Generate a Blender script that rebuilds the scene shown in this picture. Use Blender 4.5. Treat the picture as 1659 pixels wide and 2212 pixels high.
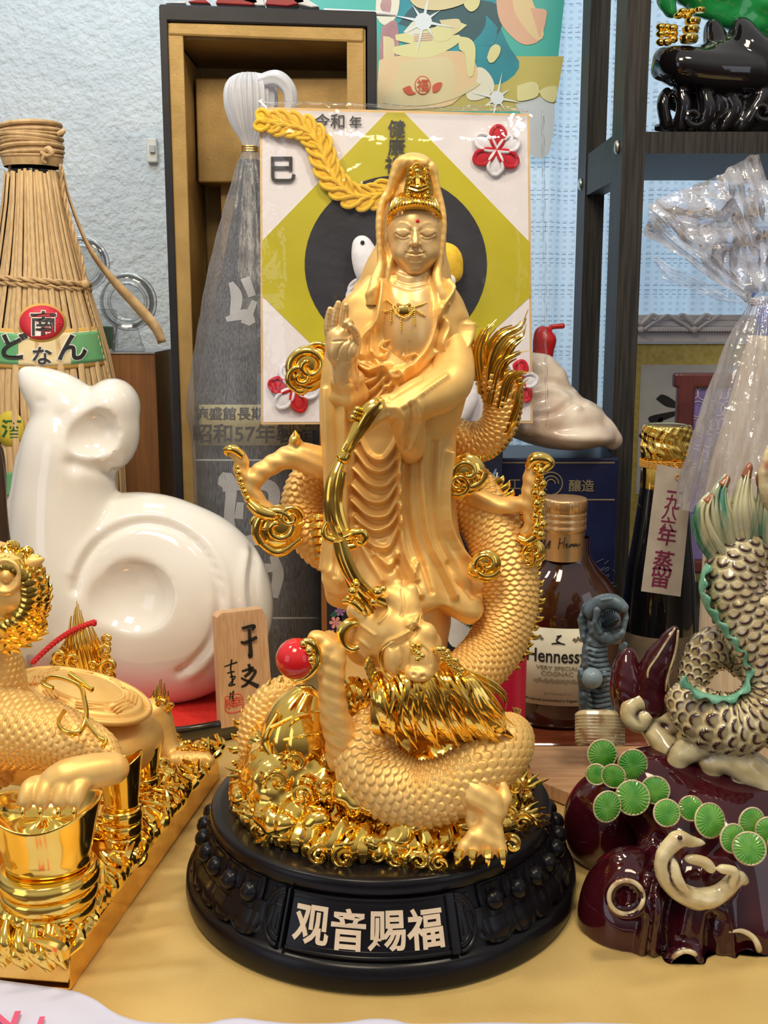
import bpy, bmesh, math, random
import numpy as np
from mathutils import Vector, Matrix, Euler
for _o in list(bpy.data.objects): bpy.data.objects.remove(_o)
R = math.radians
U = 0.0115                      # one working unit in metres
rng = np.random.RandomState(7); random.seed(7)
SC = bpy.context.scene; COL = SC.collection
# ---------------- camera ----------------
F = 2400.0; PITCH = R(10.5); CAM = np.array([0.13, -45.6, 25.04])
cd = bpy.data.cameras.new('camera'); co = bpy.data.objects.new('camera', cd); COL.objects.link(co)
co.location = CAM*U; co.rotation_euler = (R(90)-PITCH, 0, 0)
cd.sensor_fit = 'VERTICAL'; cd.sensor_height = 36.0; cd.lens = 36.0*F/2212.0
cd.clip_start = 0.01; cd.clip_end = 50
cd.dof.use_dof = False
SC.camera = co
# ---------------- view ----------------
SC.view_settings.view_transform = 'Standard'; SC.view_settings.look = 'None'
SC.view_settings.gamma = 1; SC.view_settings.use_curve_mapping = False
SC.view_settings.exposure = 0.0
# ---------------- world ----------------
wd = bpy.data.worlds.new('room_air'); SC.world = wd; wd.use_nodes = True
nt = wd.node_tree; bg = nt.nodes['Background']
tc = nt.nodes.new('ShaderNodeTexCoord'); sp = nt.nodes.new('ShaderNodeSeparateXYZ'); cr = nt.nodes.new('ShaderNodeValToRGB')
mp = nt.nodes.new('ShaderNodeMath'); mp.operation = 'MULTIPLY_ADD'; mp.inputs[1].default_value = 0.5; mp.inputs[2].default_value = 0.5
nt.links.new(tc.outputs['Generated'], sp.inputs[0]); nt.links.new(sp.outputs[2], mp.inputs[0]); nt.links.new(mp.outputs[0], cr.inputs[0])
el = cr.color_ramp.elements
el[0].position = 0.30; el[0].color = (0.10, 0.06, 0.035, 1)
el[1].position = 0.75; el[1].color = (1.0, 0.97, 0.95, 1)
e = el.new(0.5); e.color = (0.30, 0.26, 0.25, 1)
nt.links.new(cr.outputs[0], bg.inputs[0]); bg.inputs[1].default_value = 0.50
# ---------------- lamps ----------------
def area(name, loc, target, sx, sy, power, col, spread=180):
    l = bpy.data.lights.new(name, 'AREA'); l.shape = 'RECTANGLE'; l.size = sx*U; l.size_y = sy*U
    l.energy = power; l.color = col; l.spread = R(spread)
    o = bpy.data.objects.new(name, l); COL.objects.link(o); o.location = np.array(loc)*U
    d = Vector(np.array(target)-np.array(loc)); o.rotation_euler = d.to_track_quat('-Z', 'Y').to_euler()
    return o
area('ceiling_lamp', (-14, -36, 78), (0, 4, 8), 22, 22, 4.0, (1.0, 0.84, 0.60))
area('spot_lamp', (20, -14, 74), (0, 10, 8), 9, 9, 2.2, (1.0, 0.85, 0.62))
area('second_spot_lamp', (-34, -2, 70), (-8, 14, 8), 8, 8, 1.5, (1.0, 0.87, 0.66))
area('shop_window_left', (-75, -62, 30), (0, 0, 12), 40, 50, 1.2, (0.72, 0.82, 1.0))
area('cool_fill_right', (70, -70, 34), (0, 0, 12), 30, 56, .7, (0.80, 0.87, 1.0))  # cool area light added for contrast in the polished metal
area('daylight_behind_curtain', (14, 66, 44), (14, 40, 36), 70, 60, 2.1, (0.62, 0.82, 1.0))
area('wall_fill', (-22, 30, 66), (-24, 56, 36), 30, 12, .85, (0.58, 0.80, 1.0))  # fill light added inside the room to make the wall brighter and bluer
# ---------------- pixel <-> place ----------------
sP, cP = math.sin(PITCH), math.cos(PITCH)
def W(px, py, Y):
    u = (px-829.5)/F; v = (py-1106)/F
    t = (Y-CAM[1])/(cP - v*sP)
    return np.array([CAM[0]+u*t, Y, CAM[2]-t*(sP+v*cP)])
def WZ(px, py, z):
    u = (px-829.5)/F; v = (py-1106)/F
    t = (CAM[2]-z)/(sP+v*cP)
    return np.array([CAM[0]+u*t, CAM[1]+t*(cP-v*sP), z])
def SCL(py, Y): v = (py-1106)/F; return (Y-CAM[1])/(cP-v*sP)/F   # units per pixel
def PX(V):                                                     # points -> pixel
    d = V-CAM; t = d[..., 1]*cP - d[..., 2]*sP; dn = -d[..., 1]*sP - d[..., 2]*cP
    return 829.5+F*d[..., 0]/t, 1106+F*dn/t
def PT(lst, Y=None):
    P, Rr = [], []
    for q in lst:
        y = q[2] if Y is None else Y
        r = q[-1]; P.append(W(q[0], q[1], y)); Rr.append(r*SCL(q[1], y))
    return np.array(P), np.array(Rr)
def onrev(px, py, X0, Y0, rf, out=0.0, sy=1.0):
    Y = Y0-sy*float(rf(W(px, py, Y0)[2]))
    for _ in range(7):
        p = W(px, py, Y); r = float(rf(p[2])); a = math.asin(max(-.985, min(.985, (p[0]-X0)/r))); Y = Y0-sy*r*math.cos(a)
    return np.array([X0+(r+out)*math.sin(a), Y0-sy*(r+out/sy)*math.cos(a), p[2]])
# ---------------- linking ----------------
def link(name, verts, faces, mat=None, parent=None, smooth=True, mats=None, midx=None, sharp=None):
    me = bpy.data.meshes.new(name)
    V = np.asarray(verts, dtype=np.float64)*U
    if isinstance(faces, np.ndarray) and faces.ndim == 2:
        me.vertices.add(len(V)); me.vertices.foreach_set('co', V.astype(np.float32).ravel())
        n, k = faces.shape; me.loops.add(n*k); me.loops.foreach_set('vertex_index', faces.astype(np.int32).ravel())
        me.polygons.add(n); me.polygons.foreach_set('loop_start', np.arange(0, n*k, k, dtype=np.int32))
        me.polygons.foreach_set('loop_total', np.full(n, k, dtype=np.int32)); me.update(calc_edges=True); me.validate()
    else:
        me.from_pydata([tuple(v) for v in V], [], [tuple(int(i) for i in f) for f in faces]); me.update()
    return linkm(name, me, mat, parent, smooth, mats, midx, sharp)
def linkm(name, me, mat=None, parent=None, smooth=True, mats=None, midx=None, sharp=None):
    if len(me.polygons):
        me.polygons.foreach_set('use_smooth', [bool(smooth)]*len(me.polygons))
    if mats:
        for m in mats: me.materials.append(m)
        if midx is not None: me.polygons.foreach_set('material_index', np.asarray(midx, dtype=np.int32))
    elif mat: me.materials.append(mat)
    if sharp is not None and smooth: me.set_sharp_from_angle(angle=R(sharp))
    o = bpy.data.objects.new(name, me); COL.objects.link(o)
    if parent is not None: adopt(o, parent)
    return o
def adopt(o, parent):
    o.parent = parent; L = Vector((0, 0, 0)); p = parent
    while p is not None: L += p.location; p = p.parent
    o.location = o.location - L
    return o
def thing(name, label, cat, loc=(0, 0, 0), group=None):
    o = bpy.data.objects.new(name, None); COL.objects.link(o); o.location = np.array(loc, dtype=float)*U
    o.empty_display_size = 0.01
    return tag(o, label, cat, group)
def tag(o, label, cat, group=None, kind=None):
    o['label'] = label; o['category'] = cat
    if group: o['group'] = group
    if kind: o['kind'] = kind
    return o
def struct(o): o['kind'] = 'structure'; return o
def lab(o, s): o['label'] = s; return o
# ---------------- mesh builders (return verts, faces) ----------------
class MB:
    def __init__(s): s.v = []; s.f = []; s.m = []; s.n = 0
    def add(s, V, Fc, m=0):
        V = np.asarray(V, float).reshape(-1, 3); s.v.append(V)
        for f in Fc: s.f.append(tuple(int(i)+s.n for i in f)); s.m.append(m)
        s.n += len(V); return s
    def out(s, name, mat=None, parent=None, smooth=True, mats=None, sharp=40):
        V = np.concatenate(s.v); fl = s.f
        k = {len(f) for f in fl}
        Fc = np.array(fl) if len(k) == 1 else fl
        return link(name, V, Fc, mat, parent, smooth, mats, s.m if mats else None, sharp)
def gridf(n, m, cu, cv):
    i = np.arange(n if cu else n-1); j = np.arange(m if cv else m-1)
    I, J = np.meshgrid(i, j, indexing='ij'); a = I*m+J; b = ((I+1) % n)*m+J; c = ((I+1) % n)*m+(J+1) % m; d = I*m+(J+1) % m
    return np.stack([a, b, c, d], -1).reshape(-1, 4)
def cr_(P, n):
    """Catmull-Rom resample of rows of P to n samples (by chord length)"""
    P = np.asarray(P, float)
    if P.ndim == 1: P = P[:, None]
    if len(P) == 2:
        t = np.linspace(0, 1, n)[:, None]; return P[0]*(1-t)+P[1]*t
    Q = np.vstack([2*P[0]-P[1], P, 2*P[-1]-P[-2]])
    d = np.linalg.norm(np.diff(P[:, :3], axis=0), axis=1)+1e-9; s = np.concatenate([[0], np.cumsum(d)]); 
    u = np.linspace(0, s[-1], n); k = np.clip(np.searchsorted(s, u, side='right')-1, 0, len(P)-2)
    t = ((u-s[k])/d[k])[:, None]; p0, p1, p2, p3 = Q[k], Q[k+1], Q[k+2], Q[k+3]
    return 0.5*((2*p1)+(-p0+p2)*t+(2*p0-5*p1+4*p2-p3)*t*t+(-p0+3*p1-3*p2+p3)*t**3)
def frames(P, up=(0, 0, 1)):
    T = np.gradient(P, axis=0); T /= np.linalg.norm(T, axis=1)[:, None]+1e-12
    N = np.zeros_like(T); u = np.array(up, float); n = u-T[0]*np.dot(u, T[0])
    if np.linalg.norm(n) < 1e-3: n = np.array([1., 0, 0])-T[0]*T[0][0]
    N[0] = n/np.linalg.norm(n)
    for i in range(1, len(P)):
        n = N[i-1]-T[i]*np.dot(N[i-1], T[i]); N[i] = n/(np.linalg.norm(n)+1e-12)
    return T, N, np.cross(T, N)
def sweep(P, rad, nu=40, nv=12, up=(0, 0, 1), flat=1.0, disp=None, caps=True, frame=None):
    """tube along P; radii rad; flat scales the binormal axis. disp(s,phi,r)->extra radius"""
    rad = np.atleast_1d(np.asarray(rad, float)); P = np.asarray(P, float)
    if len(rad) not in (1, len(P)): rad = np.interp(np.linspace(0, 1, len(P)), np.linspace(0, 1, len(rad)), rad)
    A = np.column_stack([P, np.broadcast_to(rad, (len(P),))])
    A = cr_(A, nu); P = A[:, :3]; r = np.maximum(A[:, 3], 1e-4)
    T, N, B = frames(P, up)
    ph = np.linspace(0, 2*np.pi, nv, endpoint=False)
    d = np.linalg.norm(np.diff(P, axis=0), axis=1); s = np.concatenate([[0], np.cumsum(d)])
    rr = np.repeat(r[:, None], nv, 1)
    if disp is not None: rr = rr+disp(s[:, None]+0*ph[None], ph[None]+0*s[:, None], r[:, None])
    V = P[:, None]+rr[..., None]*(np.cos(ph)[None, :, None]*N[:, None]+flat*np.sin(ph)[None, :, None]*B[:, None])
    V = V.reshape(-1, 3); Fc = gridf(nu, nv, False, True)
    fl = [tuple(f) for f in Fc]
    if caps:
        n = len(V); V = np.vstack([V, P[0]-T[0]*r[0]*.45, P[-1]+T[-1]*r[-1]*.45])
        for j in range(nv):
            fl.append((j, n, (j+1) % nv, j)[0:3] if 0 else (n, j, (j+1) % nv))
            b = (nu-1)*nv; fl.append((n+1, b+(j+1) % nv, b+j))
    return V, fl
def lathe(prof, c=(0, 0, 0), n=48, rf=None, sx=1, sy=1, a0=0, a1=2*np.pi):
    prof = np.asarray(prof, float); full = abs(a1-a0-2*np.pi) < 1e-6
    th = np.linspace(a0, a1, n, endpoint=not full)
    r = np.repeat(prof[:, :1], len(th), 1); z = np.repeat(prof[:, 1:2], len(th), 1)
    if rf is not None: r = r+rf(z, th[None]+0*z, r)
    V = np.stack([c[0]+sx*r*np.cos(th), c[1]+sy*r*np.sin(th), c[2]+z], -1).reshape(-1, 3)
    return V, gridf(len(prof), len(th), False, full)[:, ::-1]
def smoothprof(pr, n):  return cr_(np.array(pr), n)
def box(lo, hi):
    x0, y0, z0 = lo; x1, y1, z1 = hi
    V = [(x0,y0,z0),(x1,y0,z0),(x1,y1,z0),(x0,y1,z0),(x0,y0,z1),(x1,y0,z1),(x1,y1,z1),(x0,y1,z1)]
    return np.array(V), [(3,2,1,0),(4,5,6,7),(0,1,5,4),(1,2,6,5),(2,3,7,6),(3,0,4,7)]
def rot(V, ax, ang, c=(0, 0, 0)):
    M = np.array(Matrix.Rotation(ang, 3, ax)); c = np.array(c, float)
    return (np.asarray(V, float)-c)@M.T+c
def bevel(o, w=0.1, seg=2, ang=35):
    m = o.modifiers.new('bevel', 'BEVEL'); m.width = w*U; m.segments = seg; m.limit_method = 'ANGLE'; m.angle_limit = R(ang); return o
def hexa(corn):
    """8 corners: front 4 (bl,br,tr,tl), back 4"""
    return np.array(corn, float), [(0,1,2,3),(5,4,7,6),(4,0,3,7),(1,5,6,2),(3,2,6,7),(4,5,1,0)]
def prism(P2, Y0, Y1):
    """polygon given as 3D points of the front face in plane Y0, extruded to Y1"""
    A = np.array(P2, float).copy(); B = A.copy(); A[:, 1] = Y0; B[:, 1] = Y1; n = len(A)
    return np.vstack([A, B]), [tuple(range(n)), tuple(range(2*n-1, n-1, -1))]+[(i, i+n, (i+1) % n+n, (i+1) % n) for i in range(n)]
def pxpoly(pts, Y, th):
    """outline in pixels standing at depth Y, th thick backwards"""
    P = np.array([W(a, b, Y) for a, b in pts]); 
    ar = sum(P[i][0]*P[(i+1) % len(P)][2]-P[(i+1) % len(P)][0]*P[i][2] for i in range(len(P)))
    if ar < 0: P = P[::-1]
    return prism(P, Y, Y+th)
def ball(c, r, nu=20, nv=14, sx=1, sy=1, sz=1):
    th = np.linspace(0, np.pi, nv); pr = np.stack([np.maximum(r*np.sin(th), 1e-4), -r*np.cos(th)*sz], 1)
    return lathe(pr, c, nu, sx=sx, sy=sy)
# ---------------- implicit sculpting ----------------
class SDF:
    def __init__(s, lo, hi, h):
        s.lo = np.array(lo, float); s.h = h; s.n = np.ceil((np.array(hi)-s.lo)/h).astype(int)+1
        s.a = np.full(s.n, 50.0, np.float32)
        s.ax = [(s.lo[i]+h*np.arange(s.n[i])).astype(np.float32) for i in range(3)]
    def _sl(s, lo, hi):
        i0 = np.clip(np.floor((np.array(lo)-s.lo)/s.h).astype(int), 0, s.n-1); i1 = np.clip(np.ceil((np.array(hi)-s.lo)/s.h).astype(int)+1, 1, s.n)
        sl = tuple(slice(a, b) for a, b in zip(i0, i1))
        X = s.ax[0][sl[0]][:, None, None]; Y = s.ax[1][sl[1]][None, :, None]; Z = s.ax[2][sl[2]][None, None, :]
        return sl, X, Y, Z
    def put(s, fn, lo, hi, k=0.1, sub=False):
        sl, X, Y, Z = s._sl(np.array(lo)-k-2*s.h, np.array(hi)+k+2*s.h)
        if 0 in s.a[sl].shape: return s
        b = fn(X, Y, Z); a = s.a[sl]
        if sub: a = -a
        else: a = a
        h = np.clip(0.5+0.5*(b-a)/k, 0, 1); m = b*(1-h)+a*h-k*h*(1-h)
        s.a[sl] = -m if sub else m
        return s
    def tube(s, P, r, k=0.1, n=None, sub=False):
        A = np.column_stack([np.asarray(P, float), np.broadcast_to(np.asarray(r, float), (len(P),))])
        if n: A = cr_(A, n)
        for i in range(len(A)-1):
            a, b, ra, rb = A[i, :3], A[i+1, :3], max(A[i, 3], .01), max(A[i+1, 3], .01); d = b-a; L = float(d@d)+1e-9; m = max(ra, rb)
            def fn(X, Y, Z):
                t = np.clip(((X-a[0])*d[0]+(Y-a[1])*d[1]+(Z-a[2])*d[2])/L, 0, 1)
                return np.sqrt((X-a[0]-t*d[0])**2+(Y-a[1]-t*d[1])**2+(Z-a[2]-t*d[2])**2)-(ra+(rb-ra)*t)
            s.put(fn, np.minimum(a, b)-m, np.maximum(a, b)+m, k, sub)
        return s
    def ell(s, c, r, k=0.1, sub=False, M=None):
        c = np.array(c, float); r = np.array(r, float); m = r.max() if M is not None else r
        def fn(X, Y, Z):
            x, y, z = X-c[0], Y-c[1], Z-c[2]
            if M is not None:
                x, y, z = (M[0][0]*x+M[0][1]*y+M[0][2]*z, M[1][0]*x+M[1][1]*y+M[1][2]*z, M[2][0]*x+M[2][1]*y+M[2][2]*z)
            q = np.sqrt((x/r[0])**2+(y/r[1])**2+(z/r[2])**2); g = np.sqrt((x/r[0]**2)**2+(y/r[1]**2)**2+(z/r[2]**2)**2)+1e-6
            return q*(q-1)/g
        return s.put(fn, c-m, c+m, k, sub)
    def mesh(s):
        a = s.a; ins = a < 0; n = np.array(a.shape)-1
        cnt = np.zeros(n, np.int8)
        for i in (0, 1):
            for j in (0, 1):
                for k in (0, 1): cnt += ins[i:n[0]+i, j:n[1]+j, k:n[2]+k]
        act = (cnt > 0) & (cnt < 8); idx = np.argwhere(act); num = np.full(n, -1, np.int32); num[act] = np.arange(len(idx))
        acc = np.zeros((len(idx), 3)); w = np.zeros(len(idx)); I, J, K = idx.T
        cor = [(i, j, k) for i in (0, 1) for j in (0, 1) for k in (0, 1)]
        for p in cor:
            for ax in range(3):
                if p[ax]: continue
                q = list(p); q[ax] = 1
                va = a[I+p[0], J+p[1], K+p[2]]; vb = a[I+q[0], J+q[1], K+q[2]]; m = (va < 0) != (vb < 0)
                t = np.where(m, va/np.where(m, va-vb, 1), 0)
                pos = np.tile(np.array(p, float), (len(idx), 1)); pos[:, ax] = t
                acc += pos*m[:, None]; w += m
        V = s.lo+s.h*(idx+acc/w[:, None]); Fs = []
        for ax in range(3):
            b, c = [(1, 2), (2, 0), (0, 1)][ax]
            sl0 = [slice(None)]*3; sl1 = [slice(None)]*3; sl0[ax] = slice(0, -1); sl1[ax] = slice(1, None)
            A0 = ins[tuple(sl0)]; A1 = ins[tuple(sl1)]; e = np.argwhere(A0 != A1)
            ok = (e[:, b] > 0) & (e[:, c] > 0) & (e[:, b] < n[b]) & (e[:, c] < n[c]); e = e[ok]
            fl = A0[tuple(e.T)]
            eb = np.zeros(3, int); eb[b] = 1; ec = np.zeros(3, int); ec[c] = 1
            q = [num[tuple((e-o).T)] for o in (0*eb, eb, eb+ec, ec)]
            Q = np.stack(q, 1); Q[~fl] = Q[~fl][:, ::-1]; Fs.append(Q)
        return V, np.concatenate(Fs)
def vnormals(V, Fc):
    Fc = np.asarray(Fc); n = np.cross(V[Fc[:, 2]]-V[Fc[:, 0]], V[Fc[:, 3 if Fc.shape[1] == 4 else 1]]-V[Fc[:, 1 if Fc.shape[1] == 4 else 0]])
    if Fc.shape[1] == 3: n = np.cross(V[Fc[:, 1]]-V[Fc[:, 0]], V[Fc[:, 2]]-V[Fc[:, 0]])
    N = np.zeros_like(V)
    for k in range(Fc.shape[1]): 
        for c in range(3): N[:, c] += np.bincount(Fc[:, k], n[:, c], len(V))
    return N/(np.linalg.norm(N, axis=1)[:, None]+1e-12)
def relief(V, N, strokes, Yref=None, face=-0.05, gain=1.0):
    """strokes: (pixel polyline, width px, height units[, profile]) pushed along normals of camera-side vertices"""
    px, py = PX(V); H = np.zeros(len(V)); front = np.clip((-(N[:, 1])-face)*4, 0, 1)
    for st in strokes:
        pl, w, h = st[0], st[1], st[2]; pl = cr_(np.array(pl, float), max(2, 4*(len(pl)-1)+1)) if len(pl) > 2 else np.array(pl, float)
        lo = pl.min(0)-2.5*w; hi = pl.max(0)+2.5*w
        ix = np.nonzero((px > lo[0]) & (px < hi[0]) & (py > lo[1]) & (py < hi[1]) & (front > 0))[0]
        if not len(ix): continue
        x, y = px[ix], py[ix]; best = np.full(len(ix), 1e9)
        if len(pl) == 1: best = (x-pl[0][0])**2+(y-pl[0][1])**2
        for a, b in zip(pl[:-1], pl[1:]):
            d = b-a; L = d@d+1e-9; t = np.clip(((x-a[0])*d[0]+(y-a[1])*d[1])/L, 0, 1)
            best = np.minimum(best, (x-a[0]-t*d[0])**2+(y-a[1]-t*d[1])**2)
        H[ix] += h*np.exp(-best/(w*w))
    return V+N*(H*front*gain)[:, None]
def fnoise(V, sc, seed=0, oct=3):
    """cheap smooth pseudo noise from sines"""
    r = np.random.RandomState(seed); o = np.zeros(len(V)); a = 1.0; t = 0
    for k in range(oct):
        for q in range(4):
            d = r.randn(3); d /= np.linalg.norm(d); o += a*np.sin((V@d)*sc*2**k*6.283+r.rand()*6.283+1.3*np.sin((V@np.roll(d, 1))*sc*2**k*4+q)); 
        t += a*2; a *= .5
    return o/t
def scale_disp(rows, cols, amp, sharp=1.0):
    """overlapping fish scales on a tube: s = length, phi = angle; rows per unit length, cols around"""
    def f(s, ph, r):
        u = s*rows; v = ph/(2*np.pi)*cols; best = np.zeros(np.broadcast(u, v).shape)
        for dr in (0, -1, 1):
            rw = np.floor(u)+dr; off = 0.5*(np.mod(rw, 2)); fv = np.mod(v+off, 1)-0.5; fu = u-rw-.15     # scale starts at rw, tip at ~rw+1.3
            d = (fv/0.56)**2+((fu-0.35)/0.85)**2
            hgt = np.where(d < 1, (0.15+0.85*np.clip(fu/1.15, 0, 1))*(1-d**5), 0)
            best = np.maximum(best, hgt)
        return amp*best
    return f
# ---------------- writing ----------------
_tcache = {}
def textmesh(s, size=1.0, depth=0.02, bold=0.0, res=3, ax='CENTER'):
    cu = bpy.data.curves.new('t', 'FONT'); cu.body = s; cu.size = 1.0; cu.align_x = ax; cu.align_y = 'CENTER'; cu.offset = bold; cu.resolution_u = res
    cu.extrude = 0
    o = bpy.data.objects.new('t', cu); COL.objects.link(o); bpy.context.view_layer.update()
    dg = bpy.context.evaluated_depsgraph_get(); me = bpy.data.meshes.new_from_object(o.evaluated_get(dg))
    V = np.array([v.co[:] for v in me.vertices]) if len(me.vertices) else np.zeros((0, 3)); Fc = [tuple(p.vertices) for p in me.polygons]
    bpy.data.objects.remove(o); bpy.data.curves.remove(cu); bpy.data.meshes.remove(me)
    if not len(V): return V, Fc
    V[:, :2] -= (V[:, :2].max(0)+V[:, :2].min(0))/2 if ax == 'CENTER' else np.array([0, 0])
    h = V[:, 1].max()-V[:, 1].min(); V *= size
    # extrude
    n = len(V); V[:, 2] = 0; top = V.copy(); top[:, 2] = depth
    ed = {}
    for f in Fc:
        for a, b in zip(f, f[1:]+f[:1]): ed[(a, b)] = 1
    side = [(a, b, b+n, a+n) for (a, b) in ed if (b, a) not in ed]
    return np.vstack([V, top]), [tuple(i+n for i in f) for f in Fc]+[f[::-1] for f in Fc]+side
def write(s, fn, size, mat, parent, name='lettering', depth=0.03, bold=0.0, wx=1.0, lb=None):
    """fn maps (x right, y up, z out) -> xyz"""
    V, Fc = textmesh(s, size, depth, bold)
    if not len(V): return None
    V[:, 0] *= wx
    o = link(name, fn(V), Fc, mat, parent, smooth=False)
    if lb: o['label'] = lb
    return o
def plane_fn(c, right=(1, 0, 0), up=(0, 0, 1)):
    c = np.array(c, float); r = np.array(right, float); r /= np.linalg.norm(r); u = np.array(up, float); u -= r*(u@r); u /= np.linalg.norm(u); n = np.cross(r, u)
    return lambda V: c+V[:, :1]*r+V[:, 1:2]*u+V[:, 2:3]*n
def strokes_mesh(pls, fn, wd, depth=0.03, taper=True, dens=6):
    """brush strokes: list of polylines [(x,y[,w])...] in local units"""
    m = MB()
    for pl in pls:
        P = np.array([(p[0], p[1], (p[2] if len(p) > 2 else 1.0)) for p in pl], float); P = cr_(P, max(4, dens*(len(P)-1)+1)); 
        T = np.gradient(P[:, :2], axis=0); T /= np.linalg.norm(T, axis=1)[:, None]+1e-9; N = np.stack([-T[:, 1], T[:, 0]], 1); w = wd*np.clip(P[:, 2:], 0.05, 9)/2
        A = P[:, :2]+N*w; B = P[:, :2]-N*w; n = len(A)
        V = np.zeros((4*n, 3)); V[:n, :2] = A; V[n:2*n, :2] = B; V[2*n:3*n, :2] = A; V[3*n:, :2] = B; V[:2*n, 2] = depth
        Fc = []
        for i in range(n-1): Fc += [(n+i, n+i+1, i+1, i), (2*n+i, i, i+1, 2*n+i+1)[::-1], (n+i, 3*n+i, 3*n+i+1, n+i+1)]
        Fc += [(0, 2*n, 3*n, n), (n-1, 2*n-1, 4*n-1, 3*n-1)]
        m.add(fn(V), Fc)
    return m
# ---------------- materials ----------------
def mat(name, col, rough=0.5, metal=0.0, col2=None, nscale=60, bump=0.0, bscale=400, trans=0.0, ior=1.45, alpha=1.0, coat=0.0, sss=0.0, emit=None, estr=0, aniso=None, stretch=None, detail=3, spec=None, nlo=.35, nhi=.65, dist=0.05):
    m = bpy.data.materials.new(name); m.use_nodes = True; n = m.node_tree; b = n.nodes['Principled BSDF']; L = n.links.new
    def c4(c): return (*c, 1) if len(c) == 3 else c
    b.inputs['Base Color'].default_value = c4(col); b.inputs['Roughness'].default_value = rough; b.inputs['Metallic'].default_value = metal
    b.inputs['IOR'].default_value = ior; b.inputs['Transmission Weight'].default_value = trans; b.inputs['Alpha'].default_value = alpha
    b.inputs['Coat Weight'].default_value = coat; b.inputs['Coat Roughness'].default_value = 0.05
    if spec is not None: b.inputs['Specular IOR Level'].default_value = spec
    if sss: b.inputs['Subsurface Weight'].default_value = sss; b.inputs['Subsurface Radius'].default_value = (.01, .006, .003)
    if emit: b.inputs['Emission Color'].default_value = c4(emit); b.inputs['Emission Strength'].default_value = estr
    tcn = n.nodes.new('ShaderNodeTexCoord'); mpn = n.nodes.new('ShaderNodeMapping'); L(tcn.outputs['Object'], mpn.inputs[0])
    if stretch: mpn.inputs['Scale'].default_value = stretch
    nz = n.nodes.new('ShaderNodeTexNoise'); nz.inputs['Scale'].default_value = nscale; nz.inputs['Detail'].default_value = detail; L(mpn.outputs[0], nz.inputs[0])
    rp = n.nodes.new('ShaderNodeValToRGB'); rp.color_ramp.elements[0].position = nlo; rp.color_ramp.elements[1].position = nhi
    c2 = col2 if col2 is not None else tuple(c*0.88 for c in col[:3])
    rp.color_ramp.elements[0].color = c4(c2); rp.color_ramp.elements[1].color = c4(col); L(nz.outputs[0], rp.inputs[0]); L(rp.outputs[0], b.inputs['Base Color'])
    if bump:
        nb = n.nodes.new('ShaderNodeTexNoise'); nb.inputs['Scale'].default_value = bscale; nb.inputs['Detail'].default_value = 3; L(mpn.outputs[0], nb.inputs[0])
        bp = n.nodes.new('ShaderNodeBump'); bp.inputs['Strength'].default_value = bump; bp.inputs['Distance'].default_value = dist*U; L(nb.outputs[0], bp.inputs['Height']); L(bp.outputs[0], b.inputs['Normal'])
    return m
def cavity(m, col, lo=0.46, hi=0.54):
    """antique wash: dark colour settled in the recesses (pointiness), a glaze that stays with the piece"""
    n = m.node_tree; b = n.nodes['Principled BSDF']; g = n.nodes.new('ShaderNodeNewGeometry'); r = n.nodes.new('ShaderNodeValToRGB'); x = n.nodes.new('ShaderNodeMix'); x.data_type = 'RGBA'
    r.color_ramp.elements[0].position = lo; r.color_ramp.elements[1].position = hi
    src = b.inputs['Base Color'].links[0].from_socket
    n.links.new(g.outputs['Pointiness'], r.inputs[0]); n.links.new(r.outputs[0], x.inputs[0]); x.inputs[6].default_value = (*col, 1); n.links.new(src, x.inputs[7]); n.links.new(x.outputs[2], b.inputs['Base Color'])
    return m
GOLD = mat('polished_gold', (1.0, 0.70, 0.17), 0.12, 1.0, (0.97, 0.62, 0.11), 80)
SATIN = mat('satin_gold', (0.89, 0.58, 0.20), 0.42, 0.40, (0.86, 0.53, 0.16), 120, bump=0.12, bscale=3000)
BLACKW = mat('black_lacquer', (0.006, 0.0055, 0.008), 0.27, 0, (0.004, 0.0035, 0.005), 50, spec=.28, coat=0.0, bump=0.05, bscale=300)
WHITEP = mat('white_porcelain', (0.86, 0.84, 0.80), 0.08, 0, (0.84, 0.82, 0.78), 20, coat=0.6)
RED = mat('red_paint', (0.72, 0.02, 0.02), 0.12, 0, (0.62, 0.012, 0.015), 30, coat=0.5)
INK = mat('black_ink', (0.02, 0.018, 0.018), 0.5)
# ================= SETTING =================
WALLM = mat('rough_white_wall', (0.66, 0.72, 0.76), 0.8, 0, (0.60, 0.67, 0.72), 30, bump=1.0, bscale=150, dist=0.28)
V, Fc = box((-60, 53, -2), (-3.0, 55, 75)); struct(link('wall_back', V, Fc, WALLM, smooth=False))
V, Fc = box((-64, 53, 58), (70, 55, 75)); 
# table and golden satin cloth
TOPM = mat('table_wood', (0.10, 0.055, 0.03), 0.4)
t = thing('display_table', 'dark table carrying the whole display under the gold cloth', 'table', (0, 10, -.12))
o = link('table_top', *box((-48, -22, -2.2), (52, 52, -.16)), TOPM, t, False); bevel(o, .15)
for x in (-45, 49):
    for y in (-19, 48): link('table_leg', *box((x-1.5, y-1.5, -60), (x+1.5, y+1.5, -2.2)), TOPM, t, False)
fl = struct(link('floor', *box((-90, -90, -61), (90, 70, -60)), mat('floor_boards', (0.16, 0.10, 0.06), 0.5), smooth=False))
CLOTH = mat('gold_satin', (0.80, 0.58, 0.22), 0.36, 0.3, (0.68, 0.47, 0.17), 14, bump=0.5, bscale=1600, dist=0.03)
nx, ny = 260, 200; X = np.linspace(-40, 42, nx); Y = np.linspace(-11.5, 34, ny); XX, YY = np.meshgrid(X, Y, indexing='ij'); G = np.stack([XX, YY], -1).reshape(-1, 2)
z = 0*XX
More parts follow.
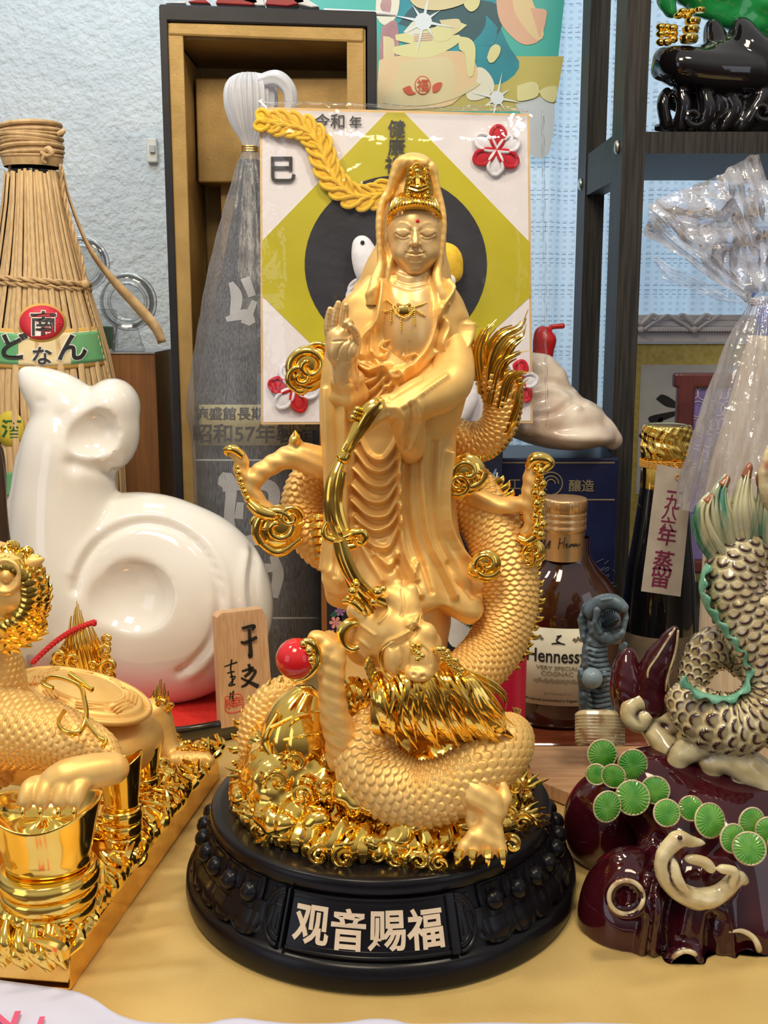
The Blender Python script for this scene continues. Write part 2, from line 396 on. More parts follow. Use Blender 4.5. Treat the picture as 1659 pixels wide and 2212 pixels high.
for (ax, ay, bx, by, w, h) in [(-11.5, -5, -8.6, -3.9, .25, .09), (-10.5, -2.4, -8.4, -1.9, .22, .08), (-10, .8, -8.3, 1.0, .2, .07), (-12, -7.5, -7.5, -6.6, .35, .07), (8.6, -4.5, 10.6, -6.6, .3, .09), (-9, 5, -6.9, 5.2, .25, .07), (-11, -3, -5, 1.2, .35, .06), (-12.5, -1, -5.5, 4, .3, .05), (-9.5, -6, -6.5, -1, .5, .05), (9.5, -8, 15, -6.5, .4, .06), (-9.5, 2, -6, 3, .25, .05), (-4, -10.5, 6, -9.6, .6, .05), (9, 2, 14, 4, .4, .05)]:
    dx, dy = bx-ax, by-ay; tt = np.clip(((XX-ax)*dx+(YY-ay)*dy)/(dx*dx+dy*dy), 0, 1); d2 = (XX-ax-tt*dx)**2+(YY-ay-tt*dy)**2; z = z+h*np.exp(-d2/w**2)
z = z-.06+.012*np.sin(XX*.9+YY*.4)*np.sin(YY*.7)
V = np.stack([XX, YY, z], -1).reshape(-1, 3); B = V.copy(); B[:, 2] = -.15; 
cl = link('tablecloth', V, gridf(nx, ny, False, False), CLOTH); tag(cl, 'shiny gold satin cloth spread under the statues', 'tablecloth')
m_ = cl.modifiers.new('thick', 'SOLIDIFY'); m_.thickness = .06*U; m_.offset = -1
# curtain
CURT = mat('white_lace', (0.86, 0.93, 0.97), 0.8, 0, (0.78, 0.87, 0.93), 40, bump=.6, bscale=260, dist=.1)
def trans_mix(m, col, fac):
    n = m.node_tree; b = n.nodes['Principled BSDF']; o = n.nodes['Material Output']; t = n.nodes.new('ShaderNodeBsdfTranslucent'); t.inputs[0].default_value = (*col, 1)
    x = n.nodes.new('ShaderNodeMixShader'); x.inputs[0].default_value = fac; n.links.new(b.outputs[0], x.inputs[1]); n.links.new(t.outputs[0], x.inputs[2]); n.links.new(x.outputs[0], o.inputs[0]); return m
trans_mix(CURT, (0.75, 0.88, 0.97), 0.6)
# dashed thread bands woven across the lace
n = CURT.node_tree; b = n.nodes['Principled BSDF']; tcn = n.nodes.new('ShaderNodeTexCoord'); sx = n.nodes.new('ShaderNodeSeparateXYZ'); n.links.new(tcn.outputs['Object'], sx.inputs[0])
def mth(n, op, a, b_=None, c=None):
    q = n.nodes.new('ShaderNodeMath'); q.operation = op
    for i, s in enumerate((a, b_, c)):
        if s is None: continue
        if isinstance(s, (int, float)): q.inputs[i].default_value = s
        else: n.links.new(s, q.inputs[i])
    return q.outputs[0]
zz = mth(n, 'DIVIDE', sx.outputs[2], U); xx = mth(n, 'DIVIDE', sx.outputs[0], U)
fr = mth(n, 'FRACT', mth(n, 'DIVIDE', zz, 2.6)); ban = mth(n, 'MULTIPLY', mth(n, 'LESS_THAN', fr, .42), mth(n, 'LESS_THAN', mth(n, 'FRACT', mth(n, 'MULTIPLY', fr, 7.1)), .22))
das = mth(n, 'LESS_THAN', mth(n, 'FRACT', mth(n, 'MULTIPLY', xx, 1.7)), .62); lf = mth(n, 'MULTIPLY', ban, das)
grd = mth(n, 'MULTIPLY', mth(n, 'GREATER_THAN', mth(n, 'SINE', mth(n, 'MULTIPLY', xx, 9)), .2), mth(n, 'GREATER_THAN', mth(n, 'SINE', mth(n, 'MULTIPLY', zz, 12)), .1))
tot = mth(n, 'MAXIMUM', mth(n, 'MULTIPLY', lf, .62), mth(n, 'MULTIPLY', grd, .22))
mx = n.nodes.new('ShaderNodeMix'); mx.data_type = 'RGBA'; n.links.new(tot, mx.inputs[0]); n.links.new(b.inputs['Base Color'].links[0].from_socket, mx.inputs[6]); mx.inputs[7].default_value = (.08, .13, .2, 1)
n.links.new(mx.outputs[2], b.inputs['Base Color'])
tb = [q for q in n.nodes if q.type == 'BSDF_TRANSLUCENT'][0]; mx2 = n.nodes.new('ShaderNodeMix'); mx2.data_type = 'RGBA'; n.links.new(tot, mx2.inputs[0]); mx2.inputs[6].default_value = (.75, .88, .97, 1); mx2.inputs[7].default_value = (.12, .2, .32, 1); n.links.new(mx2.outputs[2], tb.inputs[0])
nx, nz = 420, 40; X = np.linspace(-3, 46, nx); Z = np.linspace(0, 62, nz); XX, ZZ = np.meshgrid(X, Z, indexing='ij')
YY = 51.2+0.55*np.sin(XX*1.25+.3*np.sin(XX*.6)+.01*ZZ)+.2*np.sin(XX*2.9+.04*ZZ)
cu = link('lace_curtain', np.stack([XX, YY, ZZ], -1).reshape(-1, 3), gridf(nx, nz, False, False), CURT); tag(cu, 'white translucent window curtain with dashed woven bands behind the shelf', 'curtain')
WF = mat('window_frame_paint', (.7, .72, .74), .4)
wn = struct(link('window_1', *box((-3.4, 58, 0), (-2, 59, 66)), WF, smooth=False))
# wall switch
sw = thing('wall_switch', 'small white switch plate on the textured wall beside the tall black box', 'switch', W(330, 325, 52.9))
a = W(318, 300, 52.9); b_ = W(342, 352, 52.9)
o = link('switch_plate', *box((a[0], 52.4, b_[2]), (b_[0], 53.0, a[2])), mat('ivory_plastic', (.75, .74, .66), .4), sw, False); bevel(o, .1)
a = W(324, 315, 52.5); b_ = W(336, 330, 52.5); link('switch_button', *box((a[0], 52.1, b_[2]), (b_[0], 52.5, a[2])), mat('grey_plastic', (.5, .5, .48), .4), sw, False)
# ================= STATUE PLINTH =================
st = thing('goddess_statue', 'gold robed goddess with a dragon on a round black plinth at centre', 'statue', (0, 0, 0))
pl_prof = [(0.01, 0), (8.3, 0), (8.5, .1), (8.55, .4), (8.5, .95), (8.35, 1.1), (8.15, 1.15), (8.05, 1.35), (7.75, 2.0), (7.45, 2.8), (7.32, 3.25), (7.38, 3.3), (7.42, 3.42), (7.42, 3.72), (7.36, 3.9), (7.25, 3.96), (6.9, 3.96), (0.01, 3.96)]
PL = link('plinth', *lathe(pl_prof, n=128), BLACKW, st, True, sharp=50); lab(PL, 'round black carved plinth')
def slope(th, s, out=0.0):
    """point on the carved band: s 0 (foot) .. 1 (lip)"""
    r = np.interp(s, [0, .4, .8, 1], [8.15, 7.72, 7.42, 7.32]); z = 1.2+2.1*np.asarray(s); nrm = np.array([.93, .34])
    rr = r+out*nrm[0]; z = z+out*nrm[1]
    return np.stack([rr*np.sin(th), -rr*np.cos(th), z], -1)
TH0 = R(-3.5)      # middle of the inscription
# petals and beads
def petal(th, s0, s1, w, out, parent, name='petal'):
    n, m_ = 15, 11; a = np.linspace(-1, 1, n); b = np.linspace(0, 1, m_); A, Bb = np.meshgrid(a, b, indexing='ij')
    wid = w*np.sqrt(np.clip(1-(1-np.clip(Bb*1.15, 0, 1))**2.2, 0, 1))
    S = s0+(s1-s0)*Bb; bul = out*(1-.6*A**2)*np.sin(np.clip(Bb*1.1+.12, 0, 1)*np.pi*.62)+.075*((np.abs(A) > .7) | (Bb < .12))
    T = slope(th+A*wid/7.8, S, bul); Bk = slope(th+A*wid/7.8, S, -0.1)
    V = np.concatenate([T.reshape(-1, 3), Bk.reshape(-1, 3)]); f = gridf(n, m_, 0, 0)
    q = n*m_; rim = [i*m_ for i in range(n)]+[(n-1)*m_+j for j in range(1, m_)]+[i*m_+m_-1 for i in range(n-2, -1, -1)]+[j for j in range(m_-2, 0, -1)]
    side = [(rim[i], rim[(i+1) % len(rim)], rim[(i+1) % len(rim)]+q, rim[i]+q) for i in range(len(rim))]
    return link(name, V, [tuple(x) for x in f]+[tuple(x+q)[::-1] for x in f]+side, BLACKW, parent, True, sharp=50)
nb = 38; gap = R(29.5)
def inpanel(th, g=gap): d = (th-TH0+math.pi) % (2*math.pi)-math.pi; return abs(d) < g
for i in range(nb):
    th = TH0+R(180)+2*np.pi*i/nb
    if math.cos(th) < -.25: continue
    if not inpanel(th):
        bc = slope(th, .66, .16); link('bead', *ball(bc, .42, 22, 16), BLACKW, PL)
        petal(th, .26, 1.0, .66, .12, PL, 'petal'); petal(th, .34, .95, .53, .20, PL, 'petal')
    if not inpanel(th+np.pi/nb, gap-.03): petal(th+np.pi/nb, .06, .60, .80, .20, PL)
    if not inpanel(th): petal(th, -.06, .40, .80, .27, PL)
# inscription panel
def curved(th0, th1, s0, s1, o0, o1, name, parent, n=24):
    A = np.linspace(th0, th1, n); V = []
    for a in A: V += [slope(a, s0, o0), slope(a, s0, o1), slope(a, s1, o1), slope(a, s1, o0)]
    V = np.array(V); f = []
    for i in range(n-1):
        for k in range(4): f.append((i*4+k, i*4+(k+1) % 4, (i+1)*4+(k+1) % 4, (i+1)*4+k)[::-1])
    f += [(0, 1, 2, 3), tuple((n-1)*4+k for k in (3, 2, 1, 0))]
    o = link(name, V, f, BLACKW, parent, False); bevel(o, .05, 2); return o
PA = R(22.5)
pn = curved(TH0-PA, TH0+PA, .0, .95, -.1, .16, 'inscription_panel', PL, 40)
for s0, s1 in ((.02, .07), (.11, .14), (.84, .87), (.92, .97)): curved(TH0-PA, TH0+PA, s0, s1, .15, .24 if s0 < .05 or s0 > .9 else .2, 'panel_moulding', PL, 40)
for sgn in (-1, 1): curved(TH0+sgn*PA-.008, TH0+sgn*PA+.03*sgn+.008, .0, .98, -.1, .30, 'panel_moulding', PL, 6)
BEIGE = mat('beige_letter_paint', (.72, .58, .42), .6)
def on_slope(thc, sc, out=.16):
    def fn(V):
        th = thc+V[:, 0]/7.95; s = sc+V[:, 1]/2.22; q = (s/.95)[:, None]; return slope(th, 0*s, out+V[:, 2])*(1-q)+slope(th, 0*s+.95, out+V[:, 2])*q
    return fn
for k, ch in enumerate('观音赐福'):
    write(ch, on_slope(TH0+R(-15.6+10.4*k), .47), 1.5, BEIGE, PL, depth=.06, bold=.022, wx=.95, lb='raised beige Chinese character')
# half-round longevity ornaments either side
for sgn in (-1, 1):
    m = MB(); c = TH0+sgn*(PA+.045)
    def loc(x, y, o): return slope(c+sgn*x/7.9, .47+y/2.15, o)
    arc = [loc(.78*math.cos(a), .98*math.sin(a), .14) for a in np.linspace(-math.pi/2, math.pi/2, 20)]
    m.add(*sweep(arc, .085, 40, 8)); m.add(*sweep([loc(.56*math.cos(a), .74*math.sin(a), .14) for a in np.linspace(-math.pi/2, math.pi/2, 16)], .05, 30, 8))
    for p in ([(.05, .7), (.05, -.7)], [(.05, .35), (.36, .35)], [(.36, .5), (.36, .15)], [(.05, .12), (.4, .12)], [(.2, .12), (.2, -.5)], [(.05, -.2), (.4, -.2)], [(.4, -.2), (.4, -.42)]):
        m.add(*sweep([loc(x, y, .12) for x, y in p], .045, 6, 6))
    m.out('longevity_ornament', BLACKW, PL)
    curved(min(c, c+sgn*.09), max(c, c+sgn*.09), .05, .9, -.1, .10, 'ornament_ground', PL, 6)
# ================= THE GODDESS (part of the statue) =================
FY = 1.2
def spline(tab, y):
    tab = np.array(tab, float); return [np.interp(y, tab[:, 0], tab[:, k]) for k in range(1, tab.shape[1])]
def loft(tab, Y, nr=360, nt=280, ex=2.3, wob=None):
    """tab rows: (py, xl, xr, depth front, depth back) px/px/units; returns verts/faces of a closed loft, top to bottom"""
    tab = np.array(tab, float); A = cr_(np.column_stack([tab[:, 0]/30, tab[:, 1:]]), nr) if 0 else None
    y = np.linspace(tab[0, 0], tab[-1, 0], nr)
    def sm(c):
        v = np.interp(y, tab[:, 0], tab[:, c]); k = max(3, nr//45) | 1; p = np.pad(v, k//2, mode='edge'); return np.convolve(p, np.ones(k)/k, 'valid')
    xl, xr, df, db = [sm(c) for c in (1, 2, 3, 4)]
    th = np.linspace(0, 2*np.pi, nt, endpoint=False); c = np.cos(th); s_ = np.sin(th)
    cx = np.sign(c)*np.abs(c)**(2/ex); sy = np.sign(s_)*np.abs(s_)**(2/ex)
    V = np.zeros((nr, nt, 3))
    for i in range(nr):
        a = W(xl[i], y[i], Y); b = W(xr[i], y[i], Y); m = (a+b)/2; w = (b[0]-a[0])/2
        V[i, :, 0] = m[0]+w*cx; V[i, :, 1] = Y+np.where(sy < 0, df[i], db[i])*sy; V[i, :, 2] = m[2]
    Fc = gridf(nr, nt, False, True); V = V.reshape(-1, 3); n = len(V)
    V = np.vstack([V, V[:nt].mean(0), V[-nt:].mean(0)])
    j = np.arange(nt); z = np.full(nt, n); 
    f = [tuple(q) for q in Fc]+[(k, (k+1) % nt, n) for k in range(nt)]+[((nr-1)*nt+(k+1) % nt, (nr-1)*nt+k, n+1) for k in range(nt)]
    return V, f, Fc
def c1(L): return [(680+x*.3014, 320+y*.3014) for x, y in L]
def c2(L): return [(460+x*.4581, 840+y*.4581) for x, y in L]
def c3(L): return [(480+x*.434, 1240+y*.434) for x, y in L]
robe_tab = [(596, 800, 962, 1.2, 1.3), (612, 780, 972, 1.3, 1.6), (630, 762, 988, 1.45, 1.8), (650, 742, 1000, 1.6, 1.9), (680, 727, 1009, 1.8, 2.0), (720, 722, 1012, 1.95, 2.0), (760, 712, 1013, 2.1, 2.0),
            (800, 702, 1014, 2.3, 2.0), (850, 692, 1008, 2.35, 2.0), (885, 690, 1000, 2.4, 2.1), (930, 692, 985, 2.2, 2.1), (1000, 697, 984, 2.2, 2.1), (1080, 702, 984, 2.25, 2.1), (1150, 703, 992, 2.3, 2.2), (1200, 700, 1010, 2.5, 2.3),
            (1235, 697, 1032, 2.7, 2.4), (1262, 699, 1052, 2.85, 2.5), (1284, 708, 1058, 2.9, 2.5), (1292, 730, 1050, 2.8, 2.4), (1300, 760, 1040, 2.4, 2.2)]
V, fa, Fq = loft(robe_tab, FY, 520, 420)
N = vnormals(V, Fq)
# hem waves
px, py = PX(V); z0 = W(800, 1215, FY)[2]; th = np.arctan2(V[:, 1]-FY, V[:, 0]-W(870, 1200, FY)[0])
lowr = np.clip((py-1190)/95, 0, 1); V[:, 2] += lowr*.32*np.sin(th*5+1.2)*np.clip(lowr*2, 0, 1); V += N*(lowr*.22*np.sin(th*9+.6))[:, None]
st_ = []
def S(L, w, h, f=c1): st_.append((f(L), w, h))
# veil edges falling from the head on both sides
S([(470, 960), (500, 1000), (480, 1150), (455, 1260), (395, 1320), (345, 1400), (350, 1490)], 9, .30)
S([(400, 950), (350, 1010), (300, 1060), (240, 1120)], 12, .12)
S([(505, 1010), (478, 1170), (450, 1300), (415, 1400), (425, 1500), (500, 1590), (560, 1640)], 6, .20)
S([(850, 960), (870, 1100), (850, 1300), (790, 1450), (700, 1560), (610, 1640)], 7, .24)
S([(920, 980), (945, 1060), (890, 1180), (930, 1290), (895, 1400), (905, 1470), (960, 1500), (1040, 1430), (1075, 1330), (1080, 1270)], 8, .34)
S([(905, 1200), (880, 1300), (860, 1400), (900, 1480)], 5, -.18)
S([(960, 1040), (1010, 1120), (1060, 1210)], 12, .12)
S([(800, 1000), (830, 1100), (810, 1290), (740, 1420), (670, 1520)], 5, .10)
# bare chest a touch lower than the collar
S([(640, 1100), (630, 1250), (620, 1350)], 34, -.12); S([(560, 1320), (700, 1320)], 16, .06)
# waist ornament and belt
S([(420, 1470), (450, 1500), (500, 1495), (520, 1460), (480, 1430), (510, 1390), (570, 1380), (640, 1390), (680, 1430), (640, 1470), (640, 1500), (720, 1480)], 3.2, .17)
S([(330, 1540), (430, 1580), (540, 1600), (600, 1600), (700, 1570)], 6, .16); S([(540, 1560), (500, 1620), (490, 1700)], 5, .14); S([(600, 1590), (640, 1660), (620, 1760)], 5, .14)
for L in ([(290, 1500), (320, 1560), (400, 1600), (500, 1570)], [(280, 1640), (320, 1680), (400, 1670), (480, 1600), (520, 1570)], [(270, 1740), (330, 1770), (420, 1730), (500, 1640)], [(290, 1840), (360, 1840), (450, 1780), (510, 1700)], [(420, 1830), (500, 1770), (545, 1680)]):
    S(L, 4.5, .17); S([(x+8, y+34) for x, y in L], 4, -.12)
S([(250, 1500), (265, 1700), (270, 1858)], 6, -.22); S([(330, 1500), (300, 1420)], 6, .1)
# right sleeve (her left arm)
S([(1090, 1560), (1080, 1700), (1050, 1800)], 6, .12)
S([(780, 1850), (800, 1760), (860, 1720), (1000, 1720)], 6, .10); S([(700, 1720), (820, 1640), (960, 1600), (1060, 1620)], 8, .16)
S([(880, 1500), (800, 1570), (700, 1660), (620, 1700)], 5, -.18)
# skirt: hanging U folds
U_ = [([(676, 190), (730, 300), (800, 330), (860, 260), (880, 180)], .16), ([(676, 290), (740, 370), (810, 380), (870, 310), (895, 230)], .2), ([(670, 370), (740, 440), (815, 450), (870, 380), (890, 300)], .22),
      ([(668, 450), (740, 520), (812, 520), (860, 450), (880, 390)], .24), ([(665, 520), (740, 590), (820, 590), (866, 520), (880, 470)], .24), ([(680, 600), (760, 660), (830, 640), (866, 590), (880, 540)], .22), ([(700, 680), (770, 740), (830, 740), (870, 660), (885, 610)], .16), ([(760, 760), (830, 830), (870, 780)], .12)]
for L, h in U_: S(L, 5.5, h, c2); S([(x, y+34) for x, y in L], 5, -.12, c2)
for L, w, h in [([(905, 90), (880, 300), (885, 600), (900, 760), (960, 900)], 5, .26), ([(940, 120), (920, 400), (930, 640), (1000, 860), (1030, 960)], 5, -.18), ([(985, 200), (980, 450), (1010, 700), (1080, 860), (1140, 980)], 6, .26), ([(1050, 250), (1040, 480), (1070, 700), (1160, 860), (1230, 980)], 6, -.16),
                ([(1110, 300), (1090, 500), (1110, 680), (1200, 830), (1300, 960)], 6, .26), ([(960, 820), (940, 900), (975, 970)], 7, .2), ([(1120, 830), (1160, 900), (1260, 960)], 8, -.2), ([(560, 30), (545, 300), (560, 600), (540, 800)], 7, .16), ([(600, 80), (590, 300), (600, 600), (580, 820)], 6, -.16),
                ([(645, 300), (640, 520), (660, 700), (640, 860)], 6, .2), ([(690, 640), (720, 760), (800, 900)], 8, .14), ([(860, 800), (900, 900)], 8, -.14), ([(530, 860), (600, 930)], 9, .14), ([(590, 870), (570, 900), (620, 930)], 8, -.18)]: S(L, w, h, c2)
V = relief(V, N, st_, gain=1.35)
SKINM = mat('bare_gold_skin', (0.80, 0.54, 0.24), 0.34, 0.4, (0.76, 0.50, 0.21), 120)
# robe faces: chest bare skin in the neckline
px, py = PX(V[:len(V)-2])
rb = link('robe', V, fa, SATIN, st, True); lab(rb, 'pleated matt gold robe')
# ---- sleeve hanging under the raised hand
tb = [(760, 702, 772, .8, .9), (800, 695, 778, 1.0, 1.0), (850, 690, 785, 1.1, 1.0), (900, 690, 782, 1.1, 1.0), (1000, 697, 772, 1.0, 1.0), (1100, 702, 765, .9, .9), (1200, 698, 762, .95, .9), (1250, 694, 768, 1.0, .9), (1276, 705, 765, .9, .8), (1290, 735, 760, .4, .4)]
V, fa, Fq = loft(tb, FY-1.6, 300, 120, 2.1); N = vnormals(V, Fq)
V = relief(V, N, [(c2([(530, 0), (545, 300), (540, 600), (520, 850)]), 5, .16), (c2([(575, 0), (580, 300), (585, 600), (575, 880)]), 5, -.16), (c2([(615, 50), (620, 400), (625, 800)]), 5, .16), (c2([(650, 0), (650, 300), (660, 600)]), 5, -.14), (c2([(560, 860), (600, 900)]), 12, .2)])
lab(link('hanging_sleeve', V, fa, SATIN, st), 'long sleeve hanging below the raised hand')
# ---- her left arm: sleeve swept from the elbow to the vase
s = SDF(W(700, 1010, FY)+[0, -6.5, 0], W(1060, 600, FY)+[0, 2.2, 0], 0.075)
s.tube(*PT([(935, 672, FY+.4, 30), (960, 722, FY-.2, 40), (978, 790, FY-1.5, 42), (965, 835, FY-2.6, 44), (900, 865, FY-3.3, 40), (858, 885, FY-3.6, 30)]), k=.3, n=16)
s.tube(*PT([(870, 880, FY-3.4, 30), (890, 960, FY-2.6, 24), (880, 990, FY-2.0, 10)]), k=.4, n=8)
s.tube(*PT([(835, 872, FY-3.7, 20), (800, 900, FY-3.9, 17), (778, 925, FY-4.0, 13)]), k=.25, n=8)
V, Fc = s.mesh(); N = vnormals(V, Fc)
V = relief(V, N, [(c2(L), w, h) for L, w, h in [([(830, 90), (900, 80), (1000, 10), (1100, -60)], 5, .1), ([(880, 100), (900, 150), (880, 240)], 4, .14), ([(930, 70), (940, 150), (905, 280)], 4, -.14), ([(970, 60), (980, 140), (930, 280)], 4, .12), ([(840, 40), (900, 0), (980, -50)], 5, -.1), ([(700, 190), (760, 160), (830, 120)], 4, .06), ([(720, 230), (780, 190), (860, 150)], 4, -.08)]])
lab(link('bent_arm_sleeve', V, Fc, SATIN, st), 'sleeve bent across the waist over the pouring vase')
# ---- raised hand (palm towards us), thumb touching ring finger
HY = FY-3.1
s = SDF(W(690, 870, HY)+[0, -1.6, 0], W(790, 640, HY)+[0, 1.6, 0], 0.035)
s.tube(*PT([(742, 800, HY+.2, 19), (740, 780, HY, 17)]), k=.1)
s.tube(*PT([(752, 850, HY+.9, 32), (748, 815, HY+.3, 26), (744, 798, HY+.1, 22)]), k=.2, n=8)
s.ell(W(740, 752, HY), (.66, .34, .78), k=.22); s.tube(*PT([(748, 782, HY, 22), (736, 748, HY, 27), (731, 728, HY, 24)]), k=.25)
s.ell(W(757, 755, HY-.25), (.36, .34, .5), k=.15); s.ell(W(722, 760, HY-.2), (.26, .28, .45), k=.15)
fing = [[(712, 735, HY, 8.5), (708, 710, HY-.08, 8.2), (709, 690, HY-.12, 7.6), (713, 668, HY-.2, 6.2)], [(724, 728, HY, 9), (722, 700, HY-.1, 8.6), (725, 677, HY-.15, 8), (731, 655, HY-.2, 6.4)],
        [(739, 726, HY, 9), (742, 702, HY-.12, 8.6), (745, 680, HY-.2, 8), (747, 660, HY-.3, 6.6)], [(752, 730, HY, 9), (757, 708, HY-.2, 8.5), (754, 694, HY-.6, 7.8), (747, 698, HY-.8, 6.6)],
        [(765, 768, HY, 10), (771, 742, HY-.25, 9.2), (768, 720, HY-.55, 8), (757, 704, HY-.8, 6.8)]]
for fg in fing: s.tube(*PT(fg), k=.05, n=9)
V, Fc = s.mesh(); N = vnormals(V, Fc); V = relief(V, N, [([(728, 775), (735, 750), (750, 735)], 2, -.05), ([(718, 738), (745, 736)], 2, -.04), ([(752, 780), (752, 755), (762, 738)], 2, -.04)])
lab(link('raised_hand', V, Fc, SKINM, st), 'open hand raised with thumb and ring finger touching')
# cuff around the wrist
V, Fc = sweep(*PT([(748, 806, HY+.35, 31), (752, 840, HY+.7, 40), (752, 880, HY+1.3, 44)]), nu=30, nv=40, disp=lambda s_, p, r: .06*np.sin(p*5)+.04*np.sin(s_*9)); link('cuff', V, Fc, SATIN, st)
# ---- neck and bare chest
s = SDF(W(780, 810, FY)+[0, -3.5, 0], W(1000, 560, FY)+[0, 1.5, 0], 0.06)
s.tube(*PT([(895, 560, FY-.3, 40), (890, 622, FY-.5, 43), (885, 660, FY-.6, 60)]), k=.3, n=8)
s.ell(W(882, 720, FY-.35), (1.62, 2.0, 2.3), k=.5)
V, Fc = s.mesh(); N = vnormals(V, Fc)
V = relief(V, N, [([(848, 600), (880, 612), (925, 606)], 4, -.06), ([(848, 612), (885, 624), (925, 617)], 4, -.05), ([(850, 588), (885, 600), (925, 592)], 4, .05), ([(885, 740), (882, 770)], 3, -.03)])
lab(link('neck_and_chest', V, Fc, SKINM, st), 'smooth bare neck and chest')
# ---- head
KY = FY-.55; hc = W(895, 520, KY)
s = SDF(hc-[1.6, 2.0, 2.0], hc+[1.6, 1.8, 2.0], 0.032)
s.ell(W(896, 498, KY), (1.14, 1.3, 1.32), k=.3); s.ell(W(897, 532, KY-.26), (.97, 1.0, 1.05), k=.25); s.ell(W(897, 562, KY-.5), (.60, .66, .58), k=.35)
s.ell(W(897, 583, KY-.88), (.26, .22, .16), k=.2)
s.tube(*PT([(897, 492, KY-1.18, 3.5), (897, 512, KY-1.36, 4.5), (897, 526, KY-1.52, 6.5)]), k=.12, n=6); s.ell(W(890, 528, KY-1.34), (.085, .10, .08), k=.08); s.ell(W(904, 528, KY-1.34), (.085, .10, .08), k=.08)
for sx_ in (-1, 1): s.ell(W(897+sx_*25, 503, KY-.96), (.34, .22, .20), k=.2); s.ell(W(897+sx_*30, 545, KY-.72), (.34, .3, .32), k=.3)
V, Fc = s.mesh(); N = vnormals(V, Fc)
fs = []
def Fs(L, w, h): fs.append((L, w, h))
for a in (-1, 1):
    q = lambda x: 897+a*x
    Fs([(q(11), 490), (q(20), 483), (q(32), 482), (q(42), 489)], 3.0, .03)        # brow
    Fs([(q(14), 506), (q(24), 512), (q(36), 510), (q(43), 505)], 1.5, -.12)       # closed lid line
    Fs([(q(13), 497), (q(24), 492), (q(36), 494)], 3.0, -.025); Fs([(q(15), 516), (q(26), 519), (q(38), 515)], 2.5, -.03)
    Fs([(q(8), 500), (q(10), 508)], 4, -.06); Fs([(q(10), 532), (q(14), 540)], 2.6, -.03); Fs([(q(20), 548), (q(21), 551)], 2.2, -.05)
Fs([(884, 545), (890, 543), (897, 544), (904, 543), (911, 545)], 1.8, .05); Fs([(888, 552), (897, 554), (906, 552)], 3.0, .06); Fs([(879, 546), (888, 548), (897, 548.5), (906, 548), (916, 546)], 1.3, -.12); Fs([(877, 545)], 2.2, -.05); Fs([(917, 545)], 2.2, -.05)
Fs([(897, 534), (897, 540)], 2.4, -.05); Fs([(886, 562), (897, 564), (908, 562)], 3, -.05)
Fs([(888, 532), (891, 533)], 1.4, -.05); Fs([(903, 533), (906, 532)], 1.4, -.05)
V = relief(V, N, fs, gain=.62)
hd = link('head', V, Fc, SKINM, st); lab(hd, 'serene face with lowered eyes')
o = link('forehead_dot', *ball(W(902, 478, KY-1.26), .085, 12, 8, sy=.5), RED, hd); lab(o, 'red dot on the forehead')
for a in (-1, 1):
    s = SDF(W(897+a*56, 545, KY+.05)-[.5, .5, 1.2], W(897+a*56, 545, KY)+[.5, .5, 1.4], .04)
    x = 897+a*54; s.tube(*PT([(x, 495, KY, 5), (x+a*4, 515, KY, 7), (x+a*2, 540, KY-.05, 6), (x, 562, KY-.1, 7.5), (x, 574, KY-.1, 6)]), k=.08, n=10); V, Fc = s.mesh()
    link('ear', V, Fc, SKINM, hd)
# ---- hair: combed polished strands over the brow
hr = MB()
for i in range(34):
    u = (i+.5)/34; x0 = 837+u*118; bx = (x0-896)/59
    y0 = 478-30*np.sqrt(max(0, 1-bx*bx*.92)); yt = 402+6*abs(bx); xt = 896+(x0-896)*.62
    zf = KY-1.18*np.sqrt(max(0, 1-bx*bx*.8))
    P = [(x0, y0+3, zf-.02, 1.8), (x0*.8+xt*.2, y0-10, zf-.22-.08*(i % 2), 3.3), (x0*.5+xt*.5, (y0+yt)/2-2, zf*.7+(KY-.85)*.3-.08*(i % 2), 3.6), (xt, yt+16, zf*.35+(KY-.6)*.65, 3.0)]
    hr.add(*sweep(*PT(P), nu=14, nv=8))
hr.add(*ball(W(896, 457, KY+.25), 1.08, 30, 20, sy=1.0, sz=.9))
for a in (-1, 1):
    for k in range(5): hr.add(*sweep(*PT([(896+a*(50-k*2), 452+k*7, KY-.7, 3), (896+a*(57-k), 470+k*8, KY-.4, 3.2), (896+a*58, 492+k*8, KY-.1, 2.2)]), nu=8, nv=6))
hx = hr.out('hair', GOLD, hd); lab(hx, 'polished combed hair')
# ---- crown with a little seated figure
cw = MB(); CYp = KY-.98
cw.add(*pxpoly([(876, 440), (872, 410), (880, 372), (893, 356), (906, 354), (922, 366), (934, 402), (936, 436), (905, 446)], CYp+.25, .5))
for a in (-1, 1):
    for k in range(7): cw.add(*sweep(*PT([(904+a*(26-k*.8), 428-k*10, CYp, 3.6), (904+a*(19-k*.5), 423-k*10, CYp-.15, 3), (904+a*(13-k*.4), 429-k*10, CYp-.1, 2.4)]), nu=7, nv=6))
for k, (x, y, r) in enumerate([(890, 432, 5), (903, 434, 6), (917, 431, 5), (884, 420, 4), (897, 421, 5), (911, 420, 5), (923, 418, 4)]): cw.add(*ball(W(x, y, CYp-.12), r*.021, 10, 8))
for L in ([(884, 408, CYp-.2, 4), (904, 413, CYp-.3, 5), (924, 406, CYp-.2, 4)], [(887, 401, CYp-.2, 4), (904, 404, CYp-.35, 5), (921, 400, CYp-.2, 4)], [(903, 398, CYp-.25, 6.5), (902, 384, CYp-.25, 5.5), (901, 376, CYp-.25, 3)], [(889, 396, CYp-.2, 3.5), (893, 386, CYp-.25, 4), (900, 381, CYp-.2, 4)], [(917, 396, CYp-.2, 3.5), (912, 386, CYp-.25, 4), (904, 381, CYp-.2, 4)]): cw.add(*sweep(*PT(L), nu=10, nv=8))
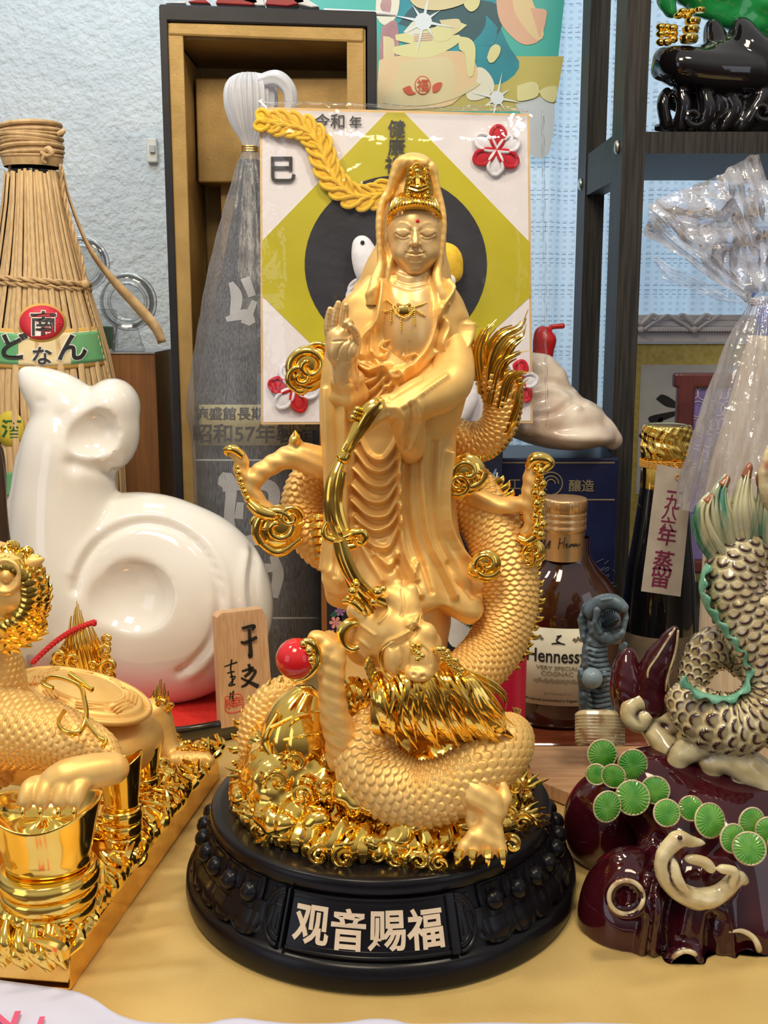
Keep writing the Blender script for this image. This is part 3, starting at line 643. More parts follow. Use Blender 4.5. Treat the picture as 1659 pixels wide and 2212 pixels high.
cw.add(*ball(W(901, 370, CYp-.28), .11, 12, 10)); cw.add(*sweep(*PT([(885, 392, CYp-.05, 2), (884, 372, CYp-.05, 2), (892, 360, CYp-.05, 2), (902, 355, CYp-.05, 2.2), (913, 360, CYp-.05, 2), (920, 374, CYp-.05, 2), (920, 392, CYp-.05, 2)]), nu=24, nv=6))
lab(cw.out('crown', GOLD, hd), 'polished crown with a tiny seated figure')
# ---- veil: shell behind the head plus its rolled rim
s = SDF(W(760, 660, FY)+[0, -2.2, 0], W(1010, 320, FY)+[0, 2.6, 0], 0.06)
VY = FY+.25
s.tube(*PT([(893, 372, VY, 36), (894, 420, VY, 52), (892, 470, VY+.05, 66), (888, 540, VY+.1, 68), (880, 600, VY+.2, 84), (874, 636, VY+.35, 112)]), k=.3, n=16)
s.ell(W(892, 362, VY-.35), (.86, .85, .55), k=.3)
# hollow in front
s.tube(*PT([(905, 380, FY-1.9, 36), (902, 420, FY-1.75, 47), (897, 470, FY-1.6, 61), (897, 540, FY-1.7, 58), (893, 620, FY-1.6, 54)]), k=.12, n=12, sub=True)
s.tube(*PT([(858, 362, VY-.9, 9), (876, 348, VY-1.15, 11), (898, 352, VY-1.25, 11), (920, 356, VY-1.1, 10), (936, 372, VY-.9, 7)]), k=.15, n=14)
L1 = [(866, 352, VY-1.0, 9), (852, 380, VY-1.0, 8), (842, 410, VY-.95, 7), (826, 440, VY-1.0, 7), (820, 480, VY-1.1, 6.5), (822, 530, VY-1.2, 6.5), (823, 570, VY-1.3, 7), (812, 606, VY-1.6, 10), (806, 640, VY-1.75, 12), (800, 680, VY-1.6, 9), (790, 710, VY-1.3, 4)]
L2 = [(932, 358, VY-.95, 7), (940, 390, VY-.95, 6), (946, 420, VY-.95, 6), (954, 450, VY-1.0, 6), (957, 490, VY-1.1, 6), (952, 540, VY-1.2, 6), (946, 580, VY-1.3, 7), (944, 606, VY-1.55, 9), (956, 640, VY-1.7, 11), (968, 680, VY-1.6, 9), (978, 710, VY-1.3, 4)]
s.tube(*PT(L1), k=.2, n=24); s.tube(*PT(L2), k=.2, n=24)
V, Fc = s.mesh(); N = vnormals(V, Fc)
V = relief(V, N, [([(900, 352), (905, 362), (925, 362), (930, 350)], 4, -.10), ([(880, 345), (870, 365), (860, 400)], 4, .06), ([(835, 440), (828, 500), (832, 560)], 4, -.06), ([(810, 620), (790, 640)], 6, .08)])
lab(link('veil', V, Fc, SATIN, st), 'tall veil hooded over the crown')
# ---- necklace
nk = MB(); NY = FY-2.35
def NYf(x, y): return FY-.40-2.0*math.sqrt(max(0.05, 1-((x-882)/86)**2-((y-720)/122)**2))-.04
def nkp(L, r): return PT([(x, y, NYf(x, y), r) for x, y in c1(L)])
for L in ([(500, 1060), (530, 1100), (570, 1130)], [(480, 1170), (520, 1170), (560, 1150)], [(800, 1110), (760, 1125), (700, 1140)], [(790, 1200), (750, 1180), (720, 1160)], [(560, 1130), (590, 1190), (640, 1215), (690, 1190), (715, 1140)], [(545, 1160), (545, 1240)], [(620, 1210), (615, 1300)], [(715, 1150), (715, 1260)], [(560, 1140), (580, 1190)]):
    P, r = nkp(L, 1.9); A = cr_(np.column_stack([P, r]), max(5, int(np.linalg.norm(np.diff(P, axis=0), axis=1).sum()/.075)))
    for a in A: nk.add(*ball(a[:3], a[3]*1.25, 8, 6))
    nk.add(*sweep(P, r*.7, 8, 6))
P, r = nkp([(590, 1120), (640, 1135), (685, 1120)], 3.4); nk.add(*sweep(P, r, 12, 8)); nk.add(*ball(W(*c1([(640, 1165)])[0], NYf(*c1([(640, 1165)])[0])), .22, 14, 10, sy=.4, sx=1.3))
lab(nk.out('necklace', GOLD, st), 'polished bead necklace with five drops')
# ---- vase in her left hand and the pouring stream
vs = MB(); QY = FY-4.2
vs.add(*sweep(*PT([(822, 862, QY+.1, 9), (816, 872, QY, 15), (800, 888, QY, 20), (783, 915, QY, 19), (768, 940, QY-.1, 15), (752, 968, QY-.2, 11), (741, 984, QY-.2, 9)]), nu=60, nv=28, disp=lambda s_, p, r: .03*np.sin(p*6)))
vs.add(*sweep(*PT([(748, 976, QY-.2, 14), (740, 990, QY-.2, 17), (736, 996, QY-.2, 12)]), nu=12, nv=24)); 
for x, y in ((768, 892), (762, 902), (772, 884)): vs.add(*ball(W(x, y, QY-.2), .14, 10, 8))
lab(vs.out('vase', GOLD, st), 'slender polished vase tipped downwards')
wt = MB()
for k in range(5):
    o_ = (k-2)*6.2
    wt.add(*sweep(*PT([(738+o_*.6, 990, QY-.2, 4), (722+o_*.9, 1030, QY-.35-(2-abs(k-2))*.12, 4.5), (716+o_, 1075, QY-.4-(2-abs(k-2))*.14, 5), (720+o_, 1120, QY-.4-(2-abs(k-2))*.14, 5), (735+o_*1.1, 1155, QY-.5, 5.4), (756+o_, 1172, QY-.6, 5)]), nu=40, nv=8))
for k in range(3): wt.add(*sweep(*PT([(722+k*10, 1020, QY-.3, 7), (716+k*9, 1090, QY-.3, 8), (736+k*8, 1160, QY-.4, 7)]), nu=20, nv=8))
wt.add(*sweep(*PT([(745, 1160, QY-.7, 9), (765, 1152, QY-.8, 11), (783, 1150, QY-.8, 10), (789, 1162, QY-.8, 9), (780, 1173, QY-.8, 8), (768, 1170, QY-1.0, 6), (772, 1162, QY-1.1, 4)]), nu=40, nv=12))
wt.add(*sweep(*PT([(722, 1168, QY-.5, 9), (704, 1160, QY-.5, 8), (700, 1145, QY-.5, 7), (706, 1130, QY-.5, 6)]), nu=20, nv=10)); wt.add(*sweep(*PT([(730, 1172, QY-.6, 9), (745, 1182, QY-.7, 10), (770, 1178, QY-.7, 9)]), nu=16, nv=10))
lab(wt.out('poured_stream', GOLD, st), 'ribbed polished water stream curling below the vase')
# ================= THE DRAGON AND THE WAVES (parts of the statue) =================
def scaled(name, path, parent, mat_, rows=4.6, size=.33, nu=None, nv=None, amp=.14, flat=1.0, up=(0, -1, 0), lb=None, smooth_belly=None):
    P, r = PT(path); L = np.linalg.norm(np.diff(P, axis=0), axis=1).sum(); rm = r.mean(); cols = max(6, int(round(2*np.pi*rm/size)))
    nu = nu or int(L*rows*9); nv = nv or cols*9
    sd = scale_disp(rows, cols, amp)
    V, f = sweep(P, r, nu, nv, up=up, flat=flat, disp=lambda s, p, rr: sd(s, p, rr)*np.clip(rr/rm, .3, 1.4)); o = link(name, V, f, mat_, parent)
    return lab(o, lb) if lb else o
def flame(mb, path, n=6, spread=1.0, seed=0, nu=22, nv=7):
    """bundle of tapering strands; path px,py,Y,halfwidth px"""
    r_ = np.random.RandomState(seed); P, w = PT(path); T = np.gradient(P, axis=0); T /= np.linalg.norm(T, axis=1)[:, None]; side = np.cross(T, [0, -1., 0]); side /= np.linalg.norm(side, axis=1)[:, None]+1e-9
    for i in range(n):
        u = (i+.5)/n*2-1; dy = -.55*w*(1-u*u)+.08*r_.randn(); tip = .55+.45*(1-abs(u))+.1*r_.rand()
        Q = P+side*(u*w*spread)[:, None]; Q[:, 1] += dy
        k = max(3, int(round(len(P)*tip))); A = cr_(np.column_stack([Q, w]), 24)[:max(8, int(24*tip))]
        rr = (A[:, 3]*1.65/n+.035)*np.linspace(1, .25, len(A)); mb.add(*sweep(A[:, :3], rr, nu, nv))
def spiral(c, r0, r1, turns, Y, th, a0=0, lift=.3, d=1):
    L = []
    for t in np.linspace(0, 1, 22): a = a0+d*t*turns*2*math.pi; r = r0+(r1-r0)*t; L.append((c[0]+r*math.cos(a), c[1]+r*math.sin(a)*.92, Y-lift*t, th*(1-.45*t)))
    return PT(L)
# ---- mound of waves
s = SDF((-7.4, -7.2, 3.9), (7.4, 6.2, 10.6), 0.085)
s.ell((0, 0.2, 3.6), (6.6, 6.0, 1.9), k=.3); s.ell((-2.6, -.2, 5.2), (3.6, 4.0, 3.0), k=.8); s.ell((.8, 1.2, 5.6), (4.0, 3.6, 3.6), k=.8); s.ell((3.6, .2, 4.6), (2.8, 4.0, 2.4), k=.6)
s.ell(W(655, 1570, -1.2), (1.3, 1.4, 1.5), k=.4); s.ell(W(600, 1680, -2.6), (1.6, 1.5, 1.3), k=.4)
r_ = np.random.RandomState(3)
for i in range(70):
    a = r_.uniform(math.pi*.95, math.pi*2.05); rad = r_.uniform(4.4, 6.2); z = 4.1+(6.5-rad)*1.25+r_.uniform(-.3, .4)
    if math.cos(a) > .15 and rad < 5.2: continue
    s.ell((rad*math.cos(a), rad*math.sin(a), z), r_.uniform(.25, .62, 3), k=.18)
V, Fc = s.mesh(); N = vnormals(V, Fc); V = V+N*(0.18*fnoise(V, .38, 5, 2)+.025*fnoise(V, 1.3, 9, 2))[:, None]; V[:, 2] = np.maximum(V[:, 2], 3.95)
mo = link('wave_mound', V, Fc, GOLD, st); lab(mo, 'polished mound of gold waves')
# curled wave crests over it
def surf(px, py, out=.1):
    """first hit of the mound ellipsoids seen from the front, cheap: search depth"""
    for Y in np.arange(-7, 4, .1):
        p = W(px, py, Y)
        if p[2] < 4.0: return p
        q = min(((p[0])/6.6)**2+((p[1]-.2)/6.0)**2+((p[2]-3.6)/1.9)**2, ((p[0]+2.6)/3.6)**2+((p[1]+.2)/4)**2+((p[2]-5.2)/3)**2, ((p[0]-.8)/4)**2+((p[1]-1.2)/3.6)**2+((p[2]-5.6)/3.6)**2, ((p[0]-3.6)/2.8)**2+((p[1]-.2)/4)**2+((p[2]-4.6)/2.4)**2)
        if q < 1: return p
    return W(px, py, 0)
cm = MB()
crests = [(560, 1790, 34, 1), (610, 1815, 36, 1), (600, 1760, 30, -1), (650, 1790, 32, 1), (690, 1850, 34, -1), (745, 1855, 36, -1), (760, 1800, 34, 1), (812, 1850, 30, 1), (860, 1856, 34, -1), (905, 1862, 30, 1), (950, 1866, 30, -1), (1105, 1825, 30, 1), (1128, 1780, 30, -1), (1135, 1730, 34, -1),
          (1110, 1700, 26, 1), (560, 1720, 32, 1), (545, 1660, 28, -1), (600, 1690, 30, 1), (650, 1720, 34, -1), (690, 1770, 30, 1), (700, 1700, 30, -1), (640, 1650, 26, 1), (740, 1740, 24, 1), (720, 1650, 22, -1), (570, 1620, 24, 1), (830, 1800, 24, -1), (1100, 1760, 26, 1), (780, 1760, 30, -1), (540, 1750, 24, -1), (1070, 1800, 24, 1), (665, 1835, 26, 1)]
for k, (x, y, r, d) in enumerate(crests):
    p = surf(x, y); Y = p[1]-.25
    a0 = r_.uniform(0, 6.28)
    P, rr = spiral((x, y), r*.95, r*.18, 1.15, Y, r*.22, a0, .45, d); cm.add(*sweep(P, rr, 34, 9))
    P, rr = spiral((x, y), r*.62, r*.12, .9, Y-.1, r*.16, a0+.5, .3, d); cm.add(*sweep(P, rr, 26, 7))
    for q in range(5):
        b = a0+d*(q-1.5)*.35; x0, y0 = x+r*math.cos(b), y+r*.92*math.sin(b); bx, by = math.cos(b), math.sin(b); tx, ty = -d*by, d*bx
        L = [(x0+bx*r*.9-tx*r*.9, y0+by*r*.8-ty*r*.7, Y+.45, r*.05), (x0+bx*r*.45-tx*r*.35, y0+by*r*.4-ty*r*.3, Y+.1, r*.15), (x0, y0, Y-.1, r*.16), (x0-bx*r*.1+tx*r*.6, y0-by*r*.1+ty*r*.6, Y-.1, r*.07)]
        cm.add(*sweep(*PT(L), nu=12, nv=7))
for k in range(44):
    a = math.pi*(1.0+k/43*1.0); x = 6.35*math.cos(a); y = 6.1*math.sin(a)+.1; h = .5+.5*r_.rand(); sw_ = r_.uniform(-.5, .5)
    P = np.array([(x*1.0, y*1.0, 3.98), (x*.99+sw_*.4*-math.sin(a), y*.99+sw_*.4*math.cos(a), 4.0+h*.6), (x*.9+sw_*-math.sin(a), y*.9+sw_*math.cos(a), 4.0+h*1.25), (x*.83+1.2*sw_*-math.sin(a), y*.83+1.2*sw_*math.cos(a), 4.0+h*1.3)])
    cm.add(*sweep(P, [.16, .32, .24, .06], 22, 12, disp=lambda s_, p, r: .12*r*np.cos(p*5)))
lab(cm.out('wave_crest', GOLD, st), 'curling polished wave crests')
# gold bundle with seams behind the pearl
gb = MB(); gb.add(*sweep(*PT([(645, 1630, -2.0, 80), (642, 1585, -2.0, 80), (650, 1535, -1.9, 62), (668, 1492, -1.8, 30)]), nu=40, nv=40, disp=lambda s_, p, r: -.12*np.exp(-((np.mod(p, 1.256)-.6)/.09)**2)*r/1.2))
for L in ([(585, 1570, -3.1, 4), (640, 1545, -3.35, 4), (700, 1535, -3.0, 4)], [(600, 1600, -3.2, 4), (650, 1590, -3.4, 4), (705, 1580, -3.0, 4)], [(600, 1540, -3, 5), (570, 1600, -3, 6), (600, 1640, -3.2, 7), (660, 1650, -3.2, 7), (720, 1640, -3.2, 6)]): gb.add(*sweep(*PT(L), nu=20, nv=8))
lab(gb.out('gold_bundle', GOLD, st), 'smooth polished sack under the pearl')
# trunk under the hem
s = SDF(W(700, 1560, 1)+[0, -3, 0], W(1010, 1230, 1)+[0, 3, 0], .09)
s.tube(*PT([(880, 1240, 1.2, 90), (870, 1330, 1.0, 98), (850, 1420, .6, 105), (850, 1500, .3, 120)]), k=.4, n=8)
V, Fc = s.mesh(); N = vnormals(V, Fc); V = V+N*(.03*fnoise(V, .5, 2))[:, None]; lab(link('pedestal_trunk', V, Fc, SATIN, st), 'smooth column carrying the robe')
# ---- dragon body
dr = SATIN
DR = lambda nm, p, **k: scaled(nm, p, st, dr, **k)
DR('dragon_body', [(920, 985, 3.6, 42), (985, 1030, 3.2, 52), (1050, 1110, 2.2, 62), (1088, 1200, 1.5, 64), (1098, 1300, .9, 60), (1072, 1390, .2, 58), (1020, 1450, -.6, 56), (950, 1490, -1.4, 50)], lb='thick scaled dragon coil right of the robe')
DR('dragon_body', [(860, 1520, -2.6, 52), (806, 1580, -3.6, 58), (790, 1640, -4.2, 66), (830, 1690, -4.7, 70), (900, 1715, -4.9, 68), (975, 1700, -4.9, 64), (1040, 1655, -4.5, 62), (1085, 1620, -3.6, 58), (1100, 1590, -2.0, 50)], size=.36, rows=4.0, amp=.17, lb='scaled dragon coil looping across the front')
DR('dragon_body', [(760, 1020, 3.4, 36), (700, 1010, 3.0, 36), (660, 1055, 2.6, 40), (655, 1120, 2.3, 42), (690, 1180, 2.2, 40), (750, 1215, 2.6, 36)], lb='scaled dragon coil left of the robe')
DR('dragon_body', [(640, 1700, .4, 40), (575, 1640, .6, 46), (562, 1570, .8, 42), (590, 1510, 1.0, 34), (650, 1470, 1.3, 24)], lb='spiny scaled coil behind the gold sack')
DR('dragon_tail', [(975, 940, 3.2, 36), (1030, 955, 2.9, 38), (1072, 925, 2.6, 36), (1082, 870, 2.4, 34), (1062, 815, 2.3, 32), (1050, 770, 2.3, 24)], size=.3, rows=5, lb='scaled tail curling up beside the card')
# belly plates seen on the left loop
bp = MB()
for k in range(6): bp.add(*sweep(*PT([(668+k*3, 1120+k*17, 1.1, 6), (690+k*2, 1116+k*17, .9, 9), (712+k*1.5, 1122+k*17, 1.2, 6)]), nu=10, nv=8))
lab(bp.out('belly_plates', GOLD, st), 'polished belly plates on the left coil')
# spines
def spines(path, Y, h, n, name, lb, out=1, mat_=GOLD, wdt=9):
    P = cr_(np.array([(a, b) for a, b in path], float), n); T = np.gradient(P, axis=0); T /= np.linalg.norm(T, axis=1)[:, None]; Nn = np.stack([T[:, 1], -T[:, 0]], 1)*out; m = MB()
    for i in range(n):
        x, y = P[i]; nx_, ny_ = Nn[i]; tx, ty = T[i]; hh = h*(1 if i % 2 else .75)
        m.add(*sweep(*PT([(x-nx_*6, y-ny_*6, Y, wdt), (x+nx_*hh*.5, y+ny_*hh*.5, Y, wdt*.8), (x+nx_*hh-tx*hh*.35, y+ny_*hh-ty*hh*.35, Y, 1.0)]), nu=8, nv=7, flat=.6))
    return lab(m.out(name, mat_, st), lb)
spines([(1078, 1040), (1132, 1120), (1150, 1210), (1158, 1310), (1132, 1400), (1080, 1460)], 1.0, 20, 26, 'dorsal_fin', 'gold spines down the right coil', 1)
spines([(660, 1455), (570, 1505), (522, 1570), (518, 1650), (560, 1710)], .8, 24, 14, 'dorsal_fin', 'gold spines on the coil behind the sack', 1 if 0 else -1)
spines([(1120, 810), (1122, 870), (1105, 935), (1060, 985), (1010, 985)], 2.3, 13, 22, 'dorsal_fin', 'small gold spines along the tail', -1)
# tail flame
tf = MB()
for k, L in enumerate([[(1050, 850, 2.1, 16), (1058, 770, 1.9, 26), (1085, 725, 1.8, 24), (1122, 705, 1.8, 18), (1140, 668, 1.8, 7)], [(1060, 870, 2.0, 14), (1080, 790, 1.8, 20), (1112, 765, 1.7, 16), (1142, 757, 1.7, 6)], [(1078, 880, 2.0, 14), (1095, 820, 1.8, 18), (1120, 805, 1.7, 14), (1146, 804, 1.7, 5)],
                       [(1040, 820, 2.1, 16), (1035, 760, 1.9, 22), (1050, 715, 1.8, 16), (1072, 690, 1.8, 8)], [(1090, 940, 2.1, 8), (1112, 880, 1.9, 12), (1122, 840, 1.8, 10), (1142, 818, 1.8, 4)], [(1025, 800, 2.2, 12), (1015, 745, 2.0, 14), (1024, 712, 2.0, 8), (1036, 704, 2.0, 4)], [(1070, 800, 1.9, 16), (1100, 745, 1.7, 16), (1128, 725, 1.7, 8), (1136, 700, 1.7, 4)]]): flame(tf, L, 7, seed=k)
lab(tf.out('tail_flame', GOLD, st), 'polished flame shaped tail tip')
# ---- legs and claws
def claw_leg(name, segs, lb=None, h=.06, pad=1.5):
    pts = np.concatenate([PT(L)[0] for L in segs]); s = SDF(pts.min(0)-pad, pts.max(0)+pad, h)
    for L in segs: s.tube(*PT(L), k=.12, n=max(6, 3*len(L)))
    V, Fc = s.mesh(); N = vnormals(V, Fc); V = V+N*(.022*np.sin(V[:, 2]*11+V[:, 0]*5))[:, None]
    o = link(name, V, Fc, SATIN, st); return lab(o, lb) if lb else o
claw_leg('dragon_leg', [[(735, 1640, -3.9, 30), (738, 1600, -4.3, 34), (722, 1540, -4.6, 30), (716, 1480, -4.7, 27), (718, 1420, -4.6, 27), (700, 1388, -4.5, 20)], [(700, 1388, -4.5, 20), (684, 1380, -4.6, 16), (672, 1388, -4.7, 12)], [(720, 1420, -4.6, 22), (728, 1400, -4.3, 18), (712, 1375, -4.1, 14)], [(704, 1400, -4.8, 16), (692, 1425, -4.9, 11), (690, 1450, -4.9, 8)]], 'forearm reaching up to hold the pearl')
claw_leg('dragon_leg', [[(985, 1680, -4.8, 42), (1030, 1715, -5.6, 36), (1062, 1745, -5.9, 27), (1058, 1785, -6.1, 25)]]+[[(1058, 1785, -6.1, 20), (1058+dx*.6, 1812, -6.4, 15), (1058+dx, 1846, -6.6, 11)] for dx in (-66, -36, -4, 26)]+[[(1075, 1760, -5.9, 16), (1092, 1720, -5.6, 12), (1080, 1690, -5.3, 10)], [(1020, 1745, -5.6, 20), (1030, 1790, -5.9, 16)]], 'clawed foreleg resting on the waves')
claw_leg('dragon_leg', [[(740, 1005, 1.2, 28), (690, 998, 1.0, 34), (640, 985, .8, 27), (595, 1000, .6, 20), (552, 1030, .4, 20), (540, 1058, .4, 20)], [(540, 1050, .4, 18), (522, 1020, .3, 15), (520, 990, .3, 14), (505, 976, .3, 10), (490, 978, .3, 6)], [(540, 1058, .4, 18), (562, 1090, .3, 15), (590, 1104, .3, 11)], [(640, 975, .8, 17), (638, 950, .7, 10), (636, 935, .7, 3)]], 'left arm with curled claw')
claw_leg('dragon_leg', [[(1030, 1075, 1.4, 24), (1075, 1092, 1.0, 19), (1115, 1090, .7, 16), (1145, 1082, .5, 18)], [(1148, 1090, .5, 20), (1150, 1050, .5, 20), (1152, 1015, .5, 16), (1165, 1000, .5, 10)], [(1145, 1090, .5, 18), (1148, 1130, .5, 14), (1130, 1160, .6, 10)]], 'right arm with raised claw')
cl_ = MB()
for dx in (-66, -36, -4, 26): cl_.add(*sweep(*PT([(1058+dx*.98, 1838, -6.8, 10), (1058+dx*1.06, 1856, -7.0, 8), (1058+dx*1.12, 1874, -6.9, 2)]), nu=8, nv=8))
for L in ([(634, 955, .45, 12), (640, 945, .45, 9), (637, 930, .45, 2)], [(525, 985, .0, 8), (505, 970, .0, 10), (487, 973, .1, 7), (492, 985, .1, 2)]): cl_.add(*sweep(*PT(L), nu=10, nv=10))
for k in range(34):
    t = k/33; cl_.add(*ball(W(1163+8*math.sin(k*2.3), 1005+t*150, .15+.2*math.sin(k*1.7)), .16+.07*math.sin(k*5), 8, 6))
for k in range(20):
    t = k/19; x, y = (514+18*t+20*t*t, 1010+105*t-10*t*t); cl_.add(*ball(W(x, y, .05), .13+.05*math.sin(k*4), 8, 6))
cl_.add(*sweep(*PT([(1140, 1010, .3, 8), (1155, 990, .2, 13), (1180, 992, .2, 12), (1190, 1002, .2, 9), (1176, 1014, .2, 9)]), nu=20, nv=10)); cl_.add(*sweep(*PT([(1120, 1160, .4, 8), (1140, 1168, .3, 13), (1160, 1150, .2, 12), (1166, 1100, .2, 10)]), nu=20, nv=10))
cl_.add(*sweep(*PT([(540, 1085, 0, 12), (565, 1105, -.1, 16), (592, 1112, -.1, 14), (604, 1100, 0, 8)]), nu=20, nv=12))
lab(cl_.out('claws', GOLD, st), 'polished claws and knobbly paw pads')['kind'] = 'stuff'
# ---- clouds
def cloud(parts, lb):
    m = MB()
    for (x, y, r, Y, a0, d) in parts:
        m.add(*sweep(*spiral((x, y), r, r*.2, 1.35, Y, r*.26, a0, .35, d), nu=44, nv=12)); m.add(*ball(W(x, y, Y+.25), r*.0195*1.02, 22, 14, sy=.45)); m.add(*sweep(*PT([(x-r*.9, y+r*.5, Y+.2, r*.2), (x, y+r*1.05, Y+.1, r*.24), (x+r*.95, y+r*.45, Y+.2, r*.2)]), nu=20, nv=10))
    return lab(m.out('cloud_scroll', GOLD, st), lb)
cloud([(602, 1140, 50, .0, 2.4, 1), (628, 1118, 26, -.1, 0, -1), (566, 1130, 22, .1, 3, 1)], 'polished scroll cloud under the left claw')
cloud([(668, 790, 44, 1.6, 2.4, 1), (650, 815, 30, 1.5, 2, 1), (690, 765, 26, 1.8, 4, 1)], 'polished scroll cloud behind the raised hand')
cloud([(1008, 1020, 40, -.1, 0, 1), (990, 1046, 26, -.2, 2, -1), (1030, 1035, 22, 0, 4, 1)], 'polished scroll cloud at the robe edge')
cloud([(1050, 1218, 32, -.9, .5, 1), (1030, 1228, 20, -.9, 2, -1)], 'small flat scroll cloud on the right coil')
cloud([(1152, 1190, 26, .4, .5, 1), (1140, 1206, 18, .3, 2, -1)], 'small scroll cloud at the outer edge of the right coil')
# ---- pearl
pr_ = link('pearl', *ball(W(641, 1423, -4.9), .80, 36, 24), RED, st); lab(pr_, 'glossy red pearl')
pg = MB()
for k in range(26): a = -1.3+2.4*k/25; pg.add(*ball(W(641+34*math.cos(a)+3*math.sin(k*3), 1423+36*math.sin(a), -5.15+.25*math.cos(k*2)), .13+.06*math.sin(k*3.3), 8, 6))
pg.add(*sweep(*PT([(655, 1385, -5.3, 6), (672, 1388, -5.2, 12), (684, 1410, -5.1, 12), (680, 1440, -5.2, 11), (662, 1462, -5.2, 8), (640, 1470, -5.1, 6)]), nu=30, nv=10)); lab(pg.out('pearl_flames', GOLD, st), 'gold flames edging the pearl')
# ---- head
DY = -4.4
s = SDF(W(740, 1530, DY)+[0, -2.2, 0], W(1030, 1230, DY)+[0, 2.6, 0], .05)
s.tube(*PT([(800, 1380, DY+1.2, 62), (830, 1360, DY+.6, 54), (868, 1350, DY, 44)]), k=.3, n=6)
s.tube(*PT([(880, 1370, DY-.2, 40), (905, 1400, DY-.6, 38), (915, 1440, DY-.9, 34)]), k=.25, n=6)
s.tube(*PT([(845, 1285, DY+.2, 20), (872, 1300, DY+.1, 26), (885, 1330, DY-.1, 28)]), k=.2, n=5)
s.tube(*PT([(858, 1262, DY+.3, 12), (860, 1290, DY+.1, 15), (848, 1325, DY, 14)]), k=.12); s.tube(*PT([(888, 1275, DY+.1, 15), (890, 1305, DY-.1, 16)]), k=.12)
s.tube(*PT([(770, 1320, DY+.6, 22), (800, 1345, DY+.3, 24), (835, 1370, DY-.2, 22)]), k=.2)
s.ell(W(893, 1350, DY-.62), (.42, .36, .36), k=.12); s.ell(W(920, 1372, DY-.75), (.42, .4, .5), k=.15); s.ell(W(938, 1395, DY-.5), (.3, .4, .5), k=.15)
s.ell(W(905, 1455, DY-1.35), (.50, .42, .30), k=.12); s.ell(W(888, 1450, DY-1.25), (.26, .28, .24), k=.1); s.ell(W(922, 1456, DY-1.2), (.26, .28, .22), k=.1)
s.ell(W(862, 1420, DY-.55), (.6, .5, .8), k=.2); s.ell(W(850, 1468, DY-.45), (.4, .4, .35), k=.15)
for x, y in ((893, 1459), (914, 1462)): s.ell(W(x, y, DY-1.75), (.12, .14, .08), k=.06, sub=True)
V, Fc = s.mesh(); N = vnormals(V, Fc)
V = relief(V, N, [([(903, 1330), (880, 1368), (834, 1390), (820, 1425), (842, 1465)], 4, .14), ([(910, 1338), (890, 1375), (845, 1400)], 4, -.10), ([(880, 1352), (893, 1345), (905, 1352)], 2.5, .09), ([(882, 1358), (893, 1362), (904, 1358)], 2.5, -.08), ([(862, 1400), (870, 1425), (862, 1450)], 4, -.08), ([(882, 1388), (886, 1420), (880, 1440)], 4, -.08),
                  ([(835, 1290), (840, 1320), (820, 1345)], 3, .07), ([(905, 1390), (925, 1410), (930, 1435)], 3, -.07), ([(868, 1275), (872, 1310), (866, 1330)], 3, -.08), ([(780, 1350), (810, 1372)], 3, .06), ([(775, 1380), (800, 1400)], 3, .06), ([(775, 1405), (795, 1425)], 3, .05)])
dh = link('dragon_head', V, Fc, SATIN, st); lab(dh, 'horned dragon head looking down')
lab(link('eye', *ball(W(894, 1351, DY-.98), .07, 10, 8), RED, dh), 'red painted eye')
hn = MB()
hn.add(*sweep(*PT([(733, 1168, DY-.2, 13), (745, 1210, DY-.2, 15), (768, 1255, DY-.1, 15), (800, 1285, DY+.1, 14), (836, 1300, DY+.1, 15)]), nu=44, nv=30, disp=lambda s_, p, r: .035*np.cos(p*7)))
hn.add(*sweep(*PT([(752, 1235, DY, 12), (775, 1285, DY, 14), (800, 1325, DY+.2, 14)]), nu=30, nv=28, disp=lambda s_, p, r: .03*np.cos(p*7)))
for x, y, r in ((816, 1278, 12), (828, 1272, 8), (762, 1277, 11), (752, 1292, 7), (806, 1300, 9), (770, 1262, 8)): hn.add(*ball(W(x, y, DY-.45), r*.0175, 14, 10))
hn.add(*sweep(*PT([(742, 1300, DY, 6), (762, 1300, DY-.2, 9), (782, 1318, DY-.2, 9)]), nu=12, nv=10)); lab(hn.out('horns', GOLD, dh), 'ribbed polished horns')
rm_ = MB(); rm_.add(*sweep(*PT([(910, 1325, DY-.7, 2), (900, 1352, DY-.85, 3), (880, 1372, DY-.9, 3.5), (846, 1386, DY-.8, 3.5), (824, 1405, DY-.6, 3.5), (820, 1430, DY-.6, 3.5), (832, 1458, DY-.8, 3.5), (856, 1480, DY-1, 3)]), nu=50, nv=8)); lab(rm_.out('cheek_rim', GOLD, dh), 'thin gilded edge of the cheek flap')
be = MB()
for L, w in (([(893, 1398), (910, 1420), (922, 1455), (938, 1490), (958, 1520), (985, 1548)], 13), ([(950, 1405), (975, 1430), (1000, 1462), (1020, 1478)], 12)):
    A = cr_(np.array(L, float), 30)
    for k, (x, y) in enumerate(A):
        for q in range(3): be.add(*ball(W(x+r_.uniform(-w, w)*.8, y+r_.uniform(-w, w)*.6, DY-1.35+.015*k+r_.uniform(-.1, .1)), r_.uniform(.08, .14), 8, 6))
lab(be.out('curled_brow', GOLD, dh), 'granular polished brow and whisker tufts')
mn = MB()
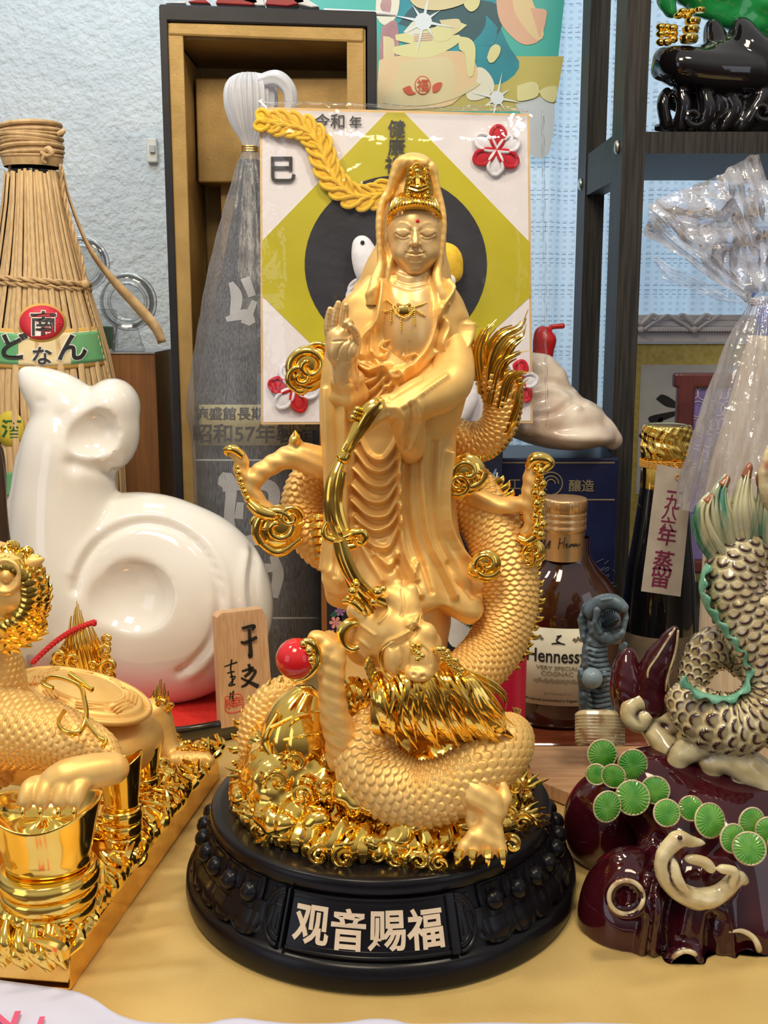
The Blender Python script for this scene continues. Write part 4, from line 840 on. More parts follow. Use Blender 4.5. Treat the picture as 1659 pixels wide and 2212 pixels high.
for k in range(40):
    t = k/39; a = r_.uniform(-1, 1)
    x0, y0 = 800+t*190, 1462-30*math.sin(t*2.6)+r_.uniform(-12, 12)
    x3, y3 = 880+t*225+r_.uniform(-8, 8), 1612-8*t+r_.uniform(-14, 10)
    if t < .25: x3, y3 = 830+t*330, 1590+r_.uniform(-30, 10)
    dep = DY-1.0+abs(a)*.8
    mn.add(*sweep(*PT([(x0, y0, DY+.1+.3*t, 5), (x0*.7+x3*.3+4*a, y0*.7+y3*.3+6, dep-.1, 12), (x0*.35+x3*.65-6*a, y0*.3+y3*.7+10, dep-.2, 12), (x3+r_.uniform(-10, 10), y3, dep+.4, 3)]), nu=28, nv=14, disp=lambda s_, p, r: .10*r*np.cos(p*4)))
for L in ([(980, 1450, DY, 8), (1040, 1490, DY-.5, 12), (1080, 1540, DY-.6, 10), (1100, 1600, DY-.3, 3)], [(960, 1440, DY, 8), (1020, 1470, DY-.7, 12), (1060, 1530, DY-.8, 11), (1075, 1590, DY-.4, 3)], [(1000, 1450, DY+.2, 7), (1060, 1480, DY-.1, 12), (1090, 1510, DY-.1, 12), (1088, 1540, DY-.1, 9)]): flame(mn, L, 5, seed=int(L[0][0]))
mn.add(*ball(W(960, 1535, DY+.35), 1.35, 26, 18, sx=1.5, sy=.7))
for k in range(5): mn.add(*sweep(*PT([(838+k*14, 1478+k*3, DY-.9, 6), (842+k*14, 1500+k*4, DY-1.15, 5), (846+k*14, 1525+k*3, DY-1.1, 1.5)]), nu=8, nv=8))
for k in range(34):
    t = r_.rand(); x0, y0 = 810+t*180, 1455-30*math.sin(t*2.6)+r_.uniform(-10, 10); x3, y3 = 860+t*235+r_.uniform(-20, 20), 1600-8*t+r_.uniform(-40, 22); b_ = r_.uniform(-14, 14)
    mn.add(*sweep(*PT([(x0, y0, DY-.3, 3), (x0*.7+x3*.3+b_, y0*.7+y3*.3, DY-1.35, 5), (x0*.35+x3*.65-b_, y0*.35+y3*.65+8, DY-1.4, 5), (x3, y3, DY-.9, 1)]), nu=22, nv=7))
lab(mn.out('mane', GOLD, dh), 'flowing polished mane and beard')
er = MB(); er.add(*sweep(*PT([(790, 1350, DY+.3, 7), (760, 1345, DY+.1, 12), (740, 1362, DY, 13), (742, 1390, DY, 10), (762, 1402, DY+.1, 9), (785, 1392, DY+.2, 8)]), nu=40, nv=14)); 
for x in range(6): er.add(*sweep(*PT([(800+x*4, 1420+x*12, DY-.1, 7), (792+x*4, 1440+x*12, DY-.2, 6), (800+x*5, 1462+x*10, DY-.3, 2)]), nu=8, nv=8))
for k in range(16): er.add(*sweep(*PT([(745+r_.uniform(0, 50), 1470+r_.uniform(-10, 20), DY+.9, 8), (740+r_.uniform(0, 60), 1500+r_.uniform(-5, 20), DY+.5, 9), (752+r_.uniform(0, 40), 1545, DY+.7, 3)]), nu=10, nv=7))
lab(er.out('cheek_frill', GOLD, dh), 'curled polished ear and cheek frill')
# ================= LEFT: GOLD DRAGON TURTLE =================
def c5(x, y): return (.4845*x, 1140+.4845*y)
SLH = 1.3
A_ = WZ(153, 2140, 0); B_ = WZ(477, 1678, 0); D_ = WZ(-260, 2100, 0); C_ = B_+(D_-A_)*1.0
tt_ = thing('dragon_turtle_statue', 'gold dragon turtle resting its paws on stacked ingots beside the white rat', 'statue', (A_+C_)/2)
BRZ = mat('polished_bronze_gold', (0.95, 0.58, 0.15), 0.1, 1.0, (.85, .46, .09), 90)
base = np.array([A_, B_, C_, D_]); up_ = np.array([0, 0, SLH])
V = np.vstack([base, base+up_+(base.mean(0)-base)*.02]); o = link('slab', V, [(3, 2, 1, 0), (4, 5, 6, 7), (0, 1, 5, 4), (1, 2, 6, 5), (2, 3, 7, 6), (3, 0, 4, 7)], BRZ, tt_, True, sharp=30); bevel(o, .08, 2)
eS = (B_-A_); LS = np.linalg.norm(eS); eS /= LS; nS = np.array([-eS[1], eS[0], 0])       # along the side, inward
if nS[0] > 0: nS = -nS
def SL(a, b, z=0): return A_+eS*a+nS*b+np.array([0, 0, SLH+z])
wm = MB(); r_ = np.random.RandomState(11)
def curl3(m, c, r, th, ax1, ax2, a0, turns=1.1, lift=.0, out=np.zeros(3), d=1):
    P = []; 
    for t in np.linspace(0, 1, 18):
        a = a0+d*t*turns*6.283; q = r*(1-.8*t); P.append(c+ax1*q*math.cos(a)+ax2*q*math.sin(a)+out*lift*t)
    m.add(*sweep(np.array(P), th*(1-.5*np.linspace(0, 1, 18)), 28, 8, up=tuple(out) if np.linalg.norm(out) else (0, 0, 1)))
rows_ = []
for k in range(48):
    a = LS*(k+.5)/48+r_.uniform(-.15, .15); b = r_.uniform(.25, 1.4); r0 = r_.uniform(.3, .55); c = SL(a, b, .15+b*.35+r_.uniform(0, .25))
    o1 = (np.array([.55, -.65, .5]))/1.0; o1 = o1/np.linalg.norm(o1); x1 = np.cross(o1, [0, 0, 1.]); x1 /= np.linalg.norm(x1); x2 = np.cross(x1, o1)
    if k % 3 == 0: curl3(wm, c, r0, r0*.28, x1, x2, r_.uniform(0, 6), 1.2, .25, o1, 1 if r_.rand() > .5 else -1)
    for q in range(3):
        e0 = SL(a+r_.uniform(-.3, .3), r_.uniform(0.05, .3), .05); tip = e0+x1*r_.uniform(-.8, .8)+np.array([0, 0, r_.uniform(.6, 1.2)])+nS*r_.uniform(.2, .7)
        mid = (e0+tip)/2+x1*r_.uniform(-.4, .4)-nS*.12; wm.add(*sweep(np.array([e0, mid, tip]), [.13, .22, .05], 12, 8))
eF = (D_-A_); LF = np.linalg.norm(eF); eF /= LF; nF = np.array([-eF[1], eF[0], 0]); nF = nF if nF[1] > 0 else -nF
for k in range(34):
    a = .15+LF*.62*(k/33.0); e0 = A_+eF*a+nF*.05+np.array([0, 0, SLH-.45+.2*math.sin(k)]); tip = e0+eF*r_.uniform(.1, .8)+np.array([0, 0, r_.uniform(.9, 1.5)])+nF*r_.uniform(.3, .8); mid = (e0+tip)/2-nF*.25+eF*.1
    wm.add(*sweep(np.array([e0, mid, tip]), [.06, .26, .12], 14, 9))
lab(wm.out('wave_crest', GOLD, tt_), 'curled polished waves over the slab'); 
s = SDF(np.minimum.reduce([A_, B_, C_])-[.5, .5, -.9], np.maximum.reduce([A_, B_, C_])+[.5, .5, 4.2], .13)
for k in range(60):
    a = r_.uniform(.3, LS-.4); b = r_.uniform(.5, 3.6); s.ell(SL(a, b, .1+min(b, 2.4)*.32+r_.uniform(0, .25)), r_.uniform(.3, .62, 3), k=.15)
V, Fc = s.mesh(); N = vnormals(V, Fc); V = V+N*(.10*fnoise(V, .8, 15)+.04*fnoise(V, 2.4, 19))[:, None]; V[:, 2] = np.maximum(V[:, 2], SLH-.1)
k_ = ((V-A_)@nS) < .12; V[k_] += nS*(.12-((V[k_]-A_)@nS))[:, None]; lab(link('wave_mound', V, Fc, GOLD, tt_), 'rough polished waves between the ingots')
# ingot stack under the front paw
def ingots(px, pb, pt, wpx, name, Yoff=0, n=4):
    g = WZ(px, pb, SLH); Y = g[1]; c = W(px, pb, Y); top = W(px, pt, Y)[2]; rw = wpx*SCL(pb, Y); H = top-SLH; z = SLH
    body = []; hz = H*.55/n
    for k in range(n):
        q = rw*(.80+.05*k); body += [(q*.86, z), (q*1.0, z+.06*hz), (q*1.02, z+hz*.45), (q*.98, z+hz*.75), (q*.84, z+hz*.98)]; z += hz
    ing = thing_part(name, (c[0], Y, 0)); 
    prof = [(.01, SLH)]+body+[(.01, z)]
    link('ingot_stack', *lathe(smoothprof(prof, 120), (c[0], Y, 0), 64), GOLD, ing)
    # boat shaped ingot
    m = MB(); pr = smoothprof([(.01, 0), (rw*.72, 0), (rw*.82, .1*H), (rw*.95, .3*H), (rw*1.06, .43*H), (rw*1.08, .455*H), (rw*1.02, .45*H), (rw*.85, .36*H), (rw*.5, .30*H), (.01, .34*H)], 70)
    V, Fc = lathe(pr, (0, 0, 0), 80, sy=.85); a = np.arctan2(V[:, 1], V[:, 0]); V[:, 2] += np.clip(V[:, 2]/(.45*H), 0, 1)**2*.13*H*np.cos(a)**2*np.where(np.cos(a) > 0, 1, .8); V += [c[0], Y, z]
    link('boat_ingot', V, Fc, GOLD, ing)
    return c, Y, z
def thing_part(name, loc):
    o = bpy.data.objects.new(name, None); COL.objects.link(o); o.location = np.array(loc)*U; o.empty_display_size = .01
    o.parent = tt_; o.location = o.location-tt_.location; return o
ic, IY, iz = ingots(112, 2000, 1755, 112, 'ingot_pile')
ic2, IY2, iz2 = ingots(268, 1850, 1650, 46, 'ingot_pile', n=4)
ic3, IY3, iz3 = ingots(318, 1740, 1620, 34, 'ingot_pile', n=3)
# body
BY = 4.0
def TR(nm, p, **k): return scaled(nm, p, tt_, SATIN, **k)
s = SDF(W(-180, 1800, BY)+[0, -6, 0], W(420, 1380, BY)+[0, 7, 0], .12)
s.ell(W(120, 1600, BY+1.0), (5.0, 3.0, 2.0), k=.4); s.ell(W(265, 1600, BY+1.2), (1.9, 2.2, 1.5), k=.5)
V, Fc = s.mesh(); lab(link('turtle_body', V, Fc, SATIN, tt_), 'smooth matt body below the shell')
# shell plate with engraved trigram marks
pc = W(180, 1500, BY+.2); nrm = np.array([.26, -.16, .92]); nrm /= np.linalg.norm(nrm); px_ = np.array([.9, .0, -.2]); px_ = px_-nrm*(px_@nrm); px_ /= np.linalg.norm(px_); py_ = np.cross(nrm, px_)
n, m_ = 40, 72; V = []
for i in range(n):
    q = i/(n-1)
    for j in range(m_):
        a = 2*math.pi*j/m_; rr = 1.0*q; h = .62*(1-q**2.2)+(.07 if .86 < q < .93 else 0)+(.05 if .60 < q < .64 else 0)-(.05 if .64 < q < .84 and abs(math.sin(a*4)) < .12 else 0)
        if .66 < q < .82 and abs(math.sin(a*4)) > .45: h += .06*(1 if int(q*50) % 2 else -.3)
        V.append(pc+px_*rr*3.05*math.cos(a)+py_*rr*1.9*math.sin(a)+nrm*h)
V = np.array(V); Fq = gridf(n, m_, False, True); sh_ = link('shell_plate', V, Fq, SATIN, tt_, sharp=60); mod = sh_.modifiers.new('t', 'SOLIDIFY'); mod.thickness = .3*U; mod.offset = -1; lab(sh_, 'domed oval shell engraved with trigrams')
V = [pc+px_*3.15*math.cos(a)+py_*2.0*math.sin(a)-nrm*.05 for a in np.linspace(0, 6.2832, 60)]; link('shell_rim', *sweep(V, .16, 120, 12), SATIN, tt_)
dm = MB()
for k in range(8):
    a = k*.785+.2; u = px_*3.05*math.cos(a)+py_*1.9*math.sin(a); t_ = np.cross(nrm, u); t_ /= np.linalg.norm(t_)
    for q in (.68, .74, .80): c = pc+u*q+nrm*(.62*(1-q**2.2)+.04); dm.add(*sweep([c-t_*.42, c+t_*.42], .06, 5, 6))
lab(dm.out('trigram_marks', SATIN, tt_), 'raised trigram bars')
# neck, shoulder and leg with scales
TR('scaled_neck', [(-60, 1640, BY-1.5, 95), (-20, 1560, BY-1.8, 84), (-8, 1470, BY-1.6, 62), (-12, 1400, BY-1.5, 46), (-22, 1360, BY-1.6, 38)], size=.36, rows=4.2, amp=.1)
TR('scaled_shoulder', [(-40, 1570, BY-3.0, 90), (60, 1580, BY-3.6, 78), (150, 1600, BY-4.2, 62), (215, 1620, BY-4.6, 42), (250, 1650, BY-5.0, 22)], size=.36, rows=4.2, amp=.1)
def paw(name, segs, claws, Y, lb):
    pts = np.concatenate([PT(L)[0] for L in segs]); s = SDF(pts.min(0)-1.4, pts.max(0)+1.4, .06)
    for L in segs: s.tube(*PT(L), k=.15, n=8)
    V, Fc = s.mesh(); o = lab(link(name, V, Fc, SATIN, tt_), lb)
    for L in claws: link('claw', *sweep(*PT(L), nu=10, nv=9), GOLD, o)
PY_ = IY-.6
paw('front_paw', [[(245, 1660, PY_+.6, 34), (190, 1668, PY_+.1, 36), (140, 1680, PY_-.2, 36), (105, 1700, PY_-.3, 30)]]+[[(x+22-dx*.1, 1690, PY_-.3, 15), (x+6, 1705, PY_-.7, 16), (x, 1730, PY_-.95, 15), (x-1, 1742, PY_-1.0, 10)] for x, dx in ((56, 0), (92, 0), (130, 0), (164, 0))],
    [[(x-2, 1742, PY_-1.1, 6), (x-3, 1754, PY_-1.3, 6), (x-2, 1770, PY_-1.25, 1.2)] for x in (52, 90, 129, 163)], PY_, 'broad front paw with four toes')
RY = WZ(400, 1660, SLH)[1]
paw('hind_paw', [[(335, 1540, RY+.6, 34), (350, 1590, RY+.4, 30), (370, 1630, RY, 24), (400, 1640, RY-.3, 20)]]+[[(400, 1635, RY-.3, 14), (375+k*19, 1640, RY-.7, 11), (372+k*19, 1655, RY-.9, 8)] for k in range(5)], [[(372+k*19, 1650, RY-1.0, 7), (370+k*20, 1662, RY-1.15, 6), (370+k*20, 1674, RY-1.1, 1.2)] for k in range(5)], RY, 'hind paw at the back corner')
kn = MB()
for k in range(14): kn.add(*ball(W(405+r_.uniform(-12, 45), 1612+r_.uniform(-10, 22), RY-.4), .17, 9, 7))
lab(kn.out('paw_curls', GOLD, tt_), 'knobbly gilded hair over the hind paw')
sg = MB()
for P in ([(114, 1488), (92, 1475), (120, 1462), (170, 1480), (182, 1510), (186, 1550), (170, 1582), (140, 1580), (126, 1560), (140, 1535)], [(182, 1550), (196, 1572), (214, 1592), (228, 1600), (222, 1612)], [(150, 1455), (180, 1475), (200, 1490)]):
    sg.add(*sweep(*PT([(x, y, BY-3.9-.004*(y-1480)*4.5, 7) for x, y in P]), nu=50, nv=10, flat=.7))
lab(sg.out('scroll_ribbon', GOLD, tt_), 'polished scroll across the shoulder')
# tail and flame behind the shell
fl_ = MB(); TY = BY+5.5
flame(fl_, [(190, 1440, TY, 46), (180, 1390, TY-.2, 40), (172, 1340, TY-.2, 26), (168, 1296, TY-.2, 10)], 9, seed=5, nu=26, nv=9)
flame(fl_, [(130, 1440, TY, 20), (150, 1400, TY-.2, 18), (160, 1360, TY-.2, 8)], 5, seed=6)
for (x, y, r) in ((228, 1405, 17), (236, 1440, 22), (200, 1440, 18), (130, 1418, 16), (160, 1425, 18), (232, 1380, 13)): fl_.add(*sweep(*spiral((x, y), r, r*.2, 1.2, TY-.6, r*.42, 1, .3), nu=30, nv=10))
lab(fl_.out('tail_flame', GOLD, tt_), 'flame shaped gilded tail'); 
f2 = MB(); flame(f2, [(330, 1540, RY+1, 20), (345, 1510, RY+.8, 20), (348, 1480, RY+.8, 14), (350, 1460, RY+.8, 6)], 6, seed=8); f2.add(*sweep(*spiral((352, 1520), 18, 4, 1.1, RY+.3, 7), nu=24, nv=9)); lab(f2.out('hip_flame', GOLD, tt_), 'gilded flame at the hip')
# head with mane
hh = MB(); HY_ = BY-3.2
s = SDF(W(-140, 1420, HY_)+[0, -2.5, 0], W(90, 1140, HY_)+[0, 3, 0], .08)
s.ell(W(-30, 1260, HY_), (2.2, 1.6, 1.9), k=.3); s.ell(W(15, 1245, HY_-.9), (1.0, .6, 1.05), k=.2); s.ell(W(25, 1285, HY_-.8), (.8, .7, .8), k=.2); s.ell(W(10, 1345, HY_-.3), (1.0, 1, .7), k=.3)
V, Fc = s.mesh(); N = vnormals(V, Fc); V = relief(V, N, [([(12+30*math.cos(a), 1245+34*math.sin(a)) for a in np.linspace(0, 6.28, 16)], 5, .14), ([(12+16*math.cos(a), 1245+18*math.sin(a)) for a in np.linspace(0, 6.28, 12)], 4, -.14), ([(12, 1243), (13, 1248)], 8, .14)])
hd2 = link('lion_head', V, Fc, SATIN, tt_); lab(hd2, 'curly cheeked guardian head cut by the frame')
s = SDF(W(40, 1240, HY_)+[0, -1.5, 0], W(110, 1190, HY_)+[0, 1.5, 0], .05); s.tube(*PT([(50, 1225, HY_-.6, 18), (72, 1215, HY_-.7, 14), (92, 1208, HY_-.7, 4)]), k=.1, n=8); V, Fc = s.mesh(); link('ear', V, Fc, SATIN, hd2)
for k in range(45):
    a = -1.35+2.75*(k%15)/14+r_.uniform(-.06, .06); lay = k//20; r0, r1 = 55+lay*14, 86+lay*18
    cx, cy = -2, 1285; yk = HY_-.5+lay*.35
    L = [(cx+r0*.55*math.cos(a-.2), cy+r0*1.05*math.sin(a-.2), yk-.3, 14), (cx+(r0+r1)*.5*math.cos(a), cy+(r0+r1)*.48*math.sin(a), yk-.55, 20), (cx+r1*.95*math.cos(a+.12), cy+r1*.93*math.sin(a+.12), yk-.3, 13), (cx+r1*1.12*math.cos(a+.02), cy+r1*1.08*math.sin(a+.02), yk-.2, 2)]
    hh.add(*sweep(*PT(L), nu=22, nv=14, disp=lambda s_, p, r: .10*r*np.cos(p*6)))
for k in range(16): hh.add(*sweep(*spiral((-20+k*7+r_.uniform(-6, 6), 1185+abs(k-6)*3+r_.uniform(-8, 8)), 11, 3, 1, HY_-.5, 6, r_.uniform(0, 6)), nu=20, nv=8))
lab(hh.out('mane', GOLD, hd2), 'swirling polished mane')
CORD = mat('red_cord', (.62, .02, .02), .7, bump=.5, bscale=1500)
cd_ = MB()
for ph in (0, 2.1, 4.2):
    L = [(70+135*t+2.2*math.cos(t*40+ph), 1432-88*t-14*math.sin(t*3.1)+2.2*math.sin(t*40+ph), TY-1.0-.05*math.cos(t*40+ph), 4.2) for t in np.linspace(0, 1, 60)]; cd_.add(*sweep(*PT(L), nu=120, nv=7))
cd_.add(*ball(W(203, 1347, TY-1), .15, 10, 8)); tag(cd_.out('red_string', CORD), 'twisted red string lying over the tail of the gold dragon turtle', 'string')
# ================= RIGHT: GLAZED CERAMIC DRAGON =================
def c6(x, y): return (1180+.548*x, 1000+.548*y)
MAR = mat('maroon_glaze', (0.055, 0.005, 0.010), 0.06, 0, (0.030, 0.003, 0.007), 30, coat=.35)
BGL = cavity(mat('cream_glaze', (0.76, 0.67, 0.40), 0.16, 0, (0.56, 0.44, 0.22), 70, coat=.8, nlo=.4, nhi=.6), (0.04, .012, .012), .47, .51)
GRN = mat('green_glaze', (0.10, 0.33, 0.20), 0.14, 0, (0.22, 0.5, 0.36), 90, coat=.8)
EDG = mat('cream_edge_glaze', (0.60, 0.50, 0.30), 0.15, 0, (0.30, 0.12, 0.06), 110, coat=.8, nlo=.3, nhi=.5)
PAD = mat('bright_green_glaze', (0.045, 0.27, 0.02), 0.2, 0, (0.16, 0.42, 0.06), 130, coat=.8)
cz = thing('ceramic_dragon', 'glazed cream scaled dragon coiled on a glossy maroon rock with green pine pads', 'statue', WZ(1500, 2080, 0))
GY = -4.2
s = SDF(W(1180, 2180, GY)+[-.3, -4.2, 0], W(1900, 1480, GY)+[0, 9, 0], .11); s2 = []
def E6(x, y, Y, rx, ry, rz, k=.5): s.ell(W(*c6(x, y), Y), (rx, ry, rz), k=k)
zb = .0
E6(330, 1800, -3.6, 2.15, 2.2, 3.1); E6(560, 1840, -3.9, 2.1, 2.2, 3.6); E6(760, 1880, -3.6, 2.2, 2.4, 3.6); E6(950, 1850, -3.0, 2.6, 3, 4.2); E6(700, 1560, -2.2, 3.6, 2.6, 2.6, .8); E6(1000, 1500, -1, 4, 3, 3, .8)
E6(620, 1350, -.6, 3.6, 2.4, 1.8, .8); E6(450, 1230, .2, 2.2, 1.6, 1.2, .6)
E6(240, 1420, 1.9, 2.0, 2.0, 2.45, .25)
s.tube(*PT([(*c6(400, 1620), -5.0, 12), (*c6(420, 1750), -6.0, 14), (*c6(400, 1900), -5.9, 15), (*c6(390, 1990), -5.2, 20)]), k=.4, n=10)
for cx, cy, rr, Y in ((315, 1715, 62, -6.2), (545, 1985, 60, -6.3), (690, 1635, 40, -5.2), (470, 1600, 40, -5.3)):
    for t in np.linspace(0, 6.283, 14)[:-1]: s.ell(W(*c6(cx+rr*math.cos(t), cy+rr*math.sin(t)), Y+.1), (.2, .3, .2), k=.35)
V, Fc = s.mesh(); N = vnormals(V, Fc)
cr6 = lambda L, w, h: ([c6(*q) for q in L], w, h)
V = relief(V, N, [cr6([(315, 1700), (316, 1730)], 27, -.6), cr6([(545, 1970), (550, 2010)], 24, -.4), cr6([(440, 1480), (410, 1600), (420, 1800), (400, 1950), (420, 2060)], 10, -.35), cr6([(480, 1500), (500, 1650), (480, 1800), (470, 1950)], 8, -.3), cr6([(660, 1800), (650, 1900), (680, 2040)], 12, -.5), cr6([(700, 1760), (720, 1850), (740, 1980)], 8, .25), cr6([(560, 1750), (540, 1850)], 10, .2), cr6([(800, 1930), (810, 1990)], 22, -.4), cr6([(250, 1560), (300, 1540), (360, 1480)], 8, .2)])
V[:, 2] = np.maximum(V[:, 2], 0.0)
rk = link('maroon_rock', V, Fc, MAR, cz); lab(rk, 'lobed glossy maroon glazed rock')
# cream edged hollows: follow the rock surface
from mathutils.bvhtree import BVHTree
bvh = BVHTree.FromPolygons([tuple(v) for v in V], [tuple(int(i) for i in f) for f in Fc])
def hit(px, py, lift=.0):
    d = W(px, py, 10)-CAM; d /= np.linalg.norm(d); q = bvh.ray_cast(Vector(CAM), Vector(d))
    return np.array(q[0])-d*lift if q[0] is not None else W(px, py, GY)
def edge(L, r, name, lb=None, mat_=EDG, lift=.05, closed=False, nu=60):
    P = [hit(*c6(x, y), lift) for x, y in L]; rr = [q*.017 for q in (r if isinstance(r, (list, tuple)) else [r]*len(P))]
    o = link(name, *sweep(P, rr, nu, 10), mat_, cz); return lab(o, lb) if lb else o
edge([(315+68*math.cos(t), 1712+66*math.sin(t)) for t in np.linspace(0, 6.283, 22)], 5.5, 'knot_rim', 'cream rim around a round hollow')
edge([(475, 2040), (480, 1990), (505, 1945), (545, 1925), (585, 1935), (603, 1975), (595, 2020), (570, 2060)], [2, 4, 6, 6, 6, 6, 5, 2], 'knot_rim', 'cream crescent around the low hollow')
edge([(720, 1850), (770, 1845), (815, 1870), (838, 1915), (835, 1960), (800, 1975), (790, 1960)], [2, 6, 7, 8, 9, 9, 3], 'knot_rim', 'cream hook on the right lobe')
# crane shaped branch
def c6t(name, segs, mat_, lb, k=.1, h=.07, cav=False):
    pts = np.concatenate([PT(L)[0] for L in segs]); s = SDF(pts.min(0)-1.6, pts.max(0)+1.6, h)
    for L in segs: s.tube(*PT(L), k=k, n=max(8, 3*len(L)))
    V, Fc = s.mesh(); N = vnormals(V, Fc); V = V+N*(.03*fnoise(V, .7, 31, 2))[:, None]; return lab(link(name, V, Fc, mat_, cz), lb)
q6 = lambda x, y, Y, r: (*c6(x, y), Y, r)
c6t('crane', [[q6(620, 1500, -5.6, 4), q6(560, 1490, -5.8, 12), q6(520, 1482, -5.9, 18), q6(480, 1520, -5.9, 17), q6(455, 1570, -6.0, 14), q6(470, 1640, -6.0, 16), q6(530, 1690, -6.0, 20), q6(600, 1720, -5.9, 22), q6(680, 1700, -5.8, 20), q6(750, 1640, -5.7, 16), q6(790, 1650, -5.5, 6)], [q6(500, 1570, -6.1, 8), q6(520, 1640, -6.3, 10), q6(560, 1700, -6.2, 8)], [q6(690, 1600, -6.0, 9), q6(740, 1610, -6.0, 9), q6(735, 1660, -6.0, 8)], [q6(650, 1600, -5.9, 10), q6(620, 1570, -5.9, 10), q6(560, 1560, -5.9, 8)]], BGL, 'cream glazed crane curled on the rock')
lab(link('crane_eye', *ball(W(*c6(527, 1478), -6.28), .1, 10, 8), MAR, cz), 'dark painted eye')
# pine pads: grooved discs
pads = [(220, 1148, 57), (340, 1190, 60), (197, 1228, 40), (265, 1235, 46), (340, 1320, 66), (430, 1290, 54), (240, 1355, 60), (475, 1380, 52), (570, 1362, 47), (645, 1410, 66), (735, 1480, 55), (810, 1415, 55), (800, 1520, 62), (880, 1450, 52), (930, 1500, 55)]
def disc_V():
    n, m_ = 12, 96; V = []
    for i in range(n):
        q = i/(n-1)
        for j in range(m_): a = 2*math.pi*j/m_; V.append((q*math.cos(a), -.16*(1-q**3)-.055*q*(1 if (j//2) % 2 else 0)*(q > .12), q*math.sin(a)))
    for j in range(m_): a = 2*math.pi*j/m_; V.append((.92*math.cos(a), .28, .92*math.sin(a)))
    f = [tuple(x) for x in gridf(n+1, m_, False, True)]; f.append(tuple(n*m_+j for j in range(m_))); return np.array(V), f
DV, DF = disc_V(); r_ = np.random.RandomState(4)
for k, (x, y, r) in enumerate(pads):
    px, py = c6(x, y); Y = -.2-(y-1148)*.0135-(.15 if k % 2 else 0)-(.6 if x > 450 else 0); V = DV*r*.548*SCL(py, Y)
    V = rot(V, 'X', R(r_.uniform(-22, -8))); V = rot(V, 'Z', R(r_.uniform(-20, 20))); V = V+W(px, py, Y)
    o = link('pine_pad', V, DF, PAD, cz, True, sharp=50); 
    rim = [V[(11)*96+j] for j in range(0, 96, 4)]; rim.append(rim[0]); link('pad_rim', *sweep(rim, .045, 60, 6), EDG, o)
# driftwood swirls, log and fingers
c6t('driftwood', [[q6(360, 990, 1.2, 15), q6(385, 1000, .9, 18), q6(365, 1030, .9, 16), q6(325, 1000, .9, 15), q6(330, 955, 1.0, 17), q6(385, 940, 1.2, 22), q6(430, 985, 1.2, 24), q6(430, 1050, 1.0, 26), q6(470, 1110, .5, 26), q6(520, 1180, 0, 30), q6(560, 1240, -.3, 24)], [q6(470, 1060, .7, 14), q6(500, 1040, .7, 14), q6(490, 1010, .8, 14), q6(450, 1005, .9, 14)],
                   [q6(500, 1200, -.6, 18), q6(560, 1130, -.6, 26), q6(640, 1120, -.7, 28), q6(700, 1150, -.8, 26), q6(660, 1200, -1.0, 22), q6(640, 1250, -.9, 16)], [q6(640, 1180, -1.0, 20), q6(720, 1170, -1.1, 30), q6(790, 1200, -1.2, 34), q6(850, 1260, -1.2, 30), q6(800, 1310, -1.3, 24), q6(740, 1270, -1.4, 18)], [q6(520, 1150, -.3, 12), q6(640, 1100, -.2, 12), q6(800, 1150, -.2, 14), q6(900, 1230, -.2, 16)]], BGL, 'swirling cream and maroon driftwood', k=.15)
lg = MB()
for k in range(9): 
    y = 990+k*13; lg.add(*sweep(*PT([q6(125, y+6, 1.8, 8), q6(150, y, 1.5, 9), q6(250, y+2, 1.3, 10), q6(300, y+6, 1.6, 9)]), nu=20, nv=8))
for k in range(4): y = 1000+k*26; lg.add(*sweep(*PT([q6(130, y+6, 2.2, 15), q6(280, y+6, 2.0, 16)]), nu=8, nv=10))
lab(lg.out('log_stump', EDG, cz), 'grooved brown log end')
c6t('rock_finger', [[q6(330, 960, 1.6, 34), q6(318, 880, 1.6, 34), q6(315, 800, 1.7, 24), q6(325, 750, 1.8, 13)], [q6(350, 920, 1.7, 20), q6(360, 840, 1.7, 16)]], MAR, 'stubby maroon rock finger', k=.2)
c6t('rock_finger', [[q6(420, 960, 1.4, 40), q6(410, 860, 1.4, 34), q6(450, 770, 1.3, 27), q6(490, 690, 1.3, 15), q6(508, 655, 1.3, 8)]], MAR, 'tall pointed maroon rock finger', k=.2)
for L in ([(470, 940), (400, 840), (440, 760), (490, 680), (508, 650)], [(520, 660), (510, 740), (480, 840), (470, 900)]): link('finger_edge', *sweep(*PT([q6(x, y, .75, 2.6) for x, y in L]), nu=30, nv=8), EDG, cz)
# coils
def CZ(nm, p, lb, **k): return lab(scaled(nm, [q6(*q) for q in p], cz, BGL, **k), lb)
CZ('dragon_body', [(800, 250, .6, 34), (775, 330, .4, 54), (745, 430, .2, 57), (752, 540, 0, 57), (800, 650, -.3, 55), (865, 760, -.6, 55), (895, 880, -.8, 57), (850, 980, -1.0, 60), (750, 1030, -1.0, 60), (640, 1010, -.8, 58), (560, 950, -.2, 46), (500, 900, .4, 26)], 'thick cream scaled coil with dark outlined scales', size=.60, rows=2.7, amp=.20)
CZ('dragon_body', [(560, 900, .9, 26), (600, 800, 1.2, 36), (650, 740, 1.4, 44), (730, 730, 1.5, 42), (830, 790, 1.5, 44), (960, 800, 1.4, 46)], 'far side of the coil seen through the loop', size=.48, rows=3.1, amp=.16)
fn = MB()
L = [(640, 400), (622, 440), (615, 500), (640, 570), (690, 640), (740, 710), (775, 760), (800, 830), (780, 895), (720, 930), (650, 925), (590, 905), (550, 870), (540, 840)]
A = cr_(np.array(L, float), 130); T = np.gradient(A, axis=0); T /= np.linalg.norm(T, axis=1)[:, None]; Nn = np.stack([T[:, 1], -T[:, 0]], 1)
V = []
